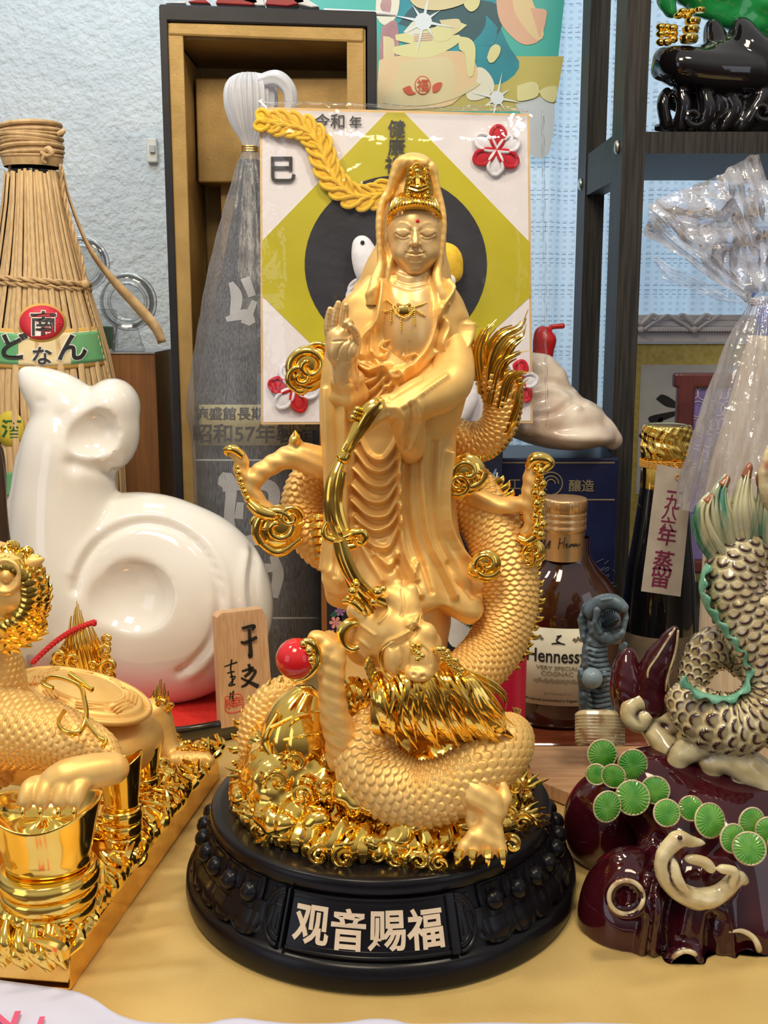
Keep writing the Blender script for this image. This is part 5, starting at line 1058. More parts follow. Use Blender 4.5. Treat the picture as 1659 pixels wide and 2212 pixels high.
for k in range(130):
    wv = 9*math.sin(k*.62); Yk = .2-k/130*1.5
    x, y = A[k]; V += [W(*c6(x-Nn[k][0]*14, y-Nn[k][1]*14), Yk-.4), W(*c6(x+Nn[k][0]*(12+wv), y+Nn[k][1]*(12+wv)), Yk-.85), W(*c6(x+Nn[k][0]*(16+wv), y+Nn[k][1]*(16+wv)), Yk-.6), W(*c6(x-Nn[k][0]*14, y-Nn[k][1]*14), Yk+.2)]
V = np.array(V); f = [(4*i+a, 4*i+(a+1) % 4, 4*i+4+(a+1) % 4, 4*i+4+a) for i in range(129) for a in range(4)]+[(3, 2, 1, 0), (516, 517, 518, 519)]
lab(link('wavy_fin', V, np.array(f), GRN, cz), 'green glazed wavy fin along the coil')
PB = mat('streaked_fin_glaze', (0.52, 0.50, 0.32), 0.16, 0, (0.05, 0.22, 0.14), 45, coat=.8, stretch=(3, 1, .5), nlo=.42, nhi=.56)
TIP = mat('brown_tip_glaze', (0.24, 0.07, 0.03), 0.2, 0, (.36, .13, .06), 60, coat=.7)
mf = MB(); tips = []
for k, L in enumerate([[(690, 350, .3, 34), (640, 270, .1, 38), (620, 190, 0, 30), (650, 120, 0, 12)], [(730, 340, .2, 34), (690, 220, -.1, 40), (680, 130, -.1, 30), (712, 48, 0, 10)], [(790, 330, .2, 34), (770, 200, -.2, 42), (775, 110, -.2, 30), (800, 0, 0, 8)], [(850, 340, .3, 34), (850, 220, -.1, 36), (855, 130, -.1, 26), (840, 40, 0, 10)], [(910, 340, .4, 34), (920, 230, .2, 36), (900, 120, .1, 26), (880, 60, .2, 10)]]):
    flame(mf, [q6(*q) for q in L], 7, seed=20+k, nu=26, nv=8, spread=.85); tips.append(L)
    mf.add(*sweep(*PT([q6(q[0], q[1], q[2]+.3, q[3]*.75) for q in L]), nu=20, nv=12, flat=.7))
lab(mf.out('mane_fin', PB, cz), 'streaked green and cream flame mane')
for L in tips: 
    a, b_ = L[-2], L[-1]; link('mane_tip', *sweep(*PT([q6((a[0]+b_[0])/2, (a[1]+b_[1])/2, b_[2]-.15, 11), q6(b_[0], b_[1]+14, b_[2]-.1, 8), q6(b_[0], b_[1], b_[2], 3)]), nu=12, nv=10), TIP, cz)
c6t('claw_arm', [[q6(900, 620, -.6, 22), q6(840, 570, -.8, 16), q6(860, 540, -.9, 8)], [q6(860, 560, -.8, 14), q6(900, 540, -.8, 14)]], BGL, 'cream glazed arm reaching from the coil')
c6t('brown_horn', [[q6(900, 200, -.5, 14), q6(872, 120, -.7, 14), q6(862, 30, -.7, 12), q6(880, -60, -.6, 8)]], EDG, 'brown edged horn at the frame side')
# ================= SHELF, POSTER, FRAMES =================
def fmix(name, tint=(1, 1, 1), base=.05, gain=.8, rough=.06, white=0.0, wcol=(.9, .92, .95), bump=0.0, bscale=300, noise=0.0, nscale=300, stretch=None):
    """clear film: transparent body, mirror-like sheen, optional milky scatter"""
    m = bpy.data.materials.new(name); m.use_nodes = True; n = m.node_tree; n.nodes.remove(n.nodes['Principled BSDF']); L = n.links.new; o = n.nodes['Material Output']
    tr = n.nodes.new('ShaderNodeBsdfTransparent'); tr.inputs[0].default_value = (*tint, 1); gl = n.nodes.new('ShaderNodeBsdfGlossy'); gl.inputs['Roughness'].default_value = rough
    lw = n.nodes.new('ShaderNodeLayerWeight'); lw.inputs[0].default_value = .35; f = mth(n, 'MULTIPLY_ADD', lw.outputs['Fresnel'], gain, base)
    x = n.nodes.new('ShaderNodeMixShader'); L(f, x.inputs[0]); L(tr.outputs[0], x.inputs[1]); L(gl.outputs[0], x.inputs[2]); out = x.outputs[0]
    tcn = n.nodes.new('ShaderNodeTexCoord'); mpn = n.nodes.new('ShaderNodeMapping'); L(tcn.outputs['Object'], mpn.inputs[0])
    if stretch: mpn.inputs['Scale'].default_value = stretch
    if white:
        df = n.nodes.new('ShaderNodeBsdfDiffuse'); df.inputs[0].default_value = (*wcol, 1); y = n.nodes.new('ShaderNodeMixShader'); y.inputs[0].default_value = white
        if noise:
            nz = n.nodes.new('ShaderNodeTexNoise'); nz.inputs['Scale'].default_value = nscale; nz.inputs['Detail'].default_value = 4; L(mpn.outputs[0], nz.inputs[0])
            L(mth(n, 'MULTIPLY_ADD', mth(n, 'SUBTRACT', nz.outputs[0], .5), noise, white), y.inputs[0])
        L(out, y.inputs[1]); L(df.outputs[0], y.inputs[2]); out = y.outputs[0]
    if bump:
        nb = n.nodes.new('ShaderNodeTexNoise'); nb.inputs['Scale'].default_value = bscale; nb.inputs['Detail'].default_value = 2; L(mpn.outputs[0], nb.inputs[0])
        bp_ = n.nodes.new('ShaderNodeBump'); bp_.inputs['Strength'].default_value = bump; bp_.inputs['Distance'].default_value = .15*U; L(nb.outputs[0], bp_.inputs['Height']); L(bp_.outputs[0], gl.inputs['Normal'])
    L(out, o.inputs[0]); return m
FILM = fmix('clear_film', base=.03, gain=.5, bump=.6, bscale=90)
SHW = mat('dark_wood_grain', (0.045, 0.042, 0.038), 0.5, 0, (0.022, 0.021, 0.021), 50, stretch=(9, 9, .35), nlo=.4, nhi=.6, spec=.25)
def slab(name, corners, mat_, parent, bv=.05, sm=False):
    o = link(name, *hexa(corners), mat_, parent, sm); 
    if bv: bevel(o, bv)
    return o
def pxbox(name, x0, x1, y0, y1, Y0, Y1, mat_, parent, bv=.05):
    a = W((x0+x1)/2, y1, Y0); b = W((x0+x1)/2, y0, Y0); l = W(x0, (y0+y1)/2, Y0)[0]; r = W(x1, (y0+y1)/2, Y0)[0]
    o = link(name, *box((l, Y0, a[2]), (r, Y1, b[2])), mat_, parent, False); 
    if bv: bevel(o, bv)
    return o
sh = thing('shelf_unit', 'dark wood grained open shelf unit at the right, black figure standing on it', 'shelf', (20, 38, 0))
def zat(y, Y): return W(829, y, Y)[2]
x0, x1 = W(1353, 100, 30)[0], W(1403, 100, 30)[0]
link('front_post', *box((x0, 30, 0), (x1, 33.6, 60)), SHW, sh, False); link('front_post', *box((x0+34, 30, 0), (x1+34, 33.6, 60)), SHW, sh, False)
xb = W(1275, 100, 44)[0]; xb0 = x0+.02
link('back_post', *box((x0, 43.5, 0), (x0+1.5, 47, 60)), SHW, sh, False); link('back_post', *box((x0+34, 43.5, 0), (x0+35.5, 47, 60)), SHW, sh, False)
zt, zb_ = zat(284, 30), zat(331, 30)
link('shelf_board', *box((x1+.01, 30.1, zb_), (x1+33, 46, zt)), SHW, sh, False)
link('side_rail', *box((x0+.1, 33.6, zb_-1.4), (x0+1.4, 43.5, zt+.3)), SHW, sh, False)
link('side_rail', *box((x0+.1, 33.6, .6), (x0+1.4, 43.5, 3.6)), SHW, sh, False)
link('shelf_board', *box((x1+.01, 30.1, .4), (x1+33, 46, 2.0)), SHW, sh, False)
BOLT = mat('brass_steel', (.7, .66, .58), .3, .9)
for (x, y, Y) in ((0, 318, 31.4), (0, 398, 45.2)):
    z = zat(y, Y); V, Fc = lathe(smoothprof([(.01, 0), (.42, 0), (.45, .08), (.38, .2), (.2, .26), (.01, .27)], 16), (0, 0, 0), 20); V = rot(V, 'Y', R(-90))+[x0, Y, z]; link('bolt_cap', V, Fc, BOLT, sh)
# black figure with green mass and gold ingots on the shelf
BRS = mat('black_resin', (0.010, 0.008, 0.010), 0.07, 0, (0.006, .005, .006), 40, coat=1.0)
JADE = mat('green_jade', (0.01, 0.22, 0.04), 0.12, 0, (0.02, 0.34, 0.09), 40, coat=.8, sss=.2)
bf = thing('black_resin_ornament', 'glossy black resin ornament with a green jade mass and gold ingots on the dark shelf', 'ornament', (W(1540, 280, 34)[0], 35, zt))
JY = 34.5
s = SDF(W(1380, 300, JY)+[0, -4, -.3], W(1780, -60, JY)+[0, 4, 0], .14)
for L in ([(1436, 128, JY-.6, 26), (1470, 140, JY-1.2, 36), (1530, 150, JY-1.2, 40), (1620, 155, JY-1, 44)], [(1430, 150, JY, 24), (1500, 150, JY-.5, 44), (1600, 140, JY, 60), (1720, 140, JY, 70)], [(1455, 215, JY+.8, 22), (1560, 230, JY+1, 34), (1680, 240, JY+1, 44)], [(1540, 60, JY, 18), (1550, 110, JY-.3, 24), (1560, 150, JY, 34)], [(1600, 60, JY-.4, 22), (1620, 100, JY-1, 30), (1650, 130, JY-1, 30)], [(1440, 200, JY-.5, 10), (1432, 225, JY-.8, 9), (1440, 272, JY-.6, 10)], [(1470, 195, JY-.8, 12), (1478, 230, JY-1, 12), (1470, 275, JY-.8, 12)], [(1520, 190, JY-1, 12), (1530, 235, JY-1.2, 14), (1515, 275, JY-1, 12)],
          [(1570, 200, JY-.8, 12), (1590, 235, JY-1, 12), (1560, 278, JY-.8, 10)], [(1650, 200, JY-1, 14), (1620, 250, JY-1.2, 12), (1600, 278, JY-1, 12)], [(1420, 276, JY, 8), (1560, 280, JY-.3, 12), (1740, 280, JY, 14)], [(1480, 205, JY+1, 26), (1520, 230, JY+.6, 44), (1600, 240, JY+.6, 50), (1720, 240, JY+.6, 50)], [(1500, 268, JY, 14), (1720, 266, JY, 20)]): s.tube(*PT(L), k=.35, n=10)
V, Fc = s.mesh(); V[:, 2] = np.maximum(V[:, 2], zt+.01); link('carved_body', V, Fc, BRS, bf)
m = MB()
for x, y, r in ((1600, 120, 30), (1590, 125, 18), (1500, 252, 24), (1650, 240, 26)): m.add(*sweep(*spiral((x, y), r, 5, 1.2, JY-1.4, r*.3), nu=30, nv=8))
lab(m.out('carved_scroll', BRS, bf), 'carved black scrolls')['kind'] = 'stuff'
s = SDF(W(1400, 90, JY)+[0, -2, 0], W(1780, -120, JY)+[0, 5, 0], .16)
for L in ([(1445, -10, JY+.5, 20), (1438, 8, JY+.3, 14), (1450, 30, JY+.3, 10)], [(1480, -20, JY+1, 30), (1560, -10, JY+1, 44), (1660, 20, JY+1.4, 52), (1760, 20, JY+1, 60)], [(1520, 10, JY+.8, 26), (1600, 40, JY+1, 30), (1700, 60, JY+1.2, 30)]): s.tube(*PT(L), k=.3, n=10)
V, Fc = s.mesh(); N = vnormals(V, Fc); V = V+N*(.12*fnoise(V, .35, 2))[:, None]; lab(link('jade_mass', V, Fc, JADE, bf), 'translucent green jade carving')
for (x, y, r) in ((1488, 85, 22), (1492, 65, 20), (1496, 47, 19), (1512, 22, 13)):
    c = W(x, y, JY-1.8); rr = r*.0268; link('gold_ingot', *lathe(smoothprof([(.01, -rr*.4), (rr*.8, -rr*.4), (rr, -.1*rr), (rr*1.03, rr*.3), (rr*.9, rr*.4), (.01, rr*.45)], 24), c, 28), GOLD, bf)
m = MB(); r_ = np.random.RandomState(6)
for k in range(9): m.add(*ball(W(1428+(k % 3)*13, 88-(k//3)*15+r_.uniform(-4, 4), JY-1.4+r_.uniform(-.2, .2)), .36, 12, 8, sy=.7, sz=.7))
for k in range(4): m.add(*ball(W(1466+k*9, 34-(k % 2)*9, JY-1.3), .36, 12, 8, sz=.6))
lab(m.out('gold_coins', GOLD, bf), 'heaped gold lumps')
# ---- poster
PY0 = 49.6
def lay(parent, Y, name, pts, mat_, th=.02, n=0, cardf=None):
    P = np.array(pts, float)
    if n: P = cr_(np.vstack([P, P[:1]]), n)[:-1]
    return link(name, *pxpoly(P, Y, th), mat_, parent, False) if cardf is None else None
pw = lambda x, y: (790+.2893*x, .2893*y)
poster = thing('wealth_poster', 'laminated teal and yellow poster of a treasure pot hanging before the curtain', 'poster', W(1000, 330, PY0))
TEAL = mat('teal_print', (.03, .42, .40), .35, 0, (.06, .52, .46), 6, nlo=.3, nhi=.7); YEL = mat('yellow_green_print', (.62, .62, .18), .35, 0, (.50, .52, .24), 9, nlo=.3, nhi=.7)
link('poster_sheet', *pxpoly([(640, -60), (1226, -60), (1183, 333), (640, 322)], PY0+.1, .08), TEAL, poster, False)
PM = {k: mat('print_'+k, c, .4, 0, c2, ns, nlo=.3, nhi=.7) for k, c, c2, ns in [('cream', (.80, .72, .45), (.72, .62, .36), 14), ('pink', (.74, .40, .28), (.80, .52, .38), 10), ('pot', (.82, .58, .36), (.80, .70, .38), 9), ('robe', (.01, .20, .30), (.01, .38, .48), 16), ('white', (.86, .86, .76), (.78, .80, .66), 10), ('red', (.68, .12, .06), (.6, .1, .05), 20), ('olive', (.48, .44, .14), (.62, .56, .16), 8), ('pale', (.66, .74, .82), (.6, .7, .8), 10), ('plum', (.35, .14, .2), (.6, .4, .4), 25), ('star', (.80, .90, .98), (.78, .88, .96), 10), ('coin', (.80, .80, .42), (.74, .72, .36), 14), ('dark', (.03, .12, .16), (.02, .1, .14), 12)]}
Ls = [0]
def prt(pts, k, n=36, nm='printed_shape'):
    Ls[0] += 1; lay(poster, PY0+.09-Ls[0]*.0035, nm, [pw(*p) for p in pts], PM[k], .003, n)
prt([(100, 780), (700, 560), (1100, 420), (1480, 420), (1420, 760), (1380, 830), (100, 830)], 'olive', 0)
prt([(1120, 780), (1240, 730), (1405, 770), (1365, 1150), (1230, 1150), (1180, 900)], 'pale', 24)
prt([(100, -60), (560, -80), (960, -60), (980, 120), (1060, 330), (1150, 480), (1060, 600), (900, 620), (500, 420), (240, 300), (220, 100)], 'robe', 50)
prt([(240, 180), (420, 20), (960, 20), (1000, 240), (800, 330), (500, 250)], 'dark', 30)
for k in range(7): prt([(780+k*22, 330-k*20), (960-k*10, 200-k*14), (980, 235), (880+k*10, 340)], 'robe', 20)
prt([(970, -60), (1100, -60), (1240, 20), (1290, 90), (1350, 90), (1330, 220), (1290, 310), (1170, 330), (1050, 230), (990, 120)], 'pink', 36)
prt([(1090, -60), (1210, -60), (1290, 140), (1330, 260), (1280, 300), (1180, 200), (1110, 80)], 'pot', 30)
prt([(1230, 60), (1350, 80), (1320, 210), (1300, 280), (1270, 190)], 'pink', 20)
prt([(80, -60), (240, -60), (235, 110), (150, 190), (80, 120)], 'white', 24); prt([(120, 0), (190, 0), (170, 120), (110, 60)], 'plum', 16); prt([(120, 200), (230, 160), (240, 420), (160, 520), (100, 440)], 'plum', 24)
prt([(130, 270), (210, 300), (200, 500), (140, 520)], 'cream', 16)
prt([(740, 560), (850, 500), (930, 560), (960, 660), (880, 735), (760, 735)], 'white', 26)
prt([(100, 450), (220, 420), (660, 380), (800, 430), (830, 600), (700, 730), (560, 800), (80, 800), (90, 600)], 'pot', 40)
prt([(270, 460), (610, 430), (665, 600), (600, 760), (200, 760), (220, 600)], 'cream', 30)
for (y, h, w0, w1) in ((350, 50, 205, 690), (260, 40, 220, 720)): prt([(w0, y), (w1, y-90), (w1-10, y-90+h*1.4), ((w0+w1)/2+60, y+h+20), ((w0+w1)/2-80, y+h+30), (w0+10, y+h)], 'coin', 30)
prt([(360, 250), (500, 240), (495, 310), (360, 320)], 'cream', 0); prt([(280, 240), (370, 150), (420, 230), (370, 270)], 'white', 16); prt([(550, 150), (700, 145), (690, 230), (610, 260)], 'cream', 16); prt([(500, 260), (520, 200), (580, 180), (640, 220), (630, 290), (540, 310)], 'coin', 24)
for k in range(4): prt([(360, 255+k*16), (500, 245+k*16), (500, 250+k*16), (360, 260+k*16)], 'plum', 0)
prt([(130, 730), (400, 750), (640, 700), (830, 610), (840, 640), (650, 740), (400, 790), (130, 770)], 'cream', 40)
prt([(690, 270), (780, 290), (820, 370), (800, 560), (760, 560), (740, 400), (700, 370)], 'coin', 30)
prt([(905, 430), (930, 360), (970, 330), (1005, 350), (1000, 400), (960, 460), (925, 468)], 'coin', 24); prt([(725, 0), (760, -60), (850, -60), (845, 40), (790, 88), (740, 50)], 'coin', 24)
prt([(330, -60), (720, -60), (740, 20), (560, 75), (400, 60), (330, 0)], 'cream', 30)
prt([(1130, 640), (1240, 610), (1290, 640), (1280, 720), (1160, 755), (1130, 740)], 'coin', 24); prt([(1290, 680), (1350, 650), (1430, 650), (1410, 760), (1330, 740)], 'coin', 20)
def star(x, y, r, k=8):
    P = []
    for i in range(2*k): a = i*math.pi/k+.2; q = r*(1 if i % 2 == 0 else .22)*(1.3 if i % 4 == 0 else .8); P.append((x+q*math.cos(a), y+q*math.sin(a)))
    prt(P, 'star', 0, 'printed_star')
    prt([(x+r*.34*math.cos(a), y+r*.34*math.sin(a)) for a in np.linspace(0, 6.2, 16)], 'star', 0, 'printed_star')
star(430, 160, 190); star(980, 730, 150)
prt([(425+60*math.cos(a), 636+70*math.sin(a)) for a in np.linspace(0, 6.2, 24)][:24], 'red', 0); prt([(425+52*math.cos(a), 636+62*math.sin(a)) for a in np.linspace(0, 6.2, 24)], 'cream', 0)
prt([(275, 660), (330, 640), (350, 680), (375, 695), (330, 710), (290, 690)], 'red', 18); prt([(500, 690), (500, 640), (540, 615), (570, 620), (550, 670), (520, 690)], 'red', 18)
c = W(*pw(425, 636), PY0-.12); write('福', plane_fn(c), 1.0, PM['red'], poster, depth=.02, bold=.02)
# ---- white framed calligraphy under the shelf
WFM = mat('white_lacquer_frame', (.66, .64, .68), .4); GMAT = mat('gold_leaf_mat', (.52, .42, .12), .45, .2, (.40, .32, .08), 220); PAPG = mat('grey_paper', (.44, .45, .46), .7)
fr_ = thing('framed_calligraphy', 'white ornate frame with gold mat and grey calligraphy paper under the shelf', 'picture frame', W(1480, 1200, 48))
FYf = 47.6
pxbox('mat_board', 1340, 1640, 742, 1300, FYf, FYf+.3, GMAT, fr_, 0); pxbox('paper', 1379, 1600, 788, 1068, FYf-.06, FYf, PAPG, fr_, 0)
pxbox('frame_rail', 1325, 1660, 716, 741, FYf-.4, FYf+.6, WFM, fr_, .1); 
l = W(1325, 700, FYf); r__ = W(1660, 700, FYf); prof_ = [(l[0], FYf-.4-.25*k+.0, zat(716-k*9, FYf)) for k in range(5)]
for k, (ya, yb, d) in enumerate(((706, 716, .9), (693, 706, .6), (680, 693, .35))): pxbox('frame_rail', 1325, 1660, ya, yb, FYf-d, FYf+.6, WFM, fr_, .12)
pxbox('frame_stile', 1325, 1352, 716, 1300, FYf-.5, FYf+.6, WFM, fr_, .1); pxbox('frame_rail', 1325, 1660, 1300, 1330, FYf-.5, FYf+.6, WFM, fr_, .1)
m = MB()
for cx in (1385, 1500):
    for sg_ in (-1, 1):
        m.add(*sweep(*PT([(cx, 700, FYf-1, 5), (cx+sg_*14, 688, FYf-1, 5), (cx+sg_*24, 680, FYf-1, 4), (cx+sg_*34, 684, FYf-1, 4), (cx+sg_*30, 692, FYf-1, 3)]), nu=18, nv=8)); m.add(*sweep(*PT([(cx+sg_*6, 712, FYf-1, 4), (cx+sg_*20, 702, FYf-1, 3), (cx+sg_*50, 684, FYf-.9, 4), (cx+sg_*58, 680, FYf-.9, 2)]), nu=14, nv=7))
    m.add(*ball(W(cx, 712, FYf-1.0), .3, 10, 8))
for k in range(50): m.add(*ball(W(1345+k*5.6, 715, FYf-.95), .075, 6, 5))
lab(m.out('frame_ornament', WFM, fr_), 'moulded scroll ornament')
lm = MB()
for P in ([(1417, 862), (1430, 852), (1452, 862), (1470, 880), (1440, 878)], [(1400, 905), (1408, 898), (1460, 888), (1470, 893), (1412, 914)], [(1422, 905), (1432, 903), (1426, 932), (1420, 934)], [(1380, 940), (1388, 934), (1400, 936), (1396, 945), (1384, 946)]): lm.add(*pxpoly(cr_(np.vstack([P, P[:1]]), 20)[:-1], FYf-.1, .03))
lab(lm.out('ink_strokes', INK, fr_, smooth=False), 'black brush strokes')
mf_ = thing('maroon_picture_frame', 'small maroon wood frame holding a purple flower print behind the bagged bottle', 'picture frame', W(1560, 1200, 37))
MRF = mat('maroon_wood', (.13, .03, .025), .35, 0, (.09, .02, .02), 60); q = 36.0
pxbox('frame_stile', 1457, 1494, 806, 1240, q-.5, q+.4, MRF, mf_, .2); pxbox('frame_rail', 1457, 1680, 806, 838, q-.48, q+.38, MRF, mf_, .2); pxbox('frame_rail', 1457, 1680, 1210, 1240, q-.48, q+.38, MRF, mf_, .2)
pxbox('print', 1490, 1680, 835, 1215, q-.1, q+.1, mat('violet_print', (.12, .10, .34), .4, 0, (.2, .15, .4), 40), mf_, 0)
fm = MB()
for k in range(26):
    x = 1498+(k % 5)*22+(k//5 % 2)*10; y = 850+(k//5)*34; rr = 11+(k % 3)*3
    fm.add(*sweep([W(x+rr*math.cos(a), y+rr*math.sin(a), q-.14) for a in np.linspace(0, 6.283, 14)], .04, 24, 5))
lab(fm.out('printed_flowers', mat('pink_line_print', (.6, .5, .62), .5), mf_), 'pale circles of printed flowers')
# ---- navy carton with the shell
NAVY = mat('navy_carton', (.012, .018, .07), .35, 0, (.008, .012, .05), 30); GLT = mat('dull_gold_print', (.30, .25, .16), .45, .3)
nb_ = thing('navy_carton', 'navy gift carton printed with dull gold writing, shell on top', 'box', W(1210, 1500, 28))
z1, z0 = zat(990, 26), 0
xl, xr = W(1080, 1200, 26)[0], W(1330, 1200, 26)[0]
o = link('carton_body', *box((xl, 26, z0), (xr, 33, z1)), NAVY, nb_, False); bevel(o, .08)
for y in (998, 1078): pxbox('gold_line', 1083, 1328, y, y+3, 25.96, 26.0, GLT, nb_, 0)
write('工', plane_fn(W(1112, 1046, 25.97)), .85, GLT, nb_, depth=.03, bold=.01); write('釀造', plane_fn(W(1256, 1049, 25.97)), .85, GLT, nb_, depth=.03, bold=.01)
m = MB(); c = W(1190, 1045, 25.95)
for rr, sp_ in ((.75, 6.28), (.5, 4.2), (.28, 3.5)): m.add(*sweep([c+[rr*math.cos(a), 0, rr*math.sin(a)] for a in np.linspace(0, sp_, 22)], .05, 40, 6))
m.out('round_crest', GLT, nb_)
m = MB(); r_ = np.random.RandomState(8)
for k in range(60): a = W(1255+r_.uniform(0, 70), 1215+r_.uniform(0, 60), 25.95); m.add(*sweep([a, a+[r_.uniform(-.5, .5), 0, r_.uniform(-.2, .3)]], .02, 3, 4))
x_ = m.out('printed_sprigs', mat('blue_grey_print', (.10, .13, .2), .5), nb_); x_['kind'] = 'stuff'
SHL = mat('pearly_shell', (.80, .72, .62), .28, 0, (.55, .42, .33), 26, coat=.4, bump=.15, bscale=200, nlo=.4, nhi=.6)
SHY = 28.0
s = SDF(W(1050, 1020, SHY)+[0, -4, 0], W(1370, 700, SHY)+[0, 4, 0], .12)
s.tube(*PT([(1130, 780, SHY, 24), (1170, 800, SHY, 34), (1190, 820, SHY, 36)]), k=.3); s.ell(W(1150, 870, SHY), (3.2, 2.4, 1.9), k=.4); s.ell(W(1190, 905, SHY-.5), (3.6, 2.8, 1.7), k=.3); s.ell(W(1230, 935, SHY-.6), (3.0, 3.0, 1.1), k=.4)
s.tube(*PT([(1240, 900, SHY-.8, 22), (1300, 930, SHY-1, 26), (1322, 950, SHY-1, 22)]), k=.4)
V, Fc = s.mesh(); N = vnormals(V, Fc)
V = relief(V, N, [([(1130, 835), (1190, 822), (1235, 840)], 6, -.35), ([(1120, 900), (1190, 890), (1230, 868), (1262, 872)], 6, -.4), ([(1130, 930), (1240, 945), (1330, 950)], 10, .15), ([(1150, 850), (1200, 845), (1250, 880)], 8, .2)]); V[:, 2] = np.maximum(V[:, 2], z1+.02)
tag(link('sea_shell', V, Fc, SHL), 'pearly cream layered sea shell lying on the navy carton', 'shell')
s = SDF(W(1140, 790, 30)+[0, -1.5, 0], W(1240, 680, 30)+[0, 1.5, 0], .08); s.tube(*PT([(1172, 770, 30, 22), (1176, 735, 30, 24), (1172, 722, 30, 18)]), k=.2); s.tube(*PT([(1178, 718, 30, 5), (1192, 706, 30, 5), (1215, 704, 30, 6)]), k=.1); V, Fc = s.mesh()
tag(link('red_plastic_toy', V, Fc, mat('red_plastic', (.55, .02, .02), .3)), 'small red plastic toy with a spout behind the shell', 'toy')
# ---- illustrated carton carrying the card
IL = thing('illustrated_carton', 'dark floral illustrated carton standing behind the gold figure', 'box', W(890, 1500, 25))
xl, xr = W(705, 1200, 23)[0], W(1082, 1200, 23)[0]; zi = zat(925, 23)
o = link('carton_body', *box((xl, 23, 0), (xr, 29, zi)), mat('night_print', (.012, .016, .035), .35), IL, False); bevel(o, .06)
link('carton_side_strip', *box((xl-.35, 23, 0), (xl, 29, zi)), mat('amber_board', (.22, .09, .03), .4), IL, False)
PK = {k: mat('floral_'+k, c, .45) for k, c in (('violet', (.32, .16, .36)), ('pink', (.75, .3, .3)), ('leaf', (.02, .10, .08)), ('white', (.70, .72, .76)), ('blue', (.12, .22, .4)))}
def il(pts, k, n=18, d=.01): link('printed_shape', *pxpoly(cr_(np.array(pts+pts[:1], float), n)[:-1], 22.99-d, .02), PK[k], IL, False)
def flower(x, y, r, k, np_=6):
    for i in range(np_): a = i*6.283/np_; il([(x, y), (x+r*math.cos(a-.35), y+r*math.sin(a-.35)), (x+r*1.15*math.cos(a), y+r*1.15*math.sin(a)), (x+r*math.cos(a+.35), y+r*math.sin(a+.35))], k, 10, .03)
for x, y, r, k in ((740, 1290, 13, 'violet'), (722, 1282, 9, 'white'), (735, 1320, 10, 'violet'), (725, 1345, 12, 'pink'), (715, 1370, 9, 'pink'), (745, 1250, 12, 'violet')): flower(x, y, r, k)
for k in range(7): il([(712+k*5, 1330+k*12), (730+k*4, 1315+k*11), (738+k*3, 1340+k*9)], 'leaf', 8)
il([(960, 1300), (1000, 1290), (1022, 1310), (1030, 1360), (1010, 1392), (975, 1395), (955, 1340)], 'white', 30)
for k in range(9): il([(985+k*6, 1285), (990+k*6, 1288), (1000+k*4, 1330+k*5), (988+k*5, 1340+k*4)], 'blue' if k % 3 == 0 else 'leaf', 10, .04)
for k in range(5): il([(1060+k*2, 1110), (1052+k*5, 1060), (1072+k*3, 1010+k*8), (1068+k*3, 1060)], 'white' if k % 2 else 'blue', 12, .03)
# ---- tall black box with gold lining
BB = mat('black_board', (.02, .02, .026), .4, 0, (.014, .014, .02), 40); GB = mat('gold_board', (.50, .33, .12), .42, .25, (.42, .27, .09), 60, bump=.2, bscale=500)
tb_ = thing('tall_gift_box', 'tall open black gift box with a gold lining standing by the wall', 'box', W(575, 1500, 36))
def yb(x): return 32+(x-343)/470*1.6
def fq(name, pts, Yf, dep, mat_, bv=.05): 
    f = [W(x, y, Yf(x)) for x, y in pts]; b = [p+[0, dep, 0] for p in f]; return slab(name, f+b, mat_, tb_, bv)
zB = 0.0
def fqz(name, xa, xb, ytop, dep, mat_, off=0, z0=0.0, bv=.05):
    pa = W(xa, ytop, yb(xa)+off); pb = W(xb, ytop, yb(xb)+off); f = [np.array([pa[0], pa[1], z0]), np.array([pb[0], pb[1], z0]), pb, pa]; return slab(name, f+[p+[0, dep, 0] for p in f], mat_, tb_, bv)
fqz('outer_side', 343, 360, 12, 11, BB); fqz('outer_side', 793, 813, 26, 11, BB); 
fq('outer_top', [(343, 45), (813, 60), (813, 24), (343, 8)], yb, 11, BB, .12)
fqz('lining_side', 361, 366, 48, 9.5, GB, .25); fqz('lining_side', 784, 790, 60, 9.5, GB, .25)
fqz('lining_flap', 362, 395, 60, .25, GB, .15); fqz('lining_flap', 749, 786, 60, .25, GB, .15)
fq('lining_flap', [(362, 76), (393, 84), (750, 94), (784, 92), (787, 60), (364, 48)][:1]+[(786, 92), (787, 60), (363, 48)], lambda x: yb(x)+.05, .3, GB, .15)
fq('lining_top', [(380, 84), (770, 94), (770, 62), (380, 50)], lambda x: yb(x)+.5, 9.3, GB, 0)
fqz('back_board', 350, 800, 60, .4, GB, 9.6)
xa, xb = W(394, 500, 31)[0], W(750, 500, 32.4)[0]
link('lining_wall', *box((xa-.25, 32.6, 0), (xa, 41, zat(90, 31))), GB, tb_, False); link('lining_wall', *box((xb, 33.8, 0), (xb+.25, 41, zat(90, 32))), GB, tb_, False)
ca = W(428, 394, 37.0); cb = W(752, 168, 37.0)
o = link('inner_carton', *box((ca[0], 37, ca[2]), (cb[0]+1, 40.5, cb[2])), GB, tb_, False); bevel(o, .12); lab(o, 'folded gold insert at the top')
link('inner_divider', *box((ca[0]+1.4, 38.5, 0), (cb[0]+.8, 39, ca[2])), GB, tb_, False)
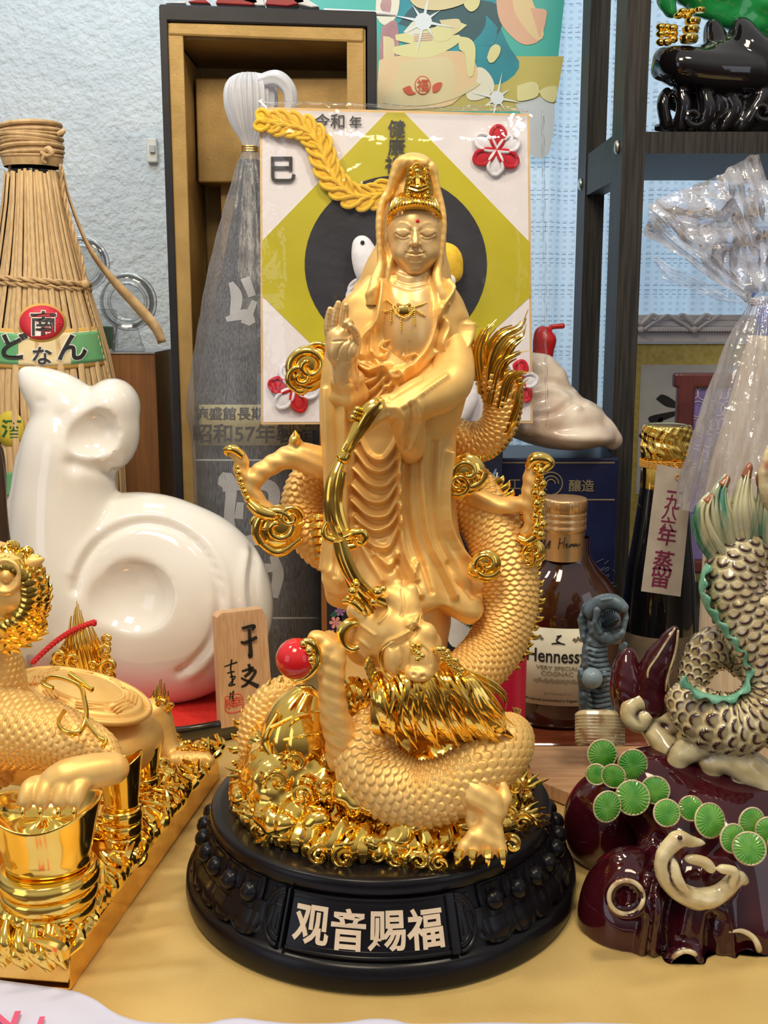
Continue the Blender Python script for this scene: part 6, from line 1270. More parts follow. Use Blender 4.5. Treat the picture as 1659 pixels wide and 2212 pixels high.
# toy on the box
ty = thing('toy_figure', 'red and white toy figure on top of the tall black box, cut by the frame', 'toy', W(560, 5, 34))
RP = mat('dark_red_plastic', (.30, .015, .02), .3); WP = mat('white_plastic', (.72, .74, .78), .3)
YT = 34.0; zt2 = W(560, 10, 31)[2]+.1
for L, mt, nm in (([(405, 2), (440, -4), (455, 8), (410, 6)], RP, 'foot'), ([(465, 8), (480, -30), (525, -40), (560, 5), (545, 12)], RP, 'leg'), ([(515, 0), (540, -40), (560, -30), (572, 12), (556, 12)], WP, 'leg'), ([(572, 10), (590, -40), (640, -40), (660, 6), (620, 14)], RP, 'leg'), ([(630, 0), (650, -10), (690, 14), (672, 16), (640, 8)], WP, 'foot'), ([(355, 6), (400, 2), (400, 8)], WP, 'blade')):
    o = link(nm, *pxpoly(L, YT-.6, 1.2), mt, ty, False); bevel(o, .08)
link('lance', *sweep(*PT([(700, 22, YT+.6, 4), (830, 30, YT+.6, 5), (856, 34, YT+.6, 1)]), nu=12, nv=10), WP, ty)
# ---- crate with clear plastic stands behind the straw bottle
PLY = mat('varnished_plywood', (.36, .17, .07), .4, 0, (.29, .13, .05), 30, stretch=(14, 14, .6)); CLR = fmix('clear_acrylic', (.93, .95, .96), base=.05, gain=.9, rough=.03, white=.05)
cr2 = thing('plywood_cabinet', 'small varnished plywood cabinet behind the straw covered bottle', 'cabinet', W(260, 1200, 36))
xl, xr = W(150, 900, 35)[0], W(334, 900, 35)[0]; zc = zat(764, 36)
o = link('cabinet_body', *box((xl, 36, 0), (xr, 43, zc)), PLY, cr2, False); bevel(o, .08); link('cabinet_edge', *box((xl, 35.9, zc), (xr, 43, zc+.12)), mat('grey_plastic_edge', (.5, .5, .52), .4), cr2, False)
def ringstand(x, y, r, name, label, Y):
    t = thing(name, label, 'stand', (W(x, y, Y)[0], Y, zc+.12)); c = W(x, y, Y); rr = r*SCL(y, Y)
    P = [c+[rr*math.cos(a), 0, rr*math.sin(a)] for a in np.linspace(0, 6.283, 40)]; link('outer_ring', *sweep(P, .14, 80, 10), CLR, t); P = [c+[rr*.68*math.cos(a), -.25, rr*.68*math.sin(a)] for a in np.linspace(0, 6.283, 40)]; link('inner_ring', *sweep(P, .12, 80, 10), CLR, t)
    V, Fc = lathe([(.01, 0), (rr*.66, 0), (rr*.98, .2), (rr*.98, .3), (rr*.66, .1), (.01, .1)], (0, 0, 0), 40); link('disc', rot(V, 'X', R(90))+c, Fc, CLR, t)
    a = c[2]-rr*.8; o = link('foot', *hexa([(c[0]-1.3, Y-.5, zc+.13), (c[0]+1.0, Y-.5, zc+.13), (c[0]+.5, Y-.2, a), (c[0]-.9, Y-.2, a), (c[0]-1.3, Y+.6, zc+.13), (c[0]+1.0, Y+.6, zc+.13), (c[0]+.5, Y+.2, a), (c[0]-.9, Y+.2, a)]), CLR, t, False); bevel(o, .08)
ringstand(277, 652, 58, 'ring_stand', 'clear acrylic plate stand right of its twin, beside the tall black box', 36.4); ringstand(178, 570, 55, 'ring_stand', 'clear acrylic plate stand half hidden by the straw bottle', 38.6)
gl_ = thing('green_jar', 'small clear jar with dark green contents on the plywood cabinet', 'jar', (W(222, 750, 36)[0], 36, zc+.12))
pxbox('jar_glass', 196, 246, 668, 757, 35.7, 36.9, CLR, gl_, .1); pxbox('green_contents', 200, 242, 705, 754, 35.9, 36.7, mat('dark_green', (.01, .12, .06), .3, 0, (.02, .25, .15), 90), gl_, .1)
# ================= STRAW COVERED BOTTLE =================
STR = mat('pale_straw', (.74, .53, .28), .6, 0, (.60, .40, .20), 50, stretch=(14, 14, .8), bump=.4, bscale=900, nlo=.35, nhi=.6)
STR2 = mat('raffia', (.66, .46, .24), .6, 0, (.50, .33, .16), 160, bump=.3, bscale=700)
SBY = 30.6
sb = thing('straw_bottle', 'straw wrapped bottle with a red and green label behind the white rat', 'bottle', (W(80, 1200, SBY)[0], SBY, 0))
sc_ = SCL(700, SBY); X0 = W(84, 600, SBY)[0]
pr = [(370, 51), (420, 57), (480, 67), (540, 80), (600, 93), (660, 109), (720, 125), (780, 138), (830, 146), (900, 152), (1000, 156), (1400, 158)]
prz = [(r*sc_, zat(y, SBY)) for y, r in pr]; prz[-1] = (prz[-1][0], 0)
def rz(z): zz_ = [p[1] for p in prz][::-1]; rr_ = [p[0] for p in prz][::-1]; return np.interp(z, zz_, rr_)
zs = np.linspace(.1, prz[0][1], 60); link('bottle_glass', *lathe([(.01, 0.02)]+[(float(rz(z))-.12, z) for z in zs]+[(float(rz(zs[-1]))*.85, zs[-1]+.5), (.9, zs[-1]+.6), (.9, zs[-1]+2.5), (.01, zs[-1]+2.5)], (X0, SBY, 0), 48), mat('dark_bottle_glass', (.01, .01, .008), .05), sb)
ns = 60; r_ = np.random.RandomState(2)
for k in range(ns):
    a0 = 2*math.pi*k/ns+r_.uniform(-.01, .01); zz_ = np.linspace(0.05, prz[0][1]-r_.uniform(0, .35), 18); V = []
    for i, z in enumerate(zz_):
        q = float(rz(z)); hw = .5*2*math.pi/ns*1.02; wob = .012*math.sin(z*.5+k)
        for u, b in ((-1, 0), (-.5, .05), (.5, .05), (1, 0)): a = a0+wob+u*hw; V.append((X0+(q+b+.07*(k % 3))*math.sin(a), SBY-(q+b+.07*(k % 3))*math.cos(a), z))
    o = link('straw_strip', V, gridf(18, 4, 0, 0), STR, sb); md = o.modifiers.new('t', 'SOLIDIFY'); md.thickness = .04*U
zc0 = zat(365, SBY); m = MB()
capz = [(58*sc_, zat(362, SBY)), (63*sc_, zat(345, SBY)), (60*sc_, zat(330, SBY)), (62*sc_, zat(300, SBY)), (59*sc_, zat(280, SBY)), (54*sc_, zat(268, SBY)), (40*sc_, zat(266, SBY)), (.01, zat(265, SBY))]
link('cap', *lathe(capz, (X0, SBY, 0), 48), STR2, sb)
for k in range(9): z = zat(338-k*8+2*math.sin(k*2), SBY); m.add(*sweep([(X0+(62+1.5*math.sin(k*1.3))*sc_*math.cos(a), SBY+62*sc_*math.sin(a), z+.12*math.sin(a+k)) for a in np.linspace(0, 6.283, 40)], .10+.05*(k % 3)*.5, 80, 8))
m.add(*sweep(*PT([(95, 326, SBY-1.75, 5), (105, 322, SBY-1.9, 7), (112, 332, SBY-1.9, 6), (100, 336, SBY-1.8, 5), (88, 328, SBY-1.8, 4)]), nu=24, nv=8)); m.add(*sweep(*PT([(125, 290, SBY-1.0, 5), (136, 284, SBY-1, 6), (140, 280, SBY-1, 3)]), nu=10, nv=8)); m.add(*sweep(*PT([(98, 330, SBY-1.8, 4), (92, 345, SBY-1.8, 4), (100, 352, SBY-1.7, 2)]), nu=10, nv=6))
lab(m.out('cap_binding', STR2, sb), 'raffia wound round the cap')
def rope(P, r, name, mat_, parent, tw=9.0, ns_=2):
    A = cr_(np.asarray(P, float), 160); T, N, B = frames(A); m = MB()
    L = np.concatenate([[0], np.cumsum(np.linalg.norm(np.diff(A, axis=0), axis=1))])
    for s_ in range(ns_):
        ph = L/r/tw*6.283*.9+s_*6.283/ns_; m.add(*sweep(A+(N*np.cos(ph)[:, None]+B*np.sin(ph)[:, None])*r*.55, r*.62, 320, 6))
    return m.out(name, mat_, parent)
zr = zat(606, SBY); q = float(rz(zr))+.34
rope([(X0+q*math.cos(a), SBY+q*math.sin(a), zr-.25*math.cos(a)-.0) for a in np.linspace(0, 6.283, 30)], .17, 'cord_ring', STR2, sb)
rope([(X0+q*1.0*math.cos(a), SBY+q*1.0*math.sin(a), zr-.33-.30*math.cos(a)) for a in np.linspace(0, 6.283, 30)], .15, 'cord_ring', STR2, sb)
rope(PT([(130, 355, SBY-.6, 1), (138, 420, SBY-.7, 1), (158, 500, SBY-.8, 1), (176, 560, SBY-.9, 1), (184, 612, SBY-1, 1)])[0], .14, 'hanging_cord', STR2, sb)
rope(PT([(184, 612, SBY-1, 1), (186, 640, SBY-1, 1), (200, 690, SBY-1, 1), (222, 770, SBY-1, 1), (240, 830, SBY-1, 1)])[0], .09, 'hanging_cord', STR2, sb)
link('knot', *ball(W(184, 614, SBY-1.1), .3, 12, 10), STR2, sb)
def strap(P, w, name, parent, mat_):
    A = cr_(np.array(P, float), 50); T = np.gradient(A, axis=0); T /= np.linalg.norm(T, axis=1)[:, None]; s_ = np.cross(T, [0, -1., 0]); s_ /= np.linalg.norm(s_, axis=1)[:, None]; w = np.interp(np.linspace(0, 1, 50), np.linspace(0, 1, len(w)), w)[:, None]
    V = np.stack([A-s_*w, A+s_*w+[0, .25, 0]], 1).reshape(-1, 3); o = link(name, V, gridf(50, 2, 0, 0), mat_, parent); md = o.modifiers.new('t', 'SOLIDIFY'); md.thickness = .07*U; return o
strap(PT([(134, 360, SBY-.6, 1), (150, 430, SBY-.4, 1), (190, 530, SBY-.2, 1), (240, 600, 30.8, 1), (300, 665, 31.2, 1), (336, 708, 31.3, 1), (350, 740, 31.6, 1)])[0], [.07, .1, .12, .2, .32, .38, .3], 'raffia_strap', sb, STR2)
strap(PT([(20, 350, SBY-.8, 1), (24, 450, SBY-1.2, 1), (14, 560, SBY-1.6, 1), (-10, 640, SBY-1.6, 1)])[0], [.1, .14, .14, .1], 'raffia_strap', sb, STR2)
def onb(x, y, out=.14):
    """wrap flat label coordinates (pixels) round the bottle"""
    return onrev(x, y, X0, SBY, rz, out)
def blabel(x0, x1, ytop, ybot, name, mat_, out, n=40, m_=10, parent=sb):
    V = []
    for i in range(n+1):
        x = x0+(x1-x0)*i/n; t, b = ytop(x), ybot(x)
        for j in range(m_+1): V.append(onb(x, t+(b-t)*j/m_, out))
    o = link(name, V, gridf(n+1, m_+1, 0, 0), mat_, parent); md = o.modifiers.new('t', 'SOLIDIFY'); md.thickness = .03*U; md.offset = -1; return o
CREAM = mat('cream_label', (.80, .66, .38), .5); GLAB = mat('green_label', (.10, .36, .16), .5, 0, (.18, .45, .20), 40); RLAB = mat('red_label', (.62, .03, .05), .5); OLAB = mat('ochre_label_edge', (.70, .42, .10), .5)
bow = lambda x: 14*(1-((x-88)/160)**2)
blabel(-130, 270, lambda x: 704+bow(x)-6, lambda x: 778+bow(x)+6, 'label_border', OLAB, .15); lb_ = blabel(-128, 268, lambda x: 706+bow(x), lambda x: 776+bow(x), 'label_band', CREAM, .18)
blabel(-128, 42, lambda x: 708+bow(x), lambda x: 774+bow(x), 'green_panel', GLAB, .20); blabel(150, 266, lambda x: 708+bow(x), lambda x: 774+bow(x), 'green_panel', GLAB, .20)
def bdisc(cx, cy, rx, ry, mat_, out, name):
    n = 40; V = [onb(cx, cy, out)]
    for k in (.5, 1.0):
        for j in range(n): a = 6.2832*j/n; V.append(onb(cx+rx*k*math.cos(a), cy+ry*k*math.sin(a), out))
    f = [(0, 1+j, 1+(j+1) % n) for j in range(n)]+[(1+j, 1+n+j, 1+n+(j+1) % n, 1+(j+1) % n) for j in range(n)]; f = [x[::-1] for x in f]; o = link(name, V, f, mat_, sb); md = o.modifiers.new('t', 'SOLIDIFY'); md.thickness = .03*U; md.offset = 1; return o
bdisc(90, 697, 50, 42, OLAB, .20, 'disc_border'); lab(bdisc(90, 697, 45, 37, RLAB, .24, 'red_disc'), 'red disc on the label')
def bwrite(ch, cx, cy, size, mat_, out, bold=.02, wx=1): return write(ch, lambda V: np.array([onb(cx+v[0]/sc_, cy-v[1]/sc_, out+v[2]) for v in V]), size, mat_, sb, depth=.04, bold=bold, wx=wx)
WHT = mat('white_print', (.85, .84, .8), .5)
bwrite('南', 93, 698, 1.75, WHT, .25, .045); bwrite('南', 93, 698, 1.75, INK, .29, .012)
for ch, x, y, s_ in (('ど', 36, 747, 2.0), ('な', 91, 768, 1.35), ('ん', 152, 750, 2.0)): bwrite(ch, x, y, s_, WHT, .22, .055); bwrite(ch, x, y, s_, INK, .26, .02)
bwrite('八十', 122, 698, .4, RLAB, .27, .01)
bdisc(24, 925, 30, 38, mat('yellow_label', (.62, .50, .05), .5), .17, 'yellow_disc'); bwrite('酒', 28, 925, 1.3, mat('dark_green_ink', (.02, .12, .02), .5), .2, .02); blabel(-60, 40, lambda x: 1020, lambda x: 1070, 'green_panel', GLAB, .18)
# ================= WRAPPED TALL BOTTLE =================
WBY = 31.0
wb = thing('wrapped_sake_bottle', 'tall dark bottle in a white gathered wrapper standing in front of the gold lined box', 'bottle', (W(552, 1300, WBY)[0], WBY, 0))
ws = SCL(900, WBY); X1 = W(552, 900, WBY)[0]
def prl(L, s_, Y): return [(max(r, .3)*s_, zat(y, Y)) for y, r in L]
BG = mat('black_bottle_glass', (.015, .015, .018), .25, 0, (.03, .03, .035), 200)
body = prl([(1430, 120), (1425, 128), (1300, 130), (1000, 130), (930, 131), (870, 128), (780, 112), (680, 88), (560, 60), (460, 38), (400, 28), (360, 24), (346, 22), (344, 1)], ws, WBY); body[0] = (body[0][0], .05); body.insert(0, (.01, .05)); body[2] = (body[2][0], .5)
lab(link('bottle_glass', *lathe(body, (X1, WBY, 0), 64), BG, wb), 'dark bottle under the wrapper')
WRP = fmix('tissue_wrapper', (.93, .94, .98), base=.02, gain=.25, rough=.25, white=.16, wcol=(.72, .75, .84), noise=.4, nscale=500, stretch=(3, 3, .35), bump=.3, bscale=120)
outp = smoothprof(prl([(1432, 136), (1300, 137), (1050, 137), (960, 138), (920, 142), (880, 148), (800, 136), (700, 118), (600, 98), (480, 66), (400, 42), (350, 26), (328, 16), (318, 15), (300, 22), (270, 38), (230, 50), (195, 50), (172, 40), (160, 22)], ws, WBY), 120)
k_ = np.argmin(np.abs(outp[:, 1]-zat(322, WBY)))
r_ = np.random.RandomState(5); phs = r_.rand(9)*6.28
def rip(z, th, r):
    up_ = np.clip((z-zat(900, WBY))/18, 0, 1); o = 0
    for i, f in enumerate((5, 9, 14, 23)): o = o+np.sin(th*f+phs[i]+.25*np.sin(z*.5+i))/(1+i*.6)
    return r*.035*o*up_+.02*np.sin(z*3+th*2)
lab(link('wrapper', *lathe(outp[:k_+1], (X1, WBY, 0), 180, rf=rip), WRP, wb), 'sheer white wrapper over the bottle')
WR2 = fmix('gathered_wrapper', (.9, .92, .98), base=.04, gain=.4, rough=.2, white=.62, wcol=(.82, .85, .92), bump=.3, bscale=160)
pk = link('gathered_top', *lathe(outp[k_:], (X1+.1, WBY, 0), 180, rf=lambda z, th, r: r*.09*np.sin(th*26+np.sin(z)*.6)+r*.05*np.sin(th*11)), WR2, wb); lab(pk, 'gathered bunch of wrapper above the tie')
link('fold_over', *sweep(*PT([(560, 178, WBY-.8, 14), (598, 170, WBY-1.2, 16), (622, 190, WBY-1.2, 15), (628, 220, WBY-1.1, 13), (620, 250, WBY-1, 9)]), nu=40, nv=20, disp=lambda s_, p, r: .06*np.sin(p*6)), WR2, wb)
m = MB()
for k in range(3): z = zat(326-k*5, WBY); m.add(*sweep([(X1+.48*math.cos(a), WBY+.48*math.sin(a), z+.04*math.sin(a)) for a in np.linspace(0, 6.283, 24)], .075, 48, 8))
lab(m.out('wire_tie', mat('gold_wire', (.75, .55, .2), .3, .9), wb), 'golden wire tie')
rb7 = lambda z: np.interp(z, [p[1] for p in body[1:]], [p[0] for p in body[1:]])
def onw(x, y, out): return onrev(x, y, X1, WBY, rb7, out)
def onw_old(x, y, out): z = zat(y, WBY); q = float(np.interp(-z, [-p[1] for p in body[::-1][:-1]][::1], [p[0] for p in body[::-1][:-1]])) if 0 else 130.5*ws; q += out; a = np.clip((x-552)*ws/q, -1.5, 1.5); return np.array([X1+q*math.sin(a), WBY-q*math.cos(a), z])
def wlabel(x0, x1, y0, y1, mat_, out, name, n=30):
    V = [onw(x0+(x1-x0)*i/n, y0+(y1-y0)*j, out) for i in range(n+1) for j in (0, 1)]; o = link(name, V, gridf(n+1, 2, 0, 0), mat_, wb); md = o.modifiers.new('t', 'SOLIDIFY'); md.thickness = .03*U; md.offset = -1; return o
wlabel(432, 672, 874, 962, mat('olive_gold_label', (.55, .48, .22), .45, .1), .06, 'label_band')
def wwrite(s_, cx, cy, size, mat_, bold=.02, out=.08, wx=1): return write(s_, lambda V: np.array([onw(cx+v[0]/ws, cy-v[1]/ws, out+v[2]) for v in V]), size, mat_, wb, depth=.03, bold=bold, wx=wx)
wwrite('施盛館長期貯', 512, 893, .95, INK, .012); wwrite('昭和57年製造', 552, 936, 1.42, INK, .015)
GREYP = mat('grey_white_paint', (.62, .61, .58), .6)
for y in (992, 1333): wlabel(420, 684, y, y+4, GREYP, .05, 'white_line')
def wstroke(pls, wd, nm, lb=None):
    fn_ = lambda V: np.array([onw(v[0], v[1], .05+v[2]) for v in V]); m = strokes_mesh(pls, fn_, wd, .03, dens=8); return m.out(nm, GREYP, wb, smooth=False)
wstroke([[(478, 1050, .6), (490, 1035, 1.4), (500, 1060, 1), (497, 1130, .9), (520, 1190, .9)], [(482, 1050), (560, 1045, 1), (590, 1060, 1.1), (588, 1110, .8)], [(520, 1085, .6), (516, 1120, .8)], [(478, 1180, .7), (560, 1165, 1), (600, 1180, .7)], [(590, 1200, .7), (600, 1240, 1), (590, 1290, .8)], [(470, 1240, .5), (540, 1230, 1), (600, 1225, .6)]], 24, 'brush_writing')
wstroke([[(515, 610, .5), (530, 640, 1.2), (520, 670, 1)], [(545, 605, 1), (560, 640, .8)], [(500, 690, .5), (540, 680, 1.2), (552, 710, .8)], [(560, 660, .6), (540, 700, 1)]], 20, 'brush_writing') if 0 else None
def onn(x, y, out):
    return onrev(x, y, X1, WBY, rb7, out)
def onn_old(x, y, out): 
    z = zat(y, WBY); zs_ = [p[1] for p in body[1:]]; rs_ = [p[0] for p in body[1:]]; q = float(np.interp(z, zs_, rs_))+out; a = np.clip((x-552)*ws/q, -1.5, 1.5); return np.array([X1+q*math.sin(a), WBY-q*math.cos(a), z])
m = strokes_mesh([[(500, 610, .5), (512, 640, 1.2), (508, 680, 1)], [(530, 600, 1), (545, 640, .8)], [(490, 690, .5), (530, 680, 1.2), (545, 700, .8)], [(550, 650, .6), (530, 700, 1)]], lambda V: np.array([onn(v[0], v[1], .05+v[2]) for v in V]), 20, .03, dens=8); m.out('brush_writing', GREYP, wb, smooth=False)
# ================= BLACK BOTTLE WITH TAG =================
KY2 = 20.0
kb = thing('black_bottle', 'black bottle with gold foil cap and a grey paper tag right of the cognac', 'bottle', (W(1430, 1300, KY2)[0], KY2, 0))
ks = SCL(1100, KY2); X2 = W(1438, 1000, KY2)[0]; bz = lambda y: zat(y, KY2)
KG = mat('black_glossy_glass', (.006, .006, .008), .06, 0, (.005, .005, .007), 30, coat=.6)
link('bottle_glass', *lathe([(.01, .02), (76*ks, .02), (80*ks, .4), (80*ks, bz(1360)), (79*ks, bz(1320)), (74*ks, bz(1240)), (64*ks, bz(1170)), (56*ks, bz(1100)), (51*ks, bz(1050)), (50*ks, bz(1000)), (.01, bz(1000))], (X2, KY2, 0), 64), KG, kb)
link('lower_label', *lathe([(80.6*ks, bz(1520)), (80.6*ks, bz(1358)), (79*ks, bz(1356))], (X2, KY2, 0), 64), mat('brown_label', (.16, .12, .08), .5, 0, (.12, .09, .06), 100), kb)
link('neck_foil', *lathe([(51.5*ks, bz(1052)), (51.5*ks, bz(998)), (50*ks, bz(996))], (X2, KY2, 0), 64, rf=lambda z, th, r: .02*np.sin(th*40)), GOLD, kb)
cpp = smoothprof([(50*ks, bz(992)), (52*ks, bz(985)), (54*ks, bz(965)), (51*ks, bz(952)), (52*ks, bz(935)), (50*ks, bz(922)), (44*ks, bz(917)), (30*ks, bz(918)), (.01, bz(919))], 60)
lab(link('foil_cap', *lathe(cpp, (X2, KY2, 0), 120, rf=lambda z, th, r: .035*np.sin(th*17+3*np.sin(z*3))*np.clip(r, 0, 1)+.02*np.sin(z*14+th*5)*np.clip(r, 0, 1)), GOLD, kb), 'crinkled gold foil cap')
OC = mat('orange_cord', (.62, .32, .05), .7)
for k in range(4): z = bz(1005-k*4); rope([(X2+(53*ks)*math.cos(a), KY2+53*ks*math.sin(a), z) for a in np.linspace(0, 6.283, 24)], .06, 'neck_cord', OC, kb)
rope(PT([(1455, 1002, KY2-1.7, 1), (1466, 1018, KY2-1.9, 1), (1470, 1036, KY2-2, 1), (1478, 1012, KY2-1.9, 1), (1482, 1002, KY2-1.6, 1)])[0], .075, 'tag_cord', OC, kb)
TG = mat('grey_mulberry_paper', (.47, .43, .38), .7, 0, (.40, .36, .32), 60, bump=.4, bscale=200)
YG = KY2-2.75; TQ = [(1385, 1277), (1470, 1289), (1497, 1018), (1420, 1003)]
V, f = pxpoly(TQ, YG, .05); o = link('paper_tag', V, f, TG, kb, False); lab(o, 'grey paper tag with purple writing')
PUR = mat('purple_red_ink', (.20, .02, .08), .5); ax_ = np.array([.955, 0, -.13]); upv = np.array([.095, 0, .99])
for ch, x, y, s_ in (('一', 1459, 1063, 1.0), ('九', 1453, 1084, .9), ('八', 1447, 1108, .9), ('六', 1442, 1132, .9), ('年', 1441, 1158, 1.15), ('蒸', 1433, 1211, 1.25), ('留', 1427, 1247, 1.3)): write(ch, plane_fn(W(x, y, YG-.01), ax_, upv), s_, PUR, o, 'tag_writing', .02, .010)
m = MB(); m.add(*sweep([W(1464+5*math.cos(a), 1031+5*math.sin(a), YG-.03) for a in np.linspace(0, 6.28, 14)], .04, 24, 6)); m.out('tag_eyelet', OC, o)
# ================= COGNAC FLASK =================
HYc = 17.0
hb = thing('cognac_bottle', 'amber cognac flask with a gold screw cap and cream label', 'bottle', (W(1212, 1500, HYc)[0], HYc, 0))
hs = SCL(1300, HYc); X3 = W(1216, 1200, HYc)[0]; hz = lambda y: zat(y, HYc)
AMB = mat('dark_amber_glass', (.045, .010, .004), .04, 0, (.025, .006, .003), 20, coat=1.0)
P_ = smoothprof([(105*hs, 1.0), (118*hs, 1.15), (124*hs, 1.6), (126*hs, hz(1420)), (124*hs, hz(1330)), (112*hs, hz(1290)), (86*hs, hz(1250)), (60*hs, hz(1222)), (46*hs, hz(1200)), (43*hs, hz(1180)), (43*hs, hz(1160))], 70)
lab(link('bottle_glass', *lathe(np.vstack([[.01, 1.0], P_]), (X3+.35, HYc, 0), 72, sy=.62), AMB, hb), 'flat dark amber bottle')
CG = mat('satin_gold_cap', (.66, .42, .20), .3, .8); 
link('collar', *lathe([(44.5*hs, hz(1205)), (44.5*hs, hz(1146)), (45*hs, hz(1143))], (X3, HYc, 0), 60), CG, hb)
cp = [(45*hs, hz(1145))]
for y0 in (1142, 1128, 1114): cp += [(47.5*hs, hz(y0-1)), (47.5*hs, hz(y0-9)), (45.5*hs, hz(y0-11))]
cp += [(47.5*hs, hz(1102)), (48*hs, hz(1080)), (46*hs, hz(1075)), (40*hs, hz(1075)), (.01, hz(1074))]
lab(link('screw_cap', *lathe(cp, (X3, HYc, 0), 90, rf=lambda z, th, r: .018*np.sin(th*60)*((z > hz(1103)) & (z < hz(1078)))), CG, hb), 'ribbed gold screw cap')
def onh(x, y, out=.03): return onrev(x, y, X3, HYc, lambda z: 44.8*hs, out)
sg2 = [[(1178, 1165), (1176, 1180), (1180, 1184), (1188, 1168), (1186, 1186)], [(1210, 1162, .8), (1207, 1180, 1), (1206, 1186, .6)], [(1207, 1174, .6), (1217, 1172, .8)], [(1220, 1160), (1217, 1184)], [(1221, 1178, .6), (1226, 1174), (1223, 1182), (1230, 1180)], [(1231, 1176), (1231, 1182), (1235, 1175), (1237, 1181)], [(1239, 1175), (1240, 1181), (1244, 1174), (1246, 1180), (1252, 1175)]]
strokes_mesh([[(p[0], p[1], 1) for p in L] for L in sg2], lambda V: np.array([onh(v[0], v[1], .03+v[2]) for v in V]), 1.6, .02).out('signature', INK, hb, smooth=False)
LBL = mat('cream_paper_label', (.70, .66, .50), .55); LY = HYc-.62*126*hs-.02
def onl(x, y, out=0.0):
    a = np.clip((x-1230)*hs/(126*hs), -.99, .99); return np.array([X3+.35+a*126*hs, HYc-(.62*126.5*hs)*math.sqrt(1-a*a)-.04-out, hz(y)])
n = 24; V = [onl(1120+(146)*i/n, y) for i in range(n+1) for y in (1336, 1498)]; lo = link('label', V, gridf(n+1, 2, 0, 0), LBL, hb); md = lo.modifiers.new('t', 'SOLIDIFY'); md.thickness = .03*U; md.offset = 1; lab(lo, 'cream paper label')
def hw(s_, x, y, size, bold=0, wx=1, m_=INK): return write(s_, lambda V: np.array([onl(x+v[0]/hs, y-v[1]/hs, .02+v[2]) for v in V]), size, m_, lo, 'label_writing', .015, bold, wx)
hw('Hennessy', 1199, 1398, 1.08, .012, .80); hw('VERY SPECIAL', 1200, 1419, .32, .004, 1.2, GLT); hw('COGNAC', 1200, 1431, .36, .004, 1.15, GLT); hw('Jas Hennessy & Co', 1202, 1474, .2, 0, 1, GLT); hw('Produced and bottled in Cognac, France', 1204, 1488, .2, 0, 1.1)
vl = []; 
for cx, cy, w_ in ((1152, 1359, 22), (1248, 1360, 16), (1200, 1450, 46)):
    for k in range(int(w_/4)*2): a = k*1.3; x = cx-w_+k*4.2 if w_ > 30 else cx-w_+k*4; vl.append([(x-2, cy+3*math.sin(a), .8), (x+1, cy-3+3*math.sin(a*1.7), 1.6), (x+3, cy+2*math.sin(a*2), .8)])
strokes_mesh(vl, lambda V: np.array([onl(v[0], v[1], .02+v[2]) for v in V]), 3.2, .015).out('label_vine', GLT, lo, smooth=False)
strokes_mesh([[(1186, 1368, .7), (1200, 1366, 1), (1214, 1368, .6)], [(1196, 1352, .8), (1206, 1350, 1)], [(1204, 1350, 1), (1196, 1360, 1), (1204, 1366, 1)]], lambda V: np.array([onl(v[0], v[1], .02+v[2]) for v in V]), 3, .015).out('label_emblem', INK, lo, smooth=False)
# second little bottle behind the claw
wc = thing('white_capped_bottle', 'small dark bottle with a ribbed white cap behind the right dragon claw', 'bottle', (W(1098, 1400, 19)[0], 19, 0)); xx0 = W(1098, 1140, 19)[0]; z_ = lambda y: zat(y, 19)
link('bottle_glass', *lathe([(.01, .02), (1.6, .02), (1.6, z_(1250)), (.9, z_(1190)), (.8, z_(1160)), (.01, z_(1160))], (xx0, 19, 0), 40), AMB, wc); link('white_cap', *lathe([(.01, z_(1165)), (.82, z_(1165)), (.85, z_(1140)), (.8, z_(1118)), (.01, z_(1117))], (xx0, 19, 0), 60, rf=lambda z, th, r: .02*np.sin(th*36)*np.clip(r, 0, 1)), WP, wc)
# ================= GLASS JAR WITH RED WRAP =================
JY2 = 10.0; jr = thing('glass_jar', 'clear glass jar with a red picture wrap just behind the statue', 'jar', (W(1085, 1580, JY2)[0], JY2, 0)); xj = W(1083, 1500, JY2)[0]; js = SCL(1500, JY2); zj = lambda y: zat(y, JY2)
GLS = fmix('jar_glass', (.93, .94, .95), base=.06, gain=.9, rough=.02)
link('jar_glass', *lathe([(.01, .02), (50*js, .02), (52*js, .3), (52*js, zj(1410)), (50*js, zj(1390)), (50*js, zj(1376)), (47*js, zj(1374)), (47*js, zj(1390)), (48.5*js, zj(1412)), (48.5*js, .5), (.01, .4)], (xj, JY2, 0), 60), GLS, jr)
lab(link('red_wrap', *lathe([(52.6*js, .6), (52.6*js, zj(1412))], (xj, JY2, 0), 60), mat('crimson_wrap', (.80, .02, .09), .35, 0, (.7, .015, .07), 30), jr), 'crimson wrap')
m = MB()
for k in range(9): a = .35+k*.06; q = 53*js; P = [(xj+q*math.sin(a-.3*t), JY2-q*math.cos(a-.3*t), zj(1560-k*3)+.5*t+.4*math.sin(t*3+k)) for t in np.linspace(0, 1, 8)]; m.add(*sweep(P, [.03, .09, .03], 14, 6))
lab(m.out('gold_print', mat('gold_print', (.75, .45, .15), .4, .3), jr), 'gold brush strokes on the wrap')
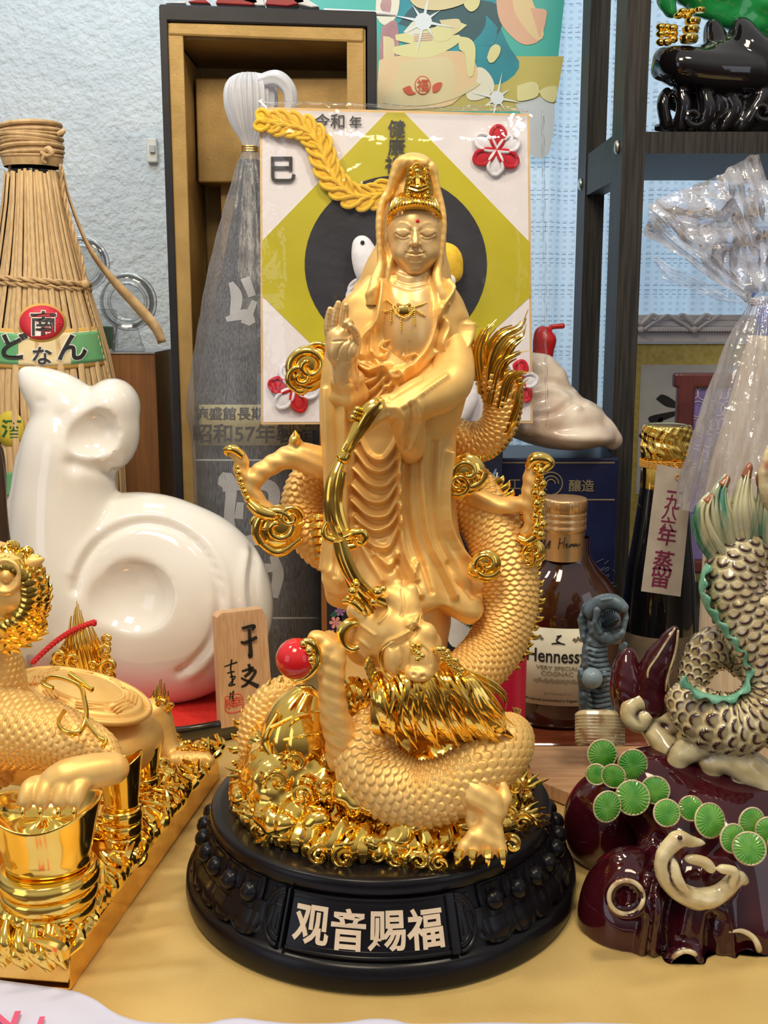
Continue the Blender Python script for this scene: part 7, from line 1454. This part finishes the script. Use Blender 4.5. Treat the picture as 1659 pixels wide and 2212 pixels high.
# ================= WHITE RAT ON TRAY =================
TRC = WZ(285, 1500, 1.0); TRC = np.array([W(285, 1500, 21.5)[0], 20.2, 0])
trm = mat('black_tray_lacquer', (.015, .013, .013), .18, 0, (.01, .009, .009), 30, coat=.8)
tr_ = thing('lacquer_tray', 'black lacquer tray under a red mat carrying the white rat', 'tray', TRC)
prt_ = smoothprof([(.01, .05), (8.6, .05), (9.3, .2), (9.6, .7), (9.65, 1.25), (9.5, 1.36), (9.3, 1.25), (9.1, .8), (8.8, .72), (.01, .7)], 60)
link('tray_body', *lathe(prt_, TRC, 120, sy=.64), trm, tr_)
RM = mat('red_felt', (.68, .03, .02), .9, 0, (.58, .02, .015), 200, bump=.3, bscale=2500); rmv = thing
V, Fc = lathe([(.01, .74), (8.75, .74), (8.8, .79), (8.7, .86), (.01, .86)], TRC, 100, sy=.64); o = link('red_mat', V, Fc, RM); tag(o, 'red felt mat lining the black tray under the rat', 'mat')
RTY = 20.9; zt3 = .87
def Rr(p): return (p[0], p[1], RTY+p[2], p[3])
s = SDF(W(0, 1520, RTY)+[-.6, -6.5, -.5], W(620, 780, RTY)+[0, 6.5, .2], .16)
s.ell(W(330, 1330, RTY), (7.1, 3.7, 5.7), k=.8); s.ell(W(300, 1240, RTY), (6.6, 3.3, 5.1), k=.8); s.ell(W(430, 1290, RTY), (4.4, 3.4, 4.9), k=1.2)
s.tube(*PT([Rr(p) for p in [(180, 1330, 0, 150), (150, 1180, 0, 118), (140, 1060, 0, 98), (150, 960, 0, 90), (150, 890, 0, 62), (115, 856, 0, 50), (84, 832, 0, 34), (64, 816, 0, 20), (54, 806, 0, 12)]]), k=.6, n=26)
s.ell(W(225, 930, RTY), (2.1, 2.4, 2.6), k=.3); s.ell(W(244, 880, RTY+.3), (1.6, 2.4, 1.75), k=.3)
s.tube(*PT([Rr(p) for p in [(70, 1000, -.2, 30), (60, 1100, -.2, 36), (64, 1200, 0, 60)]]), k=.6)
# dishes
s.ell(W(205, 938, RTY-2.9), (1.75, 1.6, 1.7), k=.10, sub=True)
s.ell(W(275, 1292, RTY-5.0), (2.95, 2.5, 2.95), k=.10, sub=True)
V, Fc = s.mesh(); N = vnormals(V, Fc)
ring = [(318+158*math.cos(a), 1300+172*math.sin(a)) for a in np.linspace(-3.0, 1.1, 30)]
V = relief(V, N, [(ring, 9, -.32), ([(318+172*math.cos(a), 1300+186*math.sin(a)) for a in np.linspace(-2.8, 1.0, 30)], 12, .16), ([(555, 1180), (545, 1250), (552, 1330), (560, 1400)], 11, -.4), ([(535, 1200), (525, 1270), (530, 1340)], 12, .2), ([(130, 900), (150, 960), (160, 1010)], 16, -.2), ([(82, 868), (92, 866)], 5, -.10), ([(150, 1000), (230, 1020), (300, 1040)], 12, -.25)])
V[:, 2] = np.maximum(V[:, 2], zt3); RAT = link('porcelain_rat', V, Fc, WHITEP); md = RAT.modifiers.new('s', 'SMOOTH'); md.iterations = 6; md.factor = .5
tag(RAT, 'white glazed porcelain rat with dished ear and haunch on the red mat', 'figurine')
# ---- wooden plaque
HIN = mat('hinoki_wood', (.66, .42, .24), .5, 0, (.58, .34, .18), 40, stretch=(16, 16, 1.2), nlo=.4, nhi=.6)
pq = thing('wooden_plaque', 'small upright cypress plaque with black brush writing by the rat', 'plaque', W(520, 1555, 15.6))
fpts = [(478, 1558, 15.6), (592, 1536, 17.0), (576, 1332, 17.3), (566, 1314, 17.25), (478, 1324, 15.9), (468, 1334, 15.7)]
Fp = np.array([W(*p) for p in fpts]); 
Fp[0][2] = Fp[1][2] = .88
back = Fp+np.array([-.35, .55, 0]); n = 6; V = np.vstack([Fp, back]); f = [tuple(range(n)), tuple(range(2*n-1, n-1, -1))]+[(i, i+n, (i+1) % n+n, (i+1) % n) for i in range(n)]
o = link('board', V, f, HIN, pq, False); bevel(o, .04)
rgt = Fp[1]-Fp[0]; rgt[2] = 0; up__ = Fp[4]-Fp[0]; nn = np.cross(rgt, up__); nn /= np.linalg.norm(nn)
def onp_(px, py, out=.03):
    d = W(px, py, 10)-CAM; t = ((Fp[0]-CAM)@nn)/(d@nn); return CAM+d*t+nn*out
pf = lambda V: np.array([onp_(v[0], v[1], .02+v[2]) for v in V])
br = [[(522, 1357, .7), (548, 1352, 1.1), (544, 1362, .5)], [(520, 1386, .6), (530, 1388, 1), (555, 1376, 1)], [(538, 1358, .8), (540, 1390, 1), (541, 1418, 1.2), (536, 1412, .3)],
      [(537, 1434, .8), (540, 1450, 1), (528, 1462, .8)], [(522, 1450, .6), (548, 1442, .9)], [(538, 1448, .8), (552, 1450, .7), (534, 1476, .9), (521, 1484, .5)], [(520, 1464, .5), (540, 1474, 1), (558, 1483, 1.3)]]
strokes_mesh(br, pf, 7.5, .02, dens=8).out('brush_writing', INK, pq, smooth=False)
sm_ = [[(484, 1440, .6), (512, 1430, .9)], [(500, 1424, .9), (498, 1446, .8), (502, 1470, .9), (499, 1482, .6)], [(490, 1454, .6), (506, 1450, .8)], [(496, 1462, .7), (508, 1462, .6), (494, 1480, .6), (508, 1478, .8)], [(498, 1496, .8), (496, 1510, .5)], [(504, 1492, .8), (502, 1506, .9), (505, 1514, .6)]]
strokes_mesh(sm_, pf, 4.5, .02, dens=8).out('brush_signature', INK, pq, smooth=False)
SEAL = mat('vermilion_seal', (.66, .08, .05), .5)
cS = onp_(504, 1519, .02); write('幸', plane_fn(onp_(511, 1516, .02), rgt, up__), .75, SEAL, pq, 'seal_print', .02, .0); write('泉', plane_fn(onp_(496, 1519, .02), rgt, up__), .7, SEAL, pq, 'seal_print', .02, .0)
sq = [(486, 1505), (519, 1500), (522, 1532), (490, 1538), (486, 1505)]
link('seal_border', *sweep([onp_(x, y, .01) for x, y in sq], .035, 60, 6), SEAL, pq)
# ================= CARD WITH FELT SNAKE =================
def CYf(py, off=0): return 23.6+(915-py)/685*1.6-off
def cp_(px, py, off=0.0): return W(px, py, CYf(py, off))
cardt = thing('shikishi_card', 'white square greeting card with yellow diamond and felt snake in clear wrapping', 'card', cp_(855, 914))
def cpoly(name, pts, off, th, mat_, n=0, parent=cardt, sm=False):
    P = np.array(pts, float)
    if n: P = cr_(np.vstack([P, P[:1]]), n)[:-1]
    A = np.array([cp_(x, y, off) for x, y in P]); ar = sum(A[i][0]*A[(i+1) % len(A)][2]-A[(i+1) % len(A)][0]*A[i][2] for i in range(len(A)))
    if ar < 0: A = A[::-1]
    B = A+[0, th, 0]; k = len(A); return link(name, np.vstack([A, B]), [tuple(range(k)), tuple(range(2*k-1, k-1, -1))]+[(i, i+k, (i+1) % k+k, (i+1) % k) for i in range(k)], mat_, parent, sm)
cpoly('card_edge', [(561, 231), (1144, 246), (1151, 914), (564, 917)], 0, .35, mat('gold_edge_paper', (.75, .52, .25), .4, .2))
lab(cpoly('card_board', [(566, 237), (1139, 251), (1146, 909), (569, 912)], .03, .05, mat('white_washi', (.80, .78, .84), .75, 0, (.76, .74, .80), 60, bump=.2, bscale=900)), 'lilac white board')
YC = mat('yellow_green_silk', (.56, .50, .015), .35, 0, (.46, .41, .01), 16, bump=.3, bscale=60, nlo=.3, nhi=.7)
lab(cpoly('yellow_diamond', [(835, 243), (873, 243), (1143, 522), (1146, 640), (1000, 775), (850, 880), (705, 775), (567, 640), (566, 520)], .05, .03, YC), 'yellow green silk diamond')
lab(cpoly('black_disc', [(855+197*math.cos(a), 571+192*math.sin(a)) for a in np.linspace(0, 6.283, 60)[:-1]], .08, .03, mat('charcoal_silk', (.014, .014, .024), .55, 0, (.010, .010, .018), 60)), 'charcoal silk disc')
def cw_(s_, x, y, size, bold=.02): write(s_, plane_fn(cp_(x, y, .14), (1, 0, .0), (0, .13, 1)), size, INK, cardt, 'brush_writing', .02, bold)
cw_('巳', 612, 366, 1.75, .02); cw_('令和', 712, 262, .95, .01); cw_('年', 768, 264, .8, .01); cw_('健', 857, 278, 1.1, .012); cw_('康', 857, 317, 1.1, .012); cw_('祈', 850, 356, 1.1, .012)
FY_ = mat('yellow_felt', (.90, .60, .06), .9, 0, (.80, .50, .04), 200, bump=.6, bscale=1500); FW = mat('white_felt', (.80, .80, .88), .9, 0, (.72, .72, .80), 200, bump=.6, bscale=1500); FR = mat('red_felt_petal', (.60, .01, .03), .9, 0, (.45, .008, .02), 200, bump=.6, bscale=1500)
sk = bpy.data.objects.new('felt_snake', None); COL.objects.link(sk); adopt(sk, cardt); lab(sk, 'yellow braided felt snake')
def loop(x, y, L, w, ang, mat_, parent, off, name='felt_loop', th=4.6, fill=True):
    c, s_ = math.cos(ang), math.sin(ang); m = MB()
    P = [(0, 0), (L*.35, w*.75), (L*.75, w), (L, w*.5), (L*1.06, 0), (L, -w*.5), (L*.75, -w), (L*.35, -w*.75), (0, 0)]
    q = [cp_(x+a*c-b*s_, y+a*s_+b*c, off+.18*math.sin(math.pi*min(1, a/L))) for a, b in P]; m.add(*sweep(q, th*.0295, 40, 8))
    if fill:
        q2 = np.array([cp_(x+a*c-b*s_, y+a*s_+b*c, off-.02) for a, b in cr_(np.array(P, float), 26)[:-1]]); ce = q2.mean(0)-[0, .14, 0]; n = len(q2); V = np.vstack([q2, (q2+ce)/2-[0, .06, 0], [ce]])
        m.add(V, [(i, (i+1) % n, (i+1) % n+n, i+n) for i in range(n)]+[(i+n, (i+1) % n+n, 2*n) for i in range(n)])
    return m.out(name, mat_, parent)
bp_ = cr_(np.array([(578, 262), (620, 270), (665, 285), (692, 320), (712, 370), (740, 405), (780, 425), (822, 418), (850, 405)], float), 15); bt = np.gradient(bp_, axis=0)
for k in range(len(bp_)-1, -1, -1):
    a = math.atan2(bt[k][1], bt[k][0])+math.pi
    for sd in (-1, 1):
        x, y = bp_[k]; x += bt[k][0]*.3; y += bt[k][1]*.3
        loop(x, y, 46 if k > 1 else 34, 11, a+sd*.48, FY_, sk, .35+.0*k, th=4.4)
# white snake head and body loops
def blob(segs, mat_, name, parent, k=.15, h=.09, lb=None):
    pts = np.concatenate([np.array([cp_(q[0], q[1], q[2]) for q in L]) for L in segs]); s = SDF(pts.min(0)-2.4, pts.max(0)+2.4, h)
    for L in segs: s.tube(np.array([cp_(q[0], q[1], q[2]) for q in L]), np.array([q[3]*.0295 for q in L]), k=k, n=max(6, 3*len(L)))
    V, Fc = s.mesh(); o = link(name, V, Fc, mat_, parent); return lab(o, lb) if lb else o
wsn = blob([[(782, 530, .8, 20), (790, 560, .9, 27), (800, 590, .9, 26), (830, 570, .6, 28)]], FW, 'white_snake', cardt, lb='white felt snake head'); link('eye', *ball(cp_(783, 524, 1.55), .13, 10, 8), INK, wsn)
for k in range(9): loop(800-k*3, 596+k*14, 52, 10, math.pi*.80+.02*k, FW, wsn, .4); 
ys = blob([[(945, 560, .8, 30), (965, 560, .9, 30), (978, 590, .9, 20)]], FY_, 'yellow_snake_head', cardt, lb='yellow felt head with goggle eye'); link('eye_white', *ball(cp_(970, 607, 1.4), .42, 18, 12, sy=.5), WHT, ys); link('pupil', *ball(cp_(968, 609, 1.62), .23, 14, 10, sy=.5), INK, ys)
blob([[(990, 900, .7, 18), (1010, 860, .7, 22), (1002, 820, .7, 16)], [(960, 880, .6, 16), (1000, 890, .6, 18)]], FW, 'white_snake_tail', cardt)
def flw(cx, cy, r, a0, label):
    f = bpy.data.objects.new('felt_flower', None); COL.objects.link(f); adopt(f, cardt); lab(f, label)
    for k in range(6): loop(cx, cy, r, r*.31, a0+k*math.pi/3, FR if k % 2 == 0 else FW, f, .25, 'petal', 4.0)
flw(1073, 325, 50, -math.pi/2+.08, 'red and white felt flower, top right of the card'); flw(634, 838, 50, math.pi/2-.35, 'red and white felt flower, bottom left of the card'); flw(1112, 826, 46, .9, 'red and white felt flower, bottom right of the card')
# clear wrapping
n, m_ = 70, 80; V = []
for i in range(n):
    for j in range(m_):
        u, v = i/(n-1), j/(m_-1); x = 556+(1174-556)*u+8*v*u; y = 214+24*u+(926-214)*v-8*u*v; edge_ = max(abs(u-.5), abs(v-.5))*2
        V.append(cp_(x, y, .95*(1-max(0, edge_-.8)/.2*.75)+.10*math.sin(9*u+5*v+2*math.sin(6*v))+.06*math.sin(23*u-17*v)))
o = link('clear_wrapping', V, gridf(n, m_, 0, 0), FILM, cardt); lab(o, 'shiny clear plastic sleeve')
for P in ([(560, 222), (700, 224), (860, 230), (1000, 236), (1140, 238)], [(1172, 240), (1176, 500), (1180, 800), (1182, 925)], [(1000, 232), (1060, 228), (1140, 240)]): link('wrapping_fold', *sweep([cp_(x, y, .5) for x, y in P], .07, 60, 6, disp=lambda s_, p, r: .03*np.sin(s_*5+p)), FILM, cardt)
# ================= BAGGED BOTTLE =================
BAGY = 14.0
bgt = thing('bagged_bottle', 'straw coloured bottle tied up in a crumpled clear plastic bag at right', 'bottle', (W(1640, 1300, BAGY)[0], BAGY, 0))
bs = SCL(900, BAGY); X4 = W(1650, 900, BAGY)[0]; zz4 = lambda y: zat(y, BAGY)
link('bottle_body', *lathe([(.01, .02), (105*bs, .02), (110*bs, .5), (112*bs, zz4(1060)), (104*bs, zz4(1000)), (76*bs, zz4(880)), (50*bs, zz4(760)), (38*bs, zz4(725)), (.01, zz4(724))], (X4, BAGY, 0), 90, rf=lambda z, th, r: .04*np.sin(th*44)), mat('cream_straw', (.72, .62, .48), .7, 0, (.62, .5, .36), 60, stretch=(10, 10, .6)), bgt)
link('blue_cap', *lathe([(.01, zz4(724)), (30*bs, zz4(724)), (31*bs, zz4(664)), (.01, zz4(662))], (X4+.1, BAGY, 0), 40), mat('blue_cap', (.01, .10, .62), .3), bgt)
BAG = fmix('crumpled_bag', (.95, .96, 1.0), base=.06, gain=.7, rough=.12, white=.16, wcol=(.85, .86, .95), bump=1.0, bscale=130, noise=.15, nscale=160)
pb_ = smoothprof([(150*bs, zz4(1100)), (146*bs, zz4(1050)), (128*bs, zz4(960)), (95*bs, zz4(840)), (62*bs, zz4(730)), (32*bs, zz4(665)), (22*bs, zz4(650))], 90)
def crump(z, th, r): return r*(.05*np.sin(th*7+.5*np.sin(z*.9))+.03*np.sin(th*15+z*.7)+.02*np.sin(th*29-z))
lab(link('bag_skirt', *lathe(pb_, (X4-.4, BAGY, 0), 200, rf=crump), BAG, bgt), 'clear bag hanging round the bottle')
# flared bag top: folded sheets
def sheet(pts4, n, m_, seed, amp, name, fold=3):
    """bilinear sheet with crumples between four pixel corners (x,y,Y)"""
    r_ = np.random.RandomState(seed); A = [W(*p) for p in pts4]; V = []; ph = r_.rand(8)*6.28
    for i in range(n):
        for j in range(m_):
            u, v = i/(n-1), j/(m_-1); p = A[0]*(1-u)*(1-v)+A[1]*u*(1-v)+A[2]*u*v+A[3]*(1-u)*v
            d = sum(math.sin((fold+k*2.3)*(u*math.cos(ph[k])+v*math.sin(ph[k]))*3.1+ph[k+4])/(1+k*.7) for k in range(4)); e = abs(math.sin(u*fold*2+v*2+ph[0]))*.8
            V.append(p+np.array([.04*d, amp*(d*.5+e), .10*d*u]))
    return lab(link(name, V, gridf(n, m_, 0, 0), BAG, bgt), 'flaring crumpled bag top')
sheet([(1618, 655, BAGY-.8), (1392, 500, BAGY-2.5), (1420, 428, BAGY-2.0), (1600, 600, BAGY)], 50, 26, 1, .5, 'bag_top')
sheet([(1625, 650, BAGY), (1418, 432, BAGY-1.5), (1560, 390, BAGY-1), (1680, 560, BAGY+.6)], 60, 50, 2, .55, 'bag_top')
sheet([(1640, 640, BAGY+.2), (1548, 384, BAGY-1.0), (1644, 328, BAGY-.6), (1720, 600, BAGY+.6)], 60, 40, 3, .5, 'bag_top')
sheet([(1622, 660, BAGY-1), (1400, 545, BAGY-2.4), (1440, 605, BAGY-2.2), (1560, 650, BAGY-1.4)], 50, 24, 4, .45, 'bag_top')
sheet([(1620, 655, BAGY+.8), (1400, 440, BAGY+.6), (1640, 345, BAGY+1.2), (1760, 560, BAGY+2)], 60, 60, 5, .6, 'bag_top')
m = MB()
for k in range(3): m.add(*sweep([(X4-.45+.66*math.cos(a), BAGY+.6*math.sin(a), zz4(655)+.12*k+.05*math.sin(3*a)) for a in np.linspace(0, 6.28, 20)], .10, 40, 8))
m.out('bag_tie', BAG, bgt)
# ================= SMALL BLUE GREY DRAGON =================
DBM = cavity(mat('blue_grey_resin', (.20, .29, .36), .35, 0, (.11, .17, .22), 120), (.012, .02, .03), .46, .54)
DSY = 10.5; bd = thing('small_blue_dragon', 'small blue grey dragon figurine with open jaws holding an orb', 'figurine', (W(1305, 1520, DSY)[0], DSY, 0))
D_L = lambda L: PT([(x, y, DSY+d, r) for x, y, d, r in L])
s = SDF(W(1230, 1560, DSY)+[0, -2.6, -1.2], W(1380, 1270, DSY)+[0, 2.6, 0], .045)
s.tube(*D_L([(1292, 1360, .4, 24), (1284, 1420, .2, 27), (1296, 1480, .1, 32), (1296, 1540, .2, 38), (1298, 1600, .3, 40)]), k=.15, n=12)
s.tube(*D_L([(1280, 1318, .1, 20), (1300, 1302, -.2, 17), (1325, 1300, -.5, 16), (1346, 1312, -.8, 12)]), k=.12, n=8); s.tube(*D_L([(1290, 1350, .2, 22), (1300, 1370, -.2, 16), (1325, 1380, -.5, 12), (1342, 1366, -.8, 9)]), k=.12, n=8)
s.ell(W(1316, 1342, DSY+.35), (.62, .5, .62), k=.1); s.tube(*D_L([(1350, 1316, -.6, 6), (1352, 1335, -.7, 6), (1346, 1362, -.7, 6)]), k=.05); s.tube(*D_L([(1290, 1318, -.5, 8), (1288, 1340, -.5, 8), (1296, 1364, -.5, 7)]), k=.05)
s.tube(*D_L([(1262, 1380, .3, 8), (1256, 1340, .4, 8), (1264, 1310, .4, 6), (1280, 1295, .3, 4)]), k=.1); s.tube(*D_L([(1340, 1400, .2, 5), (1350, 1392, .2, 5), (1330, 1440, .1, 8)]), k=.1)
s.tube(*D_L([(1262, 1490, -.6, 12), (1258, 1462, -1.0, 11), (1254, 1448, -1.1, 6)]), k=.08); s.tube(*D_L([(1300, 1480, -.6, 10), (1306, 1456, -1.0, 7)]), k=.08); s.tube(*D_L([(1262, 1500, -.7, 14), (1268, 1540, -.6, 16)]), k=.1)
V, Fc = s.mesh(); N = vnormals(V, Fc)
V = relief(V, N, [([(1272, y), (1290, y+5), (1318, y)], 2.2, -.06) for y in range(1395, 1540, 11)]+[([(1255+(k*13) % 30, 1330+k*9)], 5, .07) for k in range(22)]+[([(1300, 1296), (1320, 1292)], 3, .06), ([(1300, 1345), (1330, 1350)], 12, -.12)]); V[:, 2] = np.maximum(V[:, 2], 0.02)
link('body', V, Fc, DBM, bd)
m = MB()
for k in range(9): m.add(*sweep(*D_L([(1302+k*5, 1322-k*1.2, -.9, 2.6), (1303+k*5, 1331-k*1.2, -.95, .8)]), nu=5, nv=6)); m.add(*sweep(*D_L([(1304+k*4.5, 1366-k*1, -.95, 2.4), (1305+k*4.5, 1358-k*1, -.95, .8)]), nu=5, nv=6))
lab(m.out('teeth', DBM, bd), 'row of tiny teeth'); link('tongue', *sweep(*D_L([(1306, 1352, -.2, 9), (1322, 1346, -.7, 8), (1334, 1338, -1, 5)]), nu=12, nv=10), DBM, bd)
lab(link('orb', *ball(W(1279, 1465, DSY-1.25), .55, 22, 16), mat('pale_blue_orb', (.25, .34, .40), .25), bd), 'pale blue orb')
# ================= BOARDS =================
RW = mat('red_brown_lacquer', (.22, .05, .02), .15, 0, (.14, .03, .012), 40, coat=.6, stretch=(1, 8, 8))
o = link('lacquer_board', *box((W(1090, 1500, 14)[0], 13.2, .02), (W(1400, 1500, 14)[0], 24, .95)), RW, None, False); bevel(o, .2, 3); tag(o, 'glossy red brown lacquered board under the cognac flask', 'board')
PIN = mat('pale_pine', (.62, .38, .21), .5, 0, (.52, .29, .15), 20, stretch=(1.5, 16, 1), nlo=.42, nhi=.58)
P = [WZ(1080, 1640, .8), WZ(1110, 1580, .8), WZ(1196, 1557, .8), WZ(1300, 1560, .8), WZ(1400, 1600, .8), WZ(1420, 1700, .8), WZ(1300, 1740, .8), WZ(1128, 1672, .8)]
P = np.array(P)[::-1]; Bt = P.copy(); Bt[:, 2] = .02; n = len(P); o = link('pine_board', np.vstack([P[::-1], Bt[::-1]]), [tuple(range(n)), tuple(range(2*n-1, n-1, -1))]+[(i, i+n, (i+1) % n+n, (i+1) % n) for i in range(n)], PIN, None, False)
import bmesh as _b; bm = _b.new(); bm.from_mesh(o.data); _b.ops.recalc_face_normals(bm, faces=bm.faces); bm.to_mesh(o.data); bm.free(); bevel(o, .06); tag(o, 'pale pine hexagonal board lying between the black plinth and the maroon rock', 'board')
# ================= DARK CARVING AT LEFT EDGE =================
V, Fc = sweep(*PT([(2, 1200, 14, 22), (-4, 1120, 14, 20), (-4, 1040, 14, 17), (-6, 980, 14, 13), (-8, 958, 14, 6)]), nu=40, nv=24, disp=lambda s_, p, r: .05*np.sin(p*5+s_)); V2, F2 = lathe([(.01, .02), (1.6, .02), (1.5, .6), (.8, 1.2), (.7, zat(1190, 17)), (.01, zat(1190, 17))], (W(-16, 1200, 14)[0], 14, 0), 30)
m = MB(); m.add(V, Fc); m.add(V2, F2); dk = thing('dark_carving', 'dark brown wooden carving cut by the frame left of the rat', 'carving', (W(-16, 1200, 14)[0], 14, 0)); DKM = mat('dark_walnut', (.05, .03, .02), .35)
link('carved_top', V, Fc, DKM, dk); link('carved_foot', V2, F2, DKM, dk)
# ================= PAPER AT THE FRONT =================
PW = mat('white_paper_sheet', (.62, .64, .82), .6, 0, (.58, .60, .78), 20); zP = .12
ed_ = [(-80, 2108), (0, 2122), (80, 2133), (160, 2146), (205, 2164), (240, 2188), (275, 2204), (330, 2214), (440, 2216), (480, 2208), (520, 2204), (570, 2210), (640, 2216), (740, 2214), (800, 2206), (850, 2208), (900, 2217), (1060, 2214), (1180, 2216), (1260, 2214), (1400, 2218)]
E = cr_(np.array(ed_, float), 120); V = []
for x, y in E: 
    a = WZ(x, y, zP); V += [a+[0, 0, .10], a+[0, -.12, .06], a+[0, -.5, .02], a+[0, -6, .02]]
o = link('paper_sheet', V, gridf(120, 4, 0, 0)[:, ::-1], PW); md = o.modifiers.new('t', 'SOLIDIFY'); md.thickness = .03*U; tag(o, 'white scalloped paper sheet with pink lettering along the front edge', 'paper')
pt_ = lab(write('N', plane_fn(WZ(8, 2206, zP+.16), (1, .1, 0), (0, 1, .0)), 1.4, mat('pink_ink', (.75, .12, .25), .5), o, 'pink_lettering', .02, .03), 'pink printed letter'); pt2 = write('I', plane_fn(WZ(86, 2214, zP+.16), (1, .1, 0), (0, 1, .0)), 1.2, bpy.data.materials['pink_ink'], o, 'pink_lettering', .02, .03)
